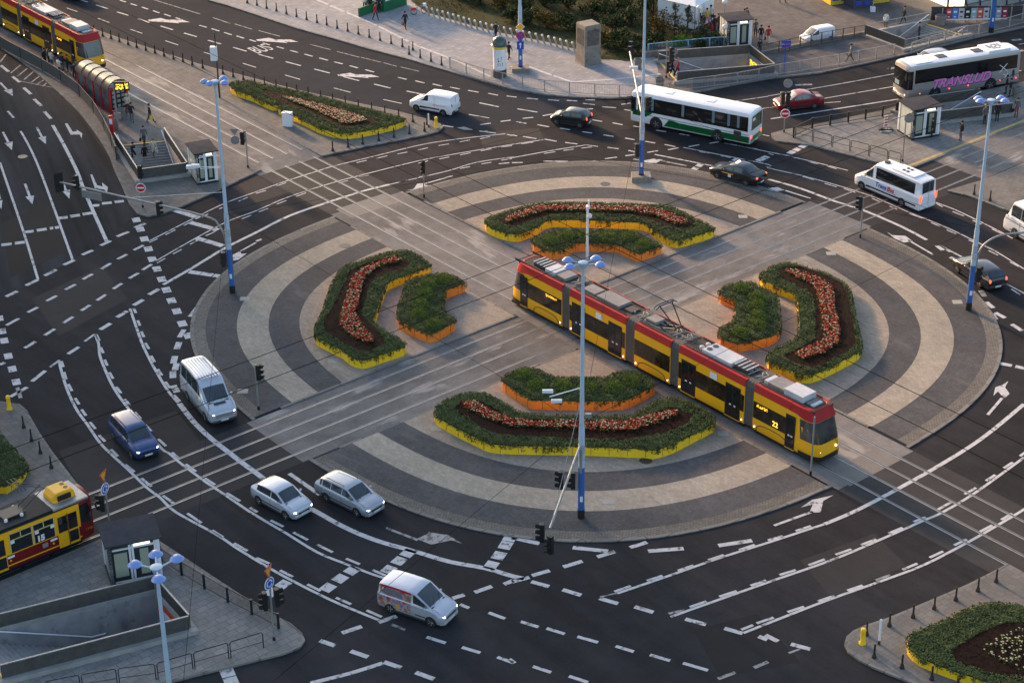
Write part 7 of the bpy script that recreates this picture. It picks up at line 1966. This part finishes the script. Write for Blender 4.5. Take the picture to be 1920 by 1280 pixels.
OR = [('planter', 'orange walled planter with round shrubs north of the south flower bed', 'p 942 716 944 708 960 698 985 691 1010 694 1042 707 1135 708 1150 701 1172 696 1197 699 1224 716 1224 725 1190 743 1170 751 1110 753 1005 751 992 748 960 729'),
      ('planter', 'orange walled planter with round shrubs behind the tram tail', 'p 997 453 1002 446 1035 433 1047 430 1110 431 1185 433 1200 440 1235 458 1237 463 1200 475 1190 474 1170 465 1155 459 1120 457 1080 457 1072 460 1055 469 1032 472 1017 467 1001 459'),
      ('planter', 'orange walled planter with round shrubs inside the west flower bed', 'p 760 532 775 522 812 514 842 515 868 529 869 533 838 544 834 555 830 583 850 598 852 604 827 619 807 627 777 617 752 603 746 595 749 570 757 550'),
      ('planter', 'orange walled planter with round shrubs inside the east flower bed', 'p 1349 547 1365 535 1390 529 1410 531 1440 545 1455 552 1459 565 1463 600 1462 619 1445 632 1400 642 1380 645 1351 634 1349 623 1354 613 1376 601 1379 575 1376 563 1352 554')]
for nm, lb, ol in OR: planter(nm, lb, M['orange'], ol, HO, group=GO, drape=.5, dens=360)
def shrub(px, label, r=.72):
    p = G(px[0], px[1]+7, KZ+HO); b = MB()
    for _ in range(900):
        v = Vector((rg_.gauss(0, 1), rg_.gauss(0, 1), abs(rg_.gauss(0, 1))*.9)).normalized()*r*rg_.uniform(.55, 1.03)
        leaf(b, (v.x, v.y, v.z*.95+.05), rg_.uniform(.035, .065), 3, .5, .45)
    o = b.build('shrub', [M['shrub%d' % i] for i in range(3)]); o.location = p
    return tag(o, label, 'shrub', 'round shrubs in the orange planters')
for lb, s in (('round clipped shrub in the orange planter north of the south flower bed', 'p 982 700 1007 720 1054 722 1102 724 1150 725 1184 712'), ('round clipped shrub in the orange planter behind the tram tail', 'p 1032 449 1062 440 1098 440 1140 442 1180 442 1206 457'),
              ('round clipped shrub in the orange planter inside the west flower bed', 'p 832 522 801 532 797 550 790 570 786 587 812 605'), ('round clipped shrub in the orange planter inside the east flower bed', 'p 1390 539 1417 555 1419 571 1420 591 1422 607 1387 622')):
    for q in PX(s): shrub(q, lb)
planter('flower_bed', 'triangular yellow walled flower bed between the tracks and the avenue', M['yellow'], 'p 431 159 442 154 470 152 480 156 555 171 655 196 752 221 756 227 745 233 692 245 655 251 625 248 595 239 555 219 522 205 529 197 510 198 487 188 470 180 442 171', .5,
  'p 486 169 517 173 630 203 712 228 705 233 655 243 635 239 580 213 527 196 500 181', 'p 529 183 545 184 605 199 680 221 690 228 660 234 640 232 592 208 555 194', petals=('petal_pink', 'petal_white', 'petal_white'))
planter('flower_bed', 'small yellow walled planter with dark grass at the west edge', M['yellow'], 'p -90 660 -40 745 0 815 25 842 48 868 49 875 37 895 15 910 0 912 -90 900', .5)
planter('flower_bed', 'large yellow walled bed with pale flowers at the south east corner', M['yellow'], 'p 1701 1203 1715 1185 1765 1167 1802 1147 1840 1133 1877 1131 1930 1141 2060 1200 2060 1360 1860 1284 1822 1270 1777 1255 1727 1235 1706 1217', .5,
  'p 1782 1220 1840 1185 1880 1170 1930 1165 2020 1200 2020 1320 1930 1275 1850 1262 1790 1240', 'p 1838 1216 1870 1196 1900 1180 1940 1180 2000 1210 2000 1280 1930 1262 1880 1242', petals=('petal_white', 'petal_white', 'petal_white'), fdens=14, dens=280)

# lawn behind the bicycle docks
lw = [(q.x, q.y) for q in GP('p 770 2 800 24 843 36 880 47 930 60 985 71 1030 80 1078 92 1115 112 1150 112 1180 116 1205 106 1290 97 1366 88 1330 40 1280 -40 800 -60', KZ)]
b = MB(); b.flat([lw], KZ+.012); tag(b.build('lawn', ground_mat('lawn_soil', (.042, .045, .02), .35, .4, .95, patch=((.14, .12, .08), .62, .5))), kind='structure')
b = MB(); xs = [p[0] for p in lw]; ys = [p[1] for p in lw]
for _ in range(26000):
    q = (rg_.uniform(min(xs), max(xs)), rg_.uniform(min(ys), max(ys)))
    if inside(q, lw) and math.sin(q[0]*.9)+math.sin(q[1]*1.1+q[0]*.4)+rg_.gauss(0, .6) > -.2: leaf(b, (q[0], q[1], KZ+.05+rg_.uniform(0, .1)), rg_.uniform(.06, .12), 3, .2, .3)
tag(b.build('grass', [M['bush%d' % i] for i in range(3)]), 'rough grass on the bank behind the bicycle docks', 'grass', kind='stuff')
def bush(px, r, h, label, lm='bush', n=900, kind='bush', s=(.1, .2)):
    p = G(*px, KZ); o = thing('bush' if kind == 'bush' else 'tree', label, kind, p, 0, 'park shrubs' if kind == 'bush' else 'park trees')
    k = MB()
    lobes = []
    for j in range(7):
        a = rg_.uniform(0, 2*PI); rr = rg_.uniform(.25, .75)*r; z = rg_.uniform(.35, .8)*h
        lobes.append((math.cos(a)*rr, math.sin(a)*rr, z, rg_.uniform(.3, .5)*r)); k.tube([(0, 0, 0), (math.cos(a)*rr*.5, math.sin(a)*rr*.5, z*.5), (math.cos(a)*rr, math.sin(a)*rr, z)], [.07, .045, .02], 5)
    if kind == 'tree': k.tube([(0, 0, 0), (.05, .02, h*.5), (0, 0, h*.9)], [.13, .09, .02], 7)
    k.build('branches' if kind == 'bush' else 'trunk', M['bark'], o)
    lobes.append((0, 0, h*.55, r*.55)); b = MB()
    for _ in range(n):
        c = rg_.choice(lobes); v = Vector((rg_.gauss(0, 1), rg_.gauss(0, 1), rg_.gauss(0, 1))).normalized()*c[3]*rg_.uniform(.4, 1.1)
        z = c[2]+v.z*.8
        if z < .08: continue
        leaf(b, (c[0]+v.x, c[1]+v.y, z), rg_.uniform(*s), 3, .5, .5)
    b.build('foliage' if kind == 'bush' else 'crown', [M[lm+str(i)] for i in range(3)], o)
def conifer(px, r, h, label):
    p = G(*px, KZ); o = thing('conifer', label, 'tree', p, 0, 'park trees')
    k = MB(); k.tube([(0, 0, 0), (0, 0, h*.95)], [.12, .02], 7); k.build('trunk', M['bark'], o); b = MB()
    for j in range(26):
        t = rg_.uniform(.12, .98); a = rg_.uniform(0, 2*PI); l = r*(1.05-t)*rg_.uniform(.7, 1.1)
        for q in range(46):
            u = rg_.random(); leaf(b, (math.cos(a)*l*u+rg_.gauss(0, .07), math.sin(a)*l*u+rg_.gauss(0, .07), h*t-u*l*.15+u*u*.3+rg_.gauss(0, .07)), rg_.uniform(.08, .15), 3, .3, .28)
    b.build('crown', [M['pine%d' % i] for i in range(3)], o)
for i, c in enumerate([(.012, .022, .012), (.02, .036, .016), (.035, .05, .02)]): M['pine%d' % i] = mat('pine_needle_%d' % i, c, .7, .3, 6)
BL = [((990, 45), 1.5, 1.5, 'bush'), ((1025, 52), 1.5, 1.6, 'autumn'), ((1060, 50), 1.4, 1.5, 'bush'), ((1150, 60), 1.6, 1.9, 'bush'), ((1130, 85), 1.5, 1.5, 'autumn'), ((1165, 92), 1.7, 1.9, 'bush'), ((1110, 30), 1.6, 1.6, 'bush'), ((1150, 30), 1.7, 1.9, 'bush'), ((1185, 45), 1.6, 2.0, 'bush'),
      ((900, 5), 1.7, 1.5, 'bush'), ((945, 12), 1.6, 1.4, 'autumn'), ((980, 22), 1.5, 1.6, 'bush'), ((1020, 12), 1.6, 1.6, 'bush'), ((1065, 15), 1.6, 1.6, 'bush'), ((860, -5), 1.7, 1.5, 'bush'), ((1195, 98), 1.4, 1.6, 'bush'), ((1110, 3), 1.8, 1.9, 'bush'), ((1180, 12), 1.8, 2.1, 'bush'), ((930, -8), 1.7, 1.6, 'bush'), ((1000, -8), 1.7, 1.7, 'autumn'), ((1090, 60), 1.3, 1.1, 'bush'), ((960, 36), 1.2, 1.1, 'bush'), ((1225, 85), 1.4, 1.6, 'bush'), ((1275, 92), 1.2, 1.3, 'shrub'), ((1310, 90), 1.2, 1.3, 'bush'), ((1345, 86), 1.2, 1.2, 'bush')]
wd = ('dense green park shrub', 'rusty brown park shrub', 'pale green park shrub')
near = ['behind the pavement docks, first by the mast', 'behind the concrete vent tower', 'next to the lawn path', 'between vent tower and north mast', 'right above the lawn bend', 'close to the low wall', 'on the bank above the docks', 'on the upper bank', 'beside the north mast']
for i, (px, r, h, lm) in enumerate(BL):
    lb = wd[{'bush': 0, 'autumn': 1, 'shrub': 2}[lm]]
    big = 'widest' if r > 1.65 else ('middle sized' if r > 1.35 else 'low')
    bush(px, r, h, '%s %s on the bank among the mass of park planting' % (big, lb), lm, 700)
bush((1243, 78), 1.5, 3.2, 'yellow brown young tree just beside the tall north mast', 'autumn', 900, 'tree', (.09, .16))
bush((1262, 40), 1.7, 3.4, 'broad green tree behind the tall north mast', 'bush', 900, 'tree')
bush((1225, 30), 1.8, 3.6, 'dark green tree at the top edge beside the tall north mast', 'bush', 1000, 'tree')
conifer((1288, 80), 1.9, 3.6, 'dark pine in front of the white tent')
conifer((1318, 80), 1.6, 2.4, 'low dark pine between the tent and the glass lift')
conifer((1265, 65), 1.6, 3.2, 'dark pine touching the edge of the white tent')

# ------------------------------------------------------------------ people
def skin_body(joints, edges, name):
    """one continuous figure grown from a joint skeleton (position, radius x, radius y)"""
    me = bpy.data.meshes.new(name); me.from_pydata([j[0] for j in joints], edges, [])
    o = bpy.data.objects.new(name, me); COL.objects.link(o)
    sk = o.modifiers.new('skin', 'SKIN'); sk.use_smooth_shade = True
    for v, j in zip(me.skin_vertices[0].data, joints): v.radius = (j[1], j[2])
    me.skin_vertices[0].data[0].use_root = True
    sb = o.modifiers.new('sub', 'SUBSURF'); sb.levels = 1; sb.render_levels = 1
    dg = bpy.context.evaluated_depsgraph_get(); dg.update()
    r = bpy.data.meshes.new_from_object(o.evaluated_get(dg)); bpy.data.objects.remove(o)
    return r
def pose(step=.0, armL=(0, .12), armR=(0, -.12), lean=0.0, bendL=0.0, bendR=0.0, headturn=0.0):
    """x forward, y to its left; step = stride"""
    J = []; E = []
    def j(x, y, z, rx, ry=None): J.append(((x+lean*max(0, z-.95), y, z), rx, ry or rx)); return len(J)-1
    pel = j(0, 0, .97, .155, .12); wst = j(0, 0, 1.12, .14, .105); ch = j(0, 0, 1.32, .17, .115); nk = j(.0, 0, 1.47, .06, .06); hd0 = j(.02, 0, 1.56, .075, .08); hd = j(.025, 0, 1.66, .098, .1); ht = j(.015, 0, 1.735, .06, .065)
    E += [(pel, wst), (wst, ch), (ch, nk), (nk, hd0), (hd0, hd), (hd, ht)]
    for s, f in ((1, step), (-1, -step)):
        hip = j(.0, s*.09, .88, .1, .1); kn = j(f*.5+.04+max(0, -f)*.12, s*.1, .5, .068); an = j(f-.0-.0, s*.1, .1+max(0, -f)*.12, .045); hl = j(f+.02, s*.1, .05+max(0, -f)*.1, .045, .04); to = j(f+.19, s*.11, .035+max(0, -f)*.02, .038, .03)
        E += [(pel, hip), (hip, kn), (kn, an), (an, hl), (hl, to)]
    for s, (fx, out), bd in ((1, armL, bendL), (-1, armR, bendR)):
        sh = j(0, s*.19, 1.41, .072); el = j(fx*.5-.03, s*.25, 1.13, .05); wr = j(fx+.04+bd*.25, s*(.26-bd*.12), .9+bd*.28, .033); hn = j(fx+.07+bd*.3, s*(.26-bd*.14), .82+bd*.32, .036, .022); fg = j(fx+.09+bd*.34, s*(.255-bd*.15), .75+bd*.36, .018, .02); th = j(fx+.12+bd*.3, s*(.235-bd*.14), .81+bd*.32, .014)
        E += [(ch, sh), (sh, el), (el, wr), (wr, hn), (hn, fg), (hn, th)]
    return skin_body(J, E, 'person_body')
POSES = [pose(0), pose(.3, (-.18, 0), (.2, 0)), pose(-.3, (.2, 0), (-.18, 0)), pose(.02, bendL=1, bendR=.2), pose(.22, (.05, 0), (.12, 0), .06, bendR=.9), pose(.0, bendL=.8, bendR=.8)]
def seg_mats(me, coat=.83):
    for p in me.polygons:
        z = p.center.z; y = abs(p.center.y)
        if z > 1.5: m = 0
        elif z < .09: m = 3
        elif y > .17 and z < .93 and z > .6: m = 0
        elif z > coat or (y > .17 and z > .6): m = 1
        else: m = 2
        p.material_index = m
for me in POSES:
    for _ in range(4): me.materials.append(M['skin'])
    seg_mats(me); me.shade_smooth()
CPOSES = []
for me in POSES:
    c = me.copy(); seg_mats(c, .5); CPOSES.append(c)
hair = MB(); hair.ball((.0, 0, 1.70), .125, 12, 8, sx=1.02, sy=.95, sz=.95); hv = [i for i in range(len(hair.v))]
hair.v = [(x-.02 if x > .02 and z < 1.68 else x, y, max(z, 1.6 if x < .0 else 1.665)) for x, y, z in hair.v]
HAIR = None
bagm = MB(); bagm.loft([[(-.16, y*w_, z) for y in (-1, 1)]+[(.16, y*w_, z) for y in (1, -1)] for w_, z in ((.07, .42), (.09, .5), (.05, .72), (.02, .78))]); bagm.tube([(-.08, 0, .76), (-.05, 0, .9), (.05, 0, .9), (.08, 0, .76)], .012, 5)
BAG = None
_pm = {}
def cloth(c):
    k = tuple(c)
    if k not in _pm: _pm[k] = mat('cloth', c, .85, .15, 8)
    return _pm[k]
BLK, NAV, GRY, WHT, CRM, RED_, YEL, BRN, BLU, PNK = (.014, .014, .016), (.02, .026, .05), (.1, .1, .105), (.62, .62, .63), (.55, .48, .36), (.4, .02, .025), (.6, .42, .05), (.1, .065, .04), (.05, .1, .3), (.6, .08, .12)
def person(px, top, legs, label, hair_c=(.02, .013, .01), ps=0, face=0, long=False, bag=None, sc_=1.0, z=KZ, grp=None):
    global HAIR, BAG
    p = G(*px, z)
    o = thing('person', label, 'person', p, R(face), grp); o.scale = (sc_, sc_, sc_)
    me = (CPOSES if long else POSES)[ps]
    b = link('body', me, o)
    for i, m in enumerate((M['skin'], cloth(top), cloth(legs), cloth(BLK))):
        b.material_slots[i].link = 'OBJECT'; b.material_slots[i].material = m
    if HAIR is None: h = hair.build('hair', cloth(hair_c), o, 60); HAIR = h.data
    else: h = link('hair', HAIR, o)
    h.material_slots[0].link = 'OBJECT'; h.material_slots[0].material = cloth(hair_c)
    if bag:
        if BAG is None: q = bagm.build('bag', cloth(bag), None); BAG = q.data
        else: q = link('bag', BAG)
        q.material_slots[0].link = 'OBJECT'; q.material_slots[0].material = cloth(bag)
        a = R(face); q.location = (p.x+math.cos(a)*.05+math.sin(a)*.3, p.y+math.sin(a)*.05-math.cos(a)*.3, z); q.rotation_euler = (0, 0, a)
        tag(q, 'bag held by the ' + label, 'bag') if len(('bag held by the '+label).split()) < 17 else tag(q, 'bag carried beside the '+' '.join(label.split()[:9]), 'bag')
    return o
person((85, 124), BLK, NAV, 'person in a black coat standing farthest along the grey fence', face=-30, long=True)
person((98, 127), CRM, GRY, 'person in a cream jacket waiting by the tram doors', ps=5, face=60)
person((112, 141), WHT, BRN, 'person in a white top with a brown bag by the tram', ps=3, face=40, bag=BRN)
person((128, 136), BLK, BLK, 'person in black with bare head beside the tram front door', face=200, ps=3)
person((141, 151), BLK, BLK, 'person in dark clothes walking at the shelter corner', ps=1, face=-80)
person((145, 146), GRY, BLK, 'person in black and white close to the tram nose', face=100)
person((229, 188), NAV, BLK, 'person with a white cap hidden behind the shelter roof', hair_c=WHT, face=100)
person((240, 211), CRM, BLK, 'person in a beige jacket and dark trousers by the departure board', hair_c=CRM, face=90, ps=2)
person((248, 228), BLK, GRY, 'person in a black top and grey trousers walking away from the shelter', ps=1, face=-80)
person((282, 230), BLK, BLK, 'person in black with white shoes and a yellow bag by the tracks', ps=2, face=30, bag=YEL)
person((271, 272), GRY, BLK, 'person in a dark grey jumper with a black bag above the stairs', ps=1, face=-90, bag=BLK)
person((289, 295), CRM, GRY, 'person in a cream coat with a white bag on the stairs', hair_c=(.2, .13, .05), ps=2, face=120, long=True, bag=WHT, z=-.3)
person((252, 303), BLK, BLK, 'person in black going down the stairs by the wall', ps=1, face=-40, z=-.4)
person((273, 306), BLK, BLK, 'person with only the head showing low on the stairs', face=120, z=-1.2, hair_c=(.12, .05, .02))
person((704, 38), RED_, NAV, 'person in a red jacket walking near the green kiosk', ps=1, face=-40)
person((684, 19), WHT, BLK, 'person in a white skirt at the counter of the kiosk', face=80)
person((694, 23), BLK, CRM, 'person in a dark jacket and beige trousers at the kiosk', face=70)
person((711, 25), BLK, BLK, 'person in black leaning at the kiosk corner', face=90)
person((760, 54), BLK, BLK, 'person in black with a brown shoulder bag on the open pavement', ps=2, face=-60, bag=BRN)
person((930, 74), BLK, BLK, 'person with a white bag behind the advertising column', face=-120, ps=1, bag=WHT)
person((954, 112), BLK, BLK, 'person in a long black coat beside the advertising column', face=60, long=True, ps=1)
person((1260, 143), BLK, BLK, 'person in black with white shoes at the stair entrance', ps=1, face=0)
person((1271, 143), RED_, BLK, 'person with a red top under a black jacket at the stair entrance', hair_c=(.3, .22, .1), ps=2, face=180)
person((1317, 56), BLK, WHT, 'person in a black top and white trousers near the tent', hair_c=(.35, .3, .2), face=-60)
person((1325, 48), YEL, PNK, 'person in a yellow jacket near the tent', face=-70, ps=1)
person((1332, 42), CRM, BLU, 'person in a beige top with a dark bag near the tent', face=100, bag=BLK)
person((1339, 62), (.06, .015, .015), (.06, .015, .015), 'person in a long dark red coat with luggage by the shrubs', face=-60, long=True, bag=RED_)
person((1395, 49), BLK, BLK, 'person in black with a white bag walking on the plaza', ps=1, face=-70, bag=WHT)
person((1416, 69), GRY, BLK, 'person in a grey jumper with a folded arm on the plaza', ps=3, face=-80)
person((1426, 80), BLK, BLU, 'person in a dark jacket and blue jeans on the plaza', face=-90)
person((1440, 82), RED_, CRM, 'person in a red jacket and pale trousers on the plaza', ps=1, face=-100, bag=BLK)
person((1424, 102), BLK, GRY, 'person crouched low by the end of the dark railing', face=-80, sc_=.85)
person((1311, 50), BLK, GRY, 'person in a black jacket at the edge of the group near the tent', face=20)
person((1347, 58), BRN, BLK, 'person in a brown coat behind the one with luggage', face=-40, long=True)
person((1306, 44), GRY, BLU, 'person in a grey top and jeans close to the tent wall', face=120)
person((1399, 47), BRN, BLK, 'person in brown walking beside the one with a white bag on the plaza', ps=2, face=-70)
person((118, 132), NAV, GRY, 'person in a navy jacket waiting among others by the tram', face=60)
person((92, 121), BRN, BLK, 'person in a brown coat near the middle of the standing tram', face=30)
person((1255, 8), BLU, BLU, 'person in blue at the top behind the tent', face=-60)
person((1265, 8), RED_, BLK, 'person in red at the top behind the tent', face=-60)
person((1272, 8), BLK, BLK, 'person in black at the top behind the tent', face=-60)
person((1294, 22), BRN, BLK, 'person in a brown jacket behind the tent corner', hair_c=(.3, .2, .12), face=-60)
person((1299, 24), CRM, BRN, 'person with fair hair and a pale jacket behind the tent corner', hair_c=(.35, .25, .12), face=-60)
person((1467, 6), BLK, BLK, 'person in black walking at the top of the plaza', ps=1, face=-30)
person((1660, 55), WHT, BRN, 'person in a white jumper beyond the thin railed stairs', face=-90)
person((1694, 44), (.04, .035, .02), BLK, 'person in a dark green coat walking past the thin railed stairs', ps=1, face=180)
person((1594, 116), GRY, BLK, 'person in a grey jacket walking along the far railing', ps=2, face=190, bag=BLK)
person((1722, 74), BLK, BLK, 'person in black climbing the wide stairs', face=0, z=-.6)
person((1801, 263), BLK, GRY, 'person in a black jacket and grey jeans waiting on the railed refuge', face=200)
person((1845, 232), GRY, NAV, 'person with fair hair and a grey top waiting by the stair wall', hair_c=(.4, .32, .2), face=-60)
person((1869, 227), BLK, BLK, 'person in black with white shoes waiting by the stair wall', face=-120)
person((1905, 219), GRY, RED_, 'person in a grey jacket and red trousers with a black bag', face=-120, bag=BLK)
person((1893, 182), BLK, BLK, 'person in a black coat at the far end of the refuge', face=170, long=True)
person((1886, 176), BLK, BLK, 'person in dark clothes behind the black coated one at the refuge', face=170)
person((1898, 158), NAV, BLK, 'person in a navy jacket at the road end of the refuge', face=150)
person((1747, 258), BLK, BLK, 'person in black at the door of the lift on the refuge', face=180, z=KZ)
# ------------------------------------------------------------------ light
SUN_EL = R(16)
SUN_AZ = math.atan2(.81, -.588)          # direction towards the sun on the ground
w = bpy.data.worlds.new('World'); sc.world = w; w.use_nodes = True
nt = w.node_tree; bg = nt.nodes['Background']
sky = nt.nodes.new('ShaderNodeTexSky'); sky.sky_type = 'NISHITA'; sky.sun_disc = False
sky.sun_elevation = SUN_EL; sky.sun_rotation = PI/2-SUN_AZ
sky.air_density = 1.0; sky.dust_density = 3.0; sky.ozone_density = 1.0; sky.altitude = 100
nt.links.new(sky.outputs['Color'], bg.inputs['Color'])
bg.inputs['Strength'].default_value = .14
sl = bpy.data.lights.new('sun', 'SUN'); sl.energy = 3.0; sl.angle = R(5); sl.color = (1.0, .60, .31)
so = bpy.data.objects.new('sun', sl); COL.objects.link(so)
sd = Vector((math.cos(SUN_AZ)*math.cos(SUN_EL), math.sin(SUN_AZ)*math.cos(SUN_EL), math.sin(SUN_EL)))
so.rotation_euler = sd.to_track_quat('Z', 'Y').to_euler()
sc.view_settings.view_transform = 'Standard'
sc.view_settings.look = 'None'
sc.view_settings.exposure = 1.42
sc.view_settings.gamma = 1.0
sc.view_settings.use_curve_mapping = False
sc.cycles.max_bounces = 5; sc.cycles.diffuse_bounces = 3
sc.cycles.use_denoising = True
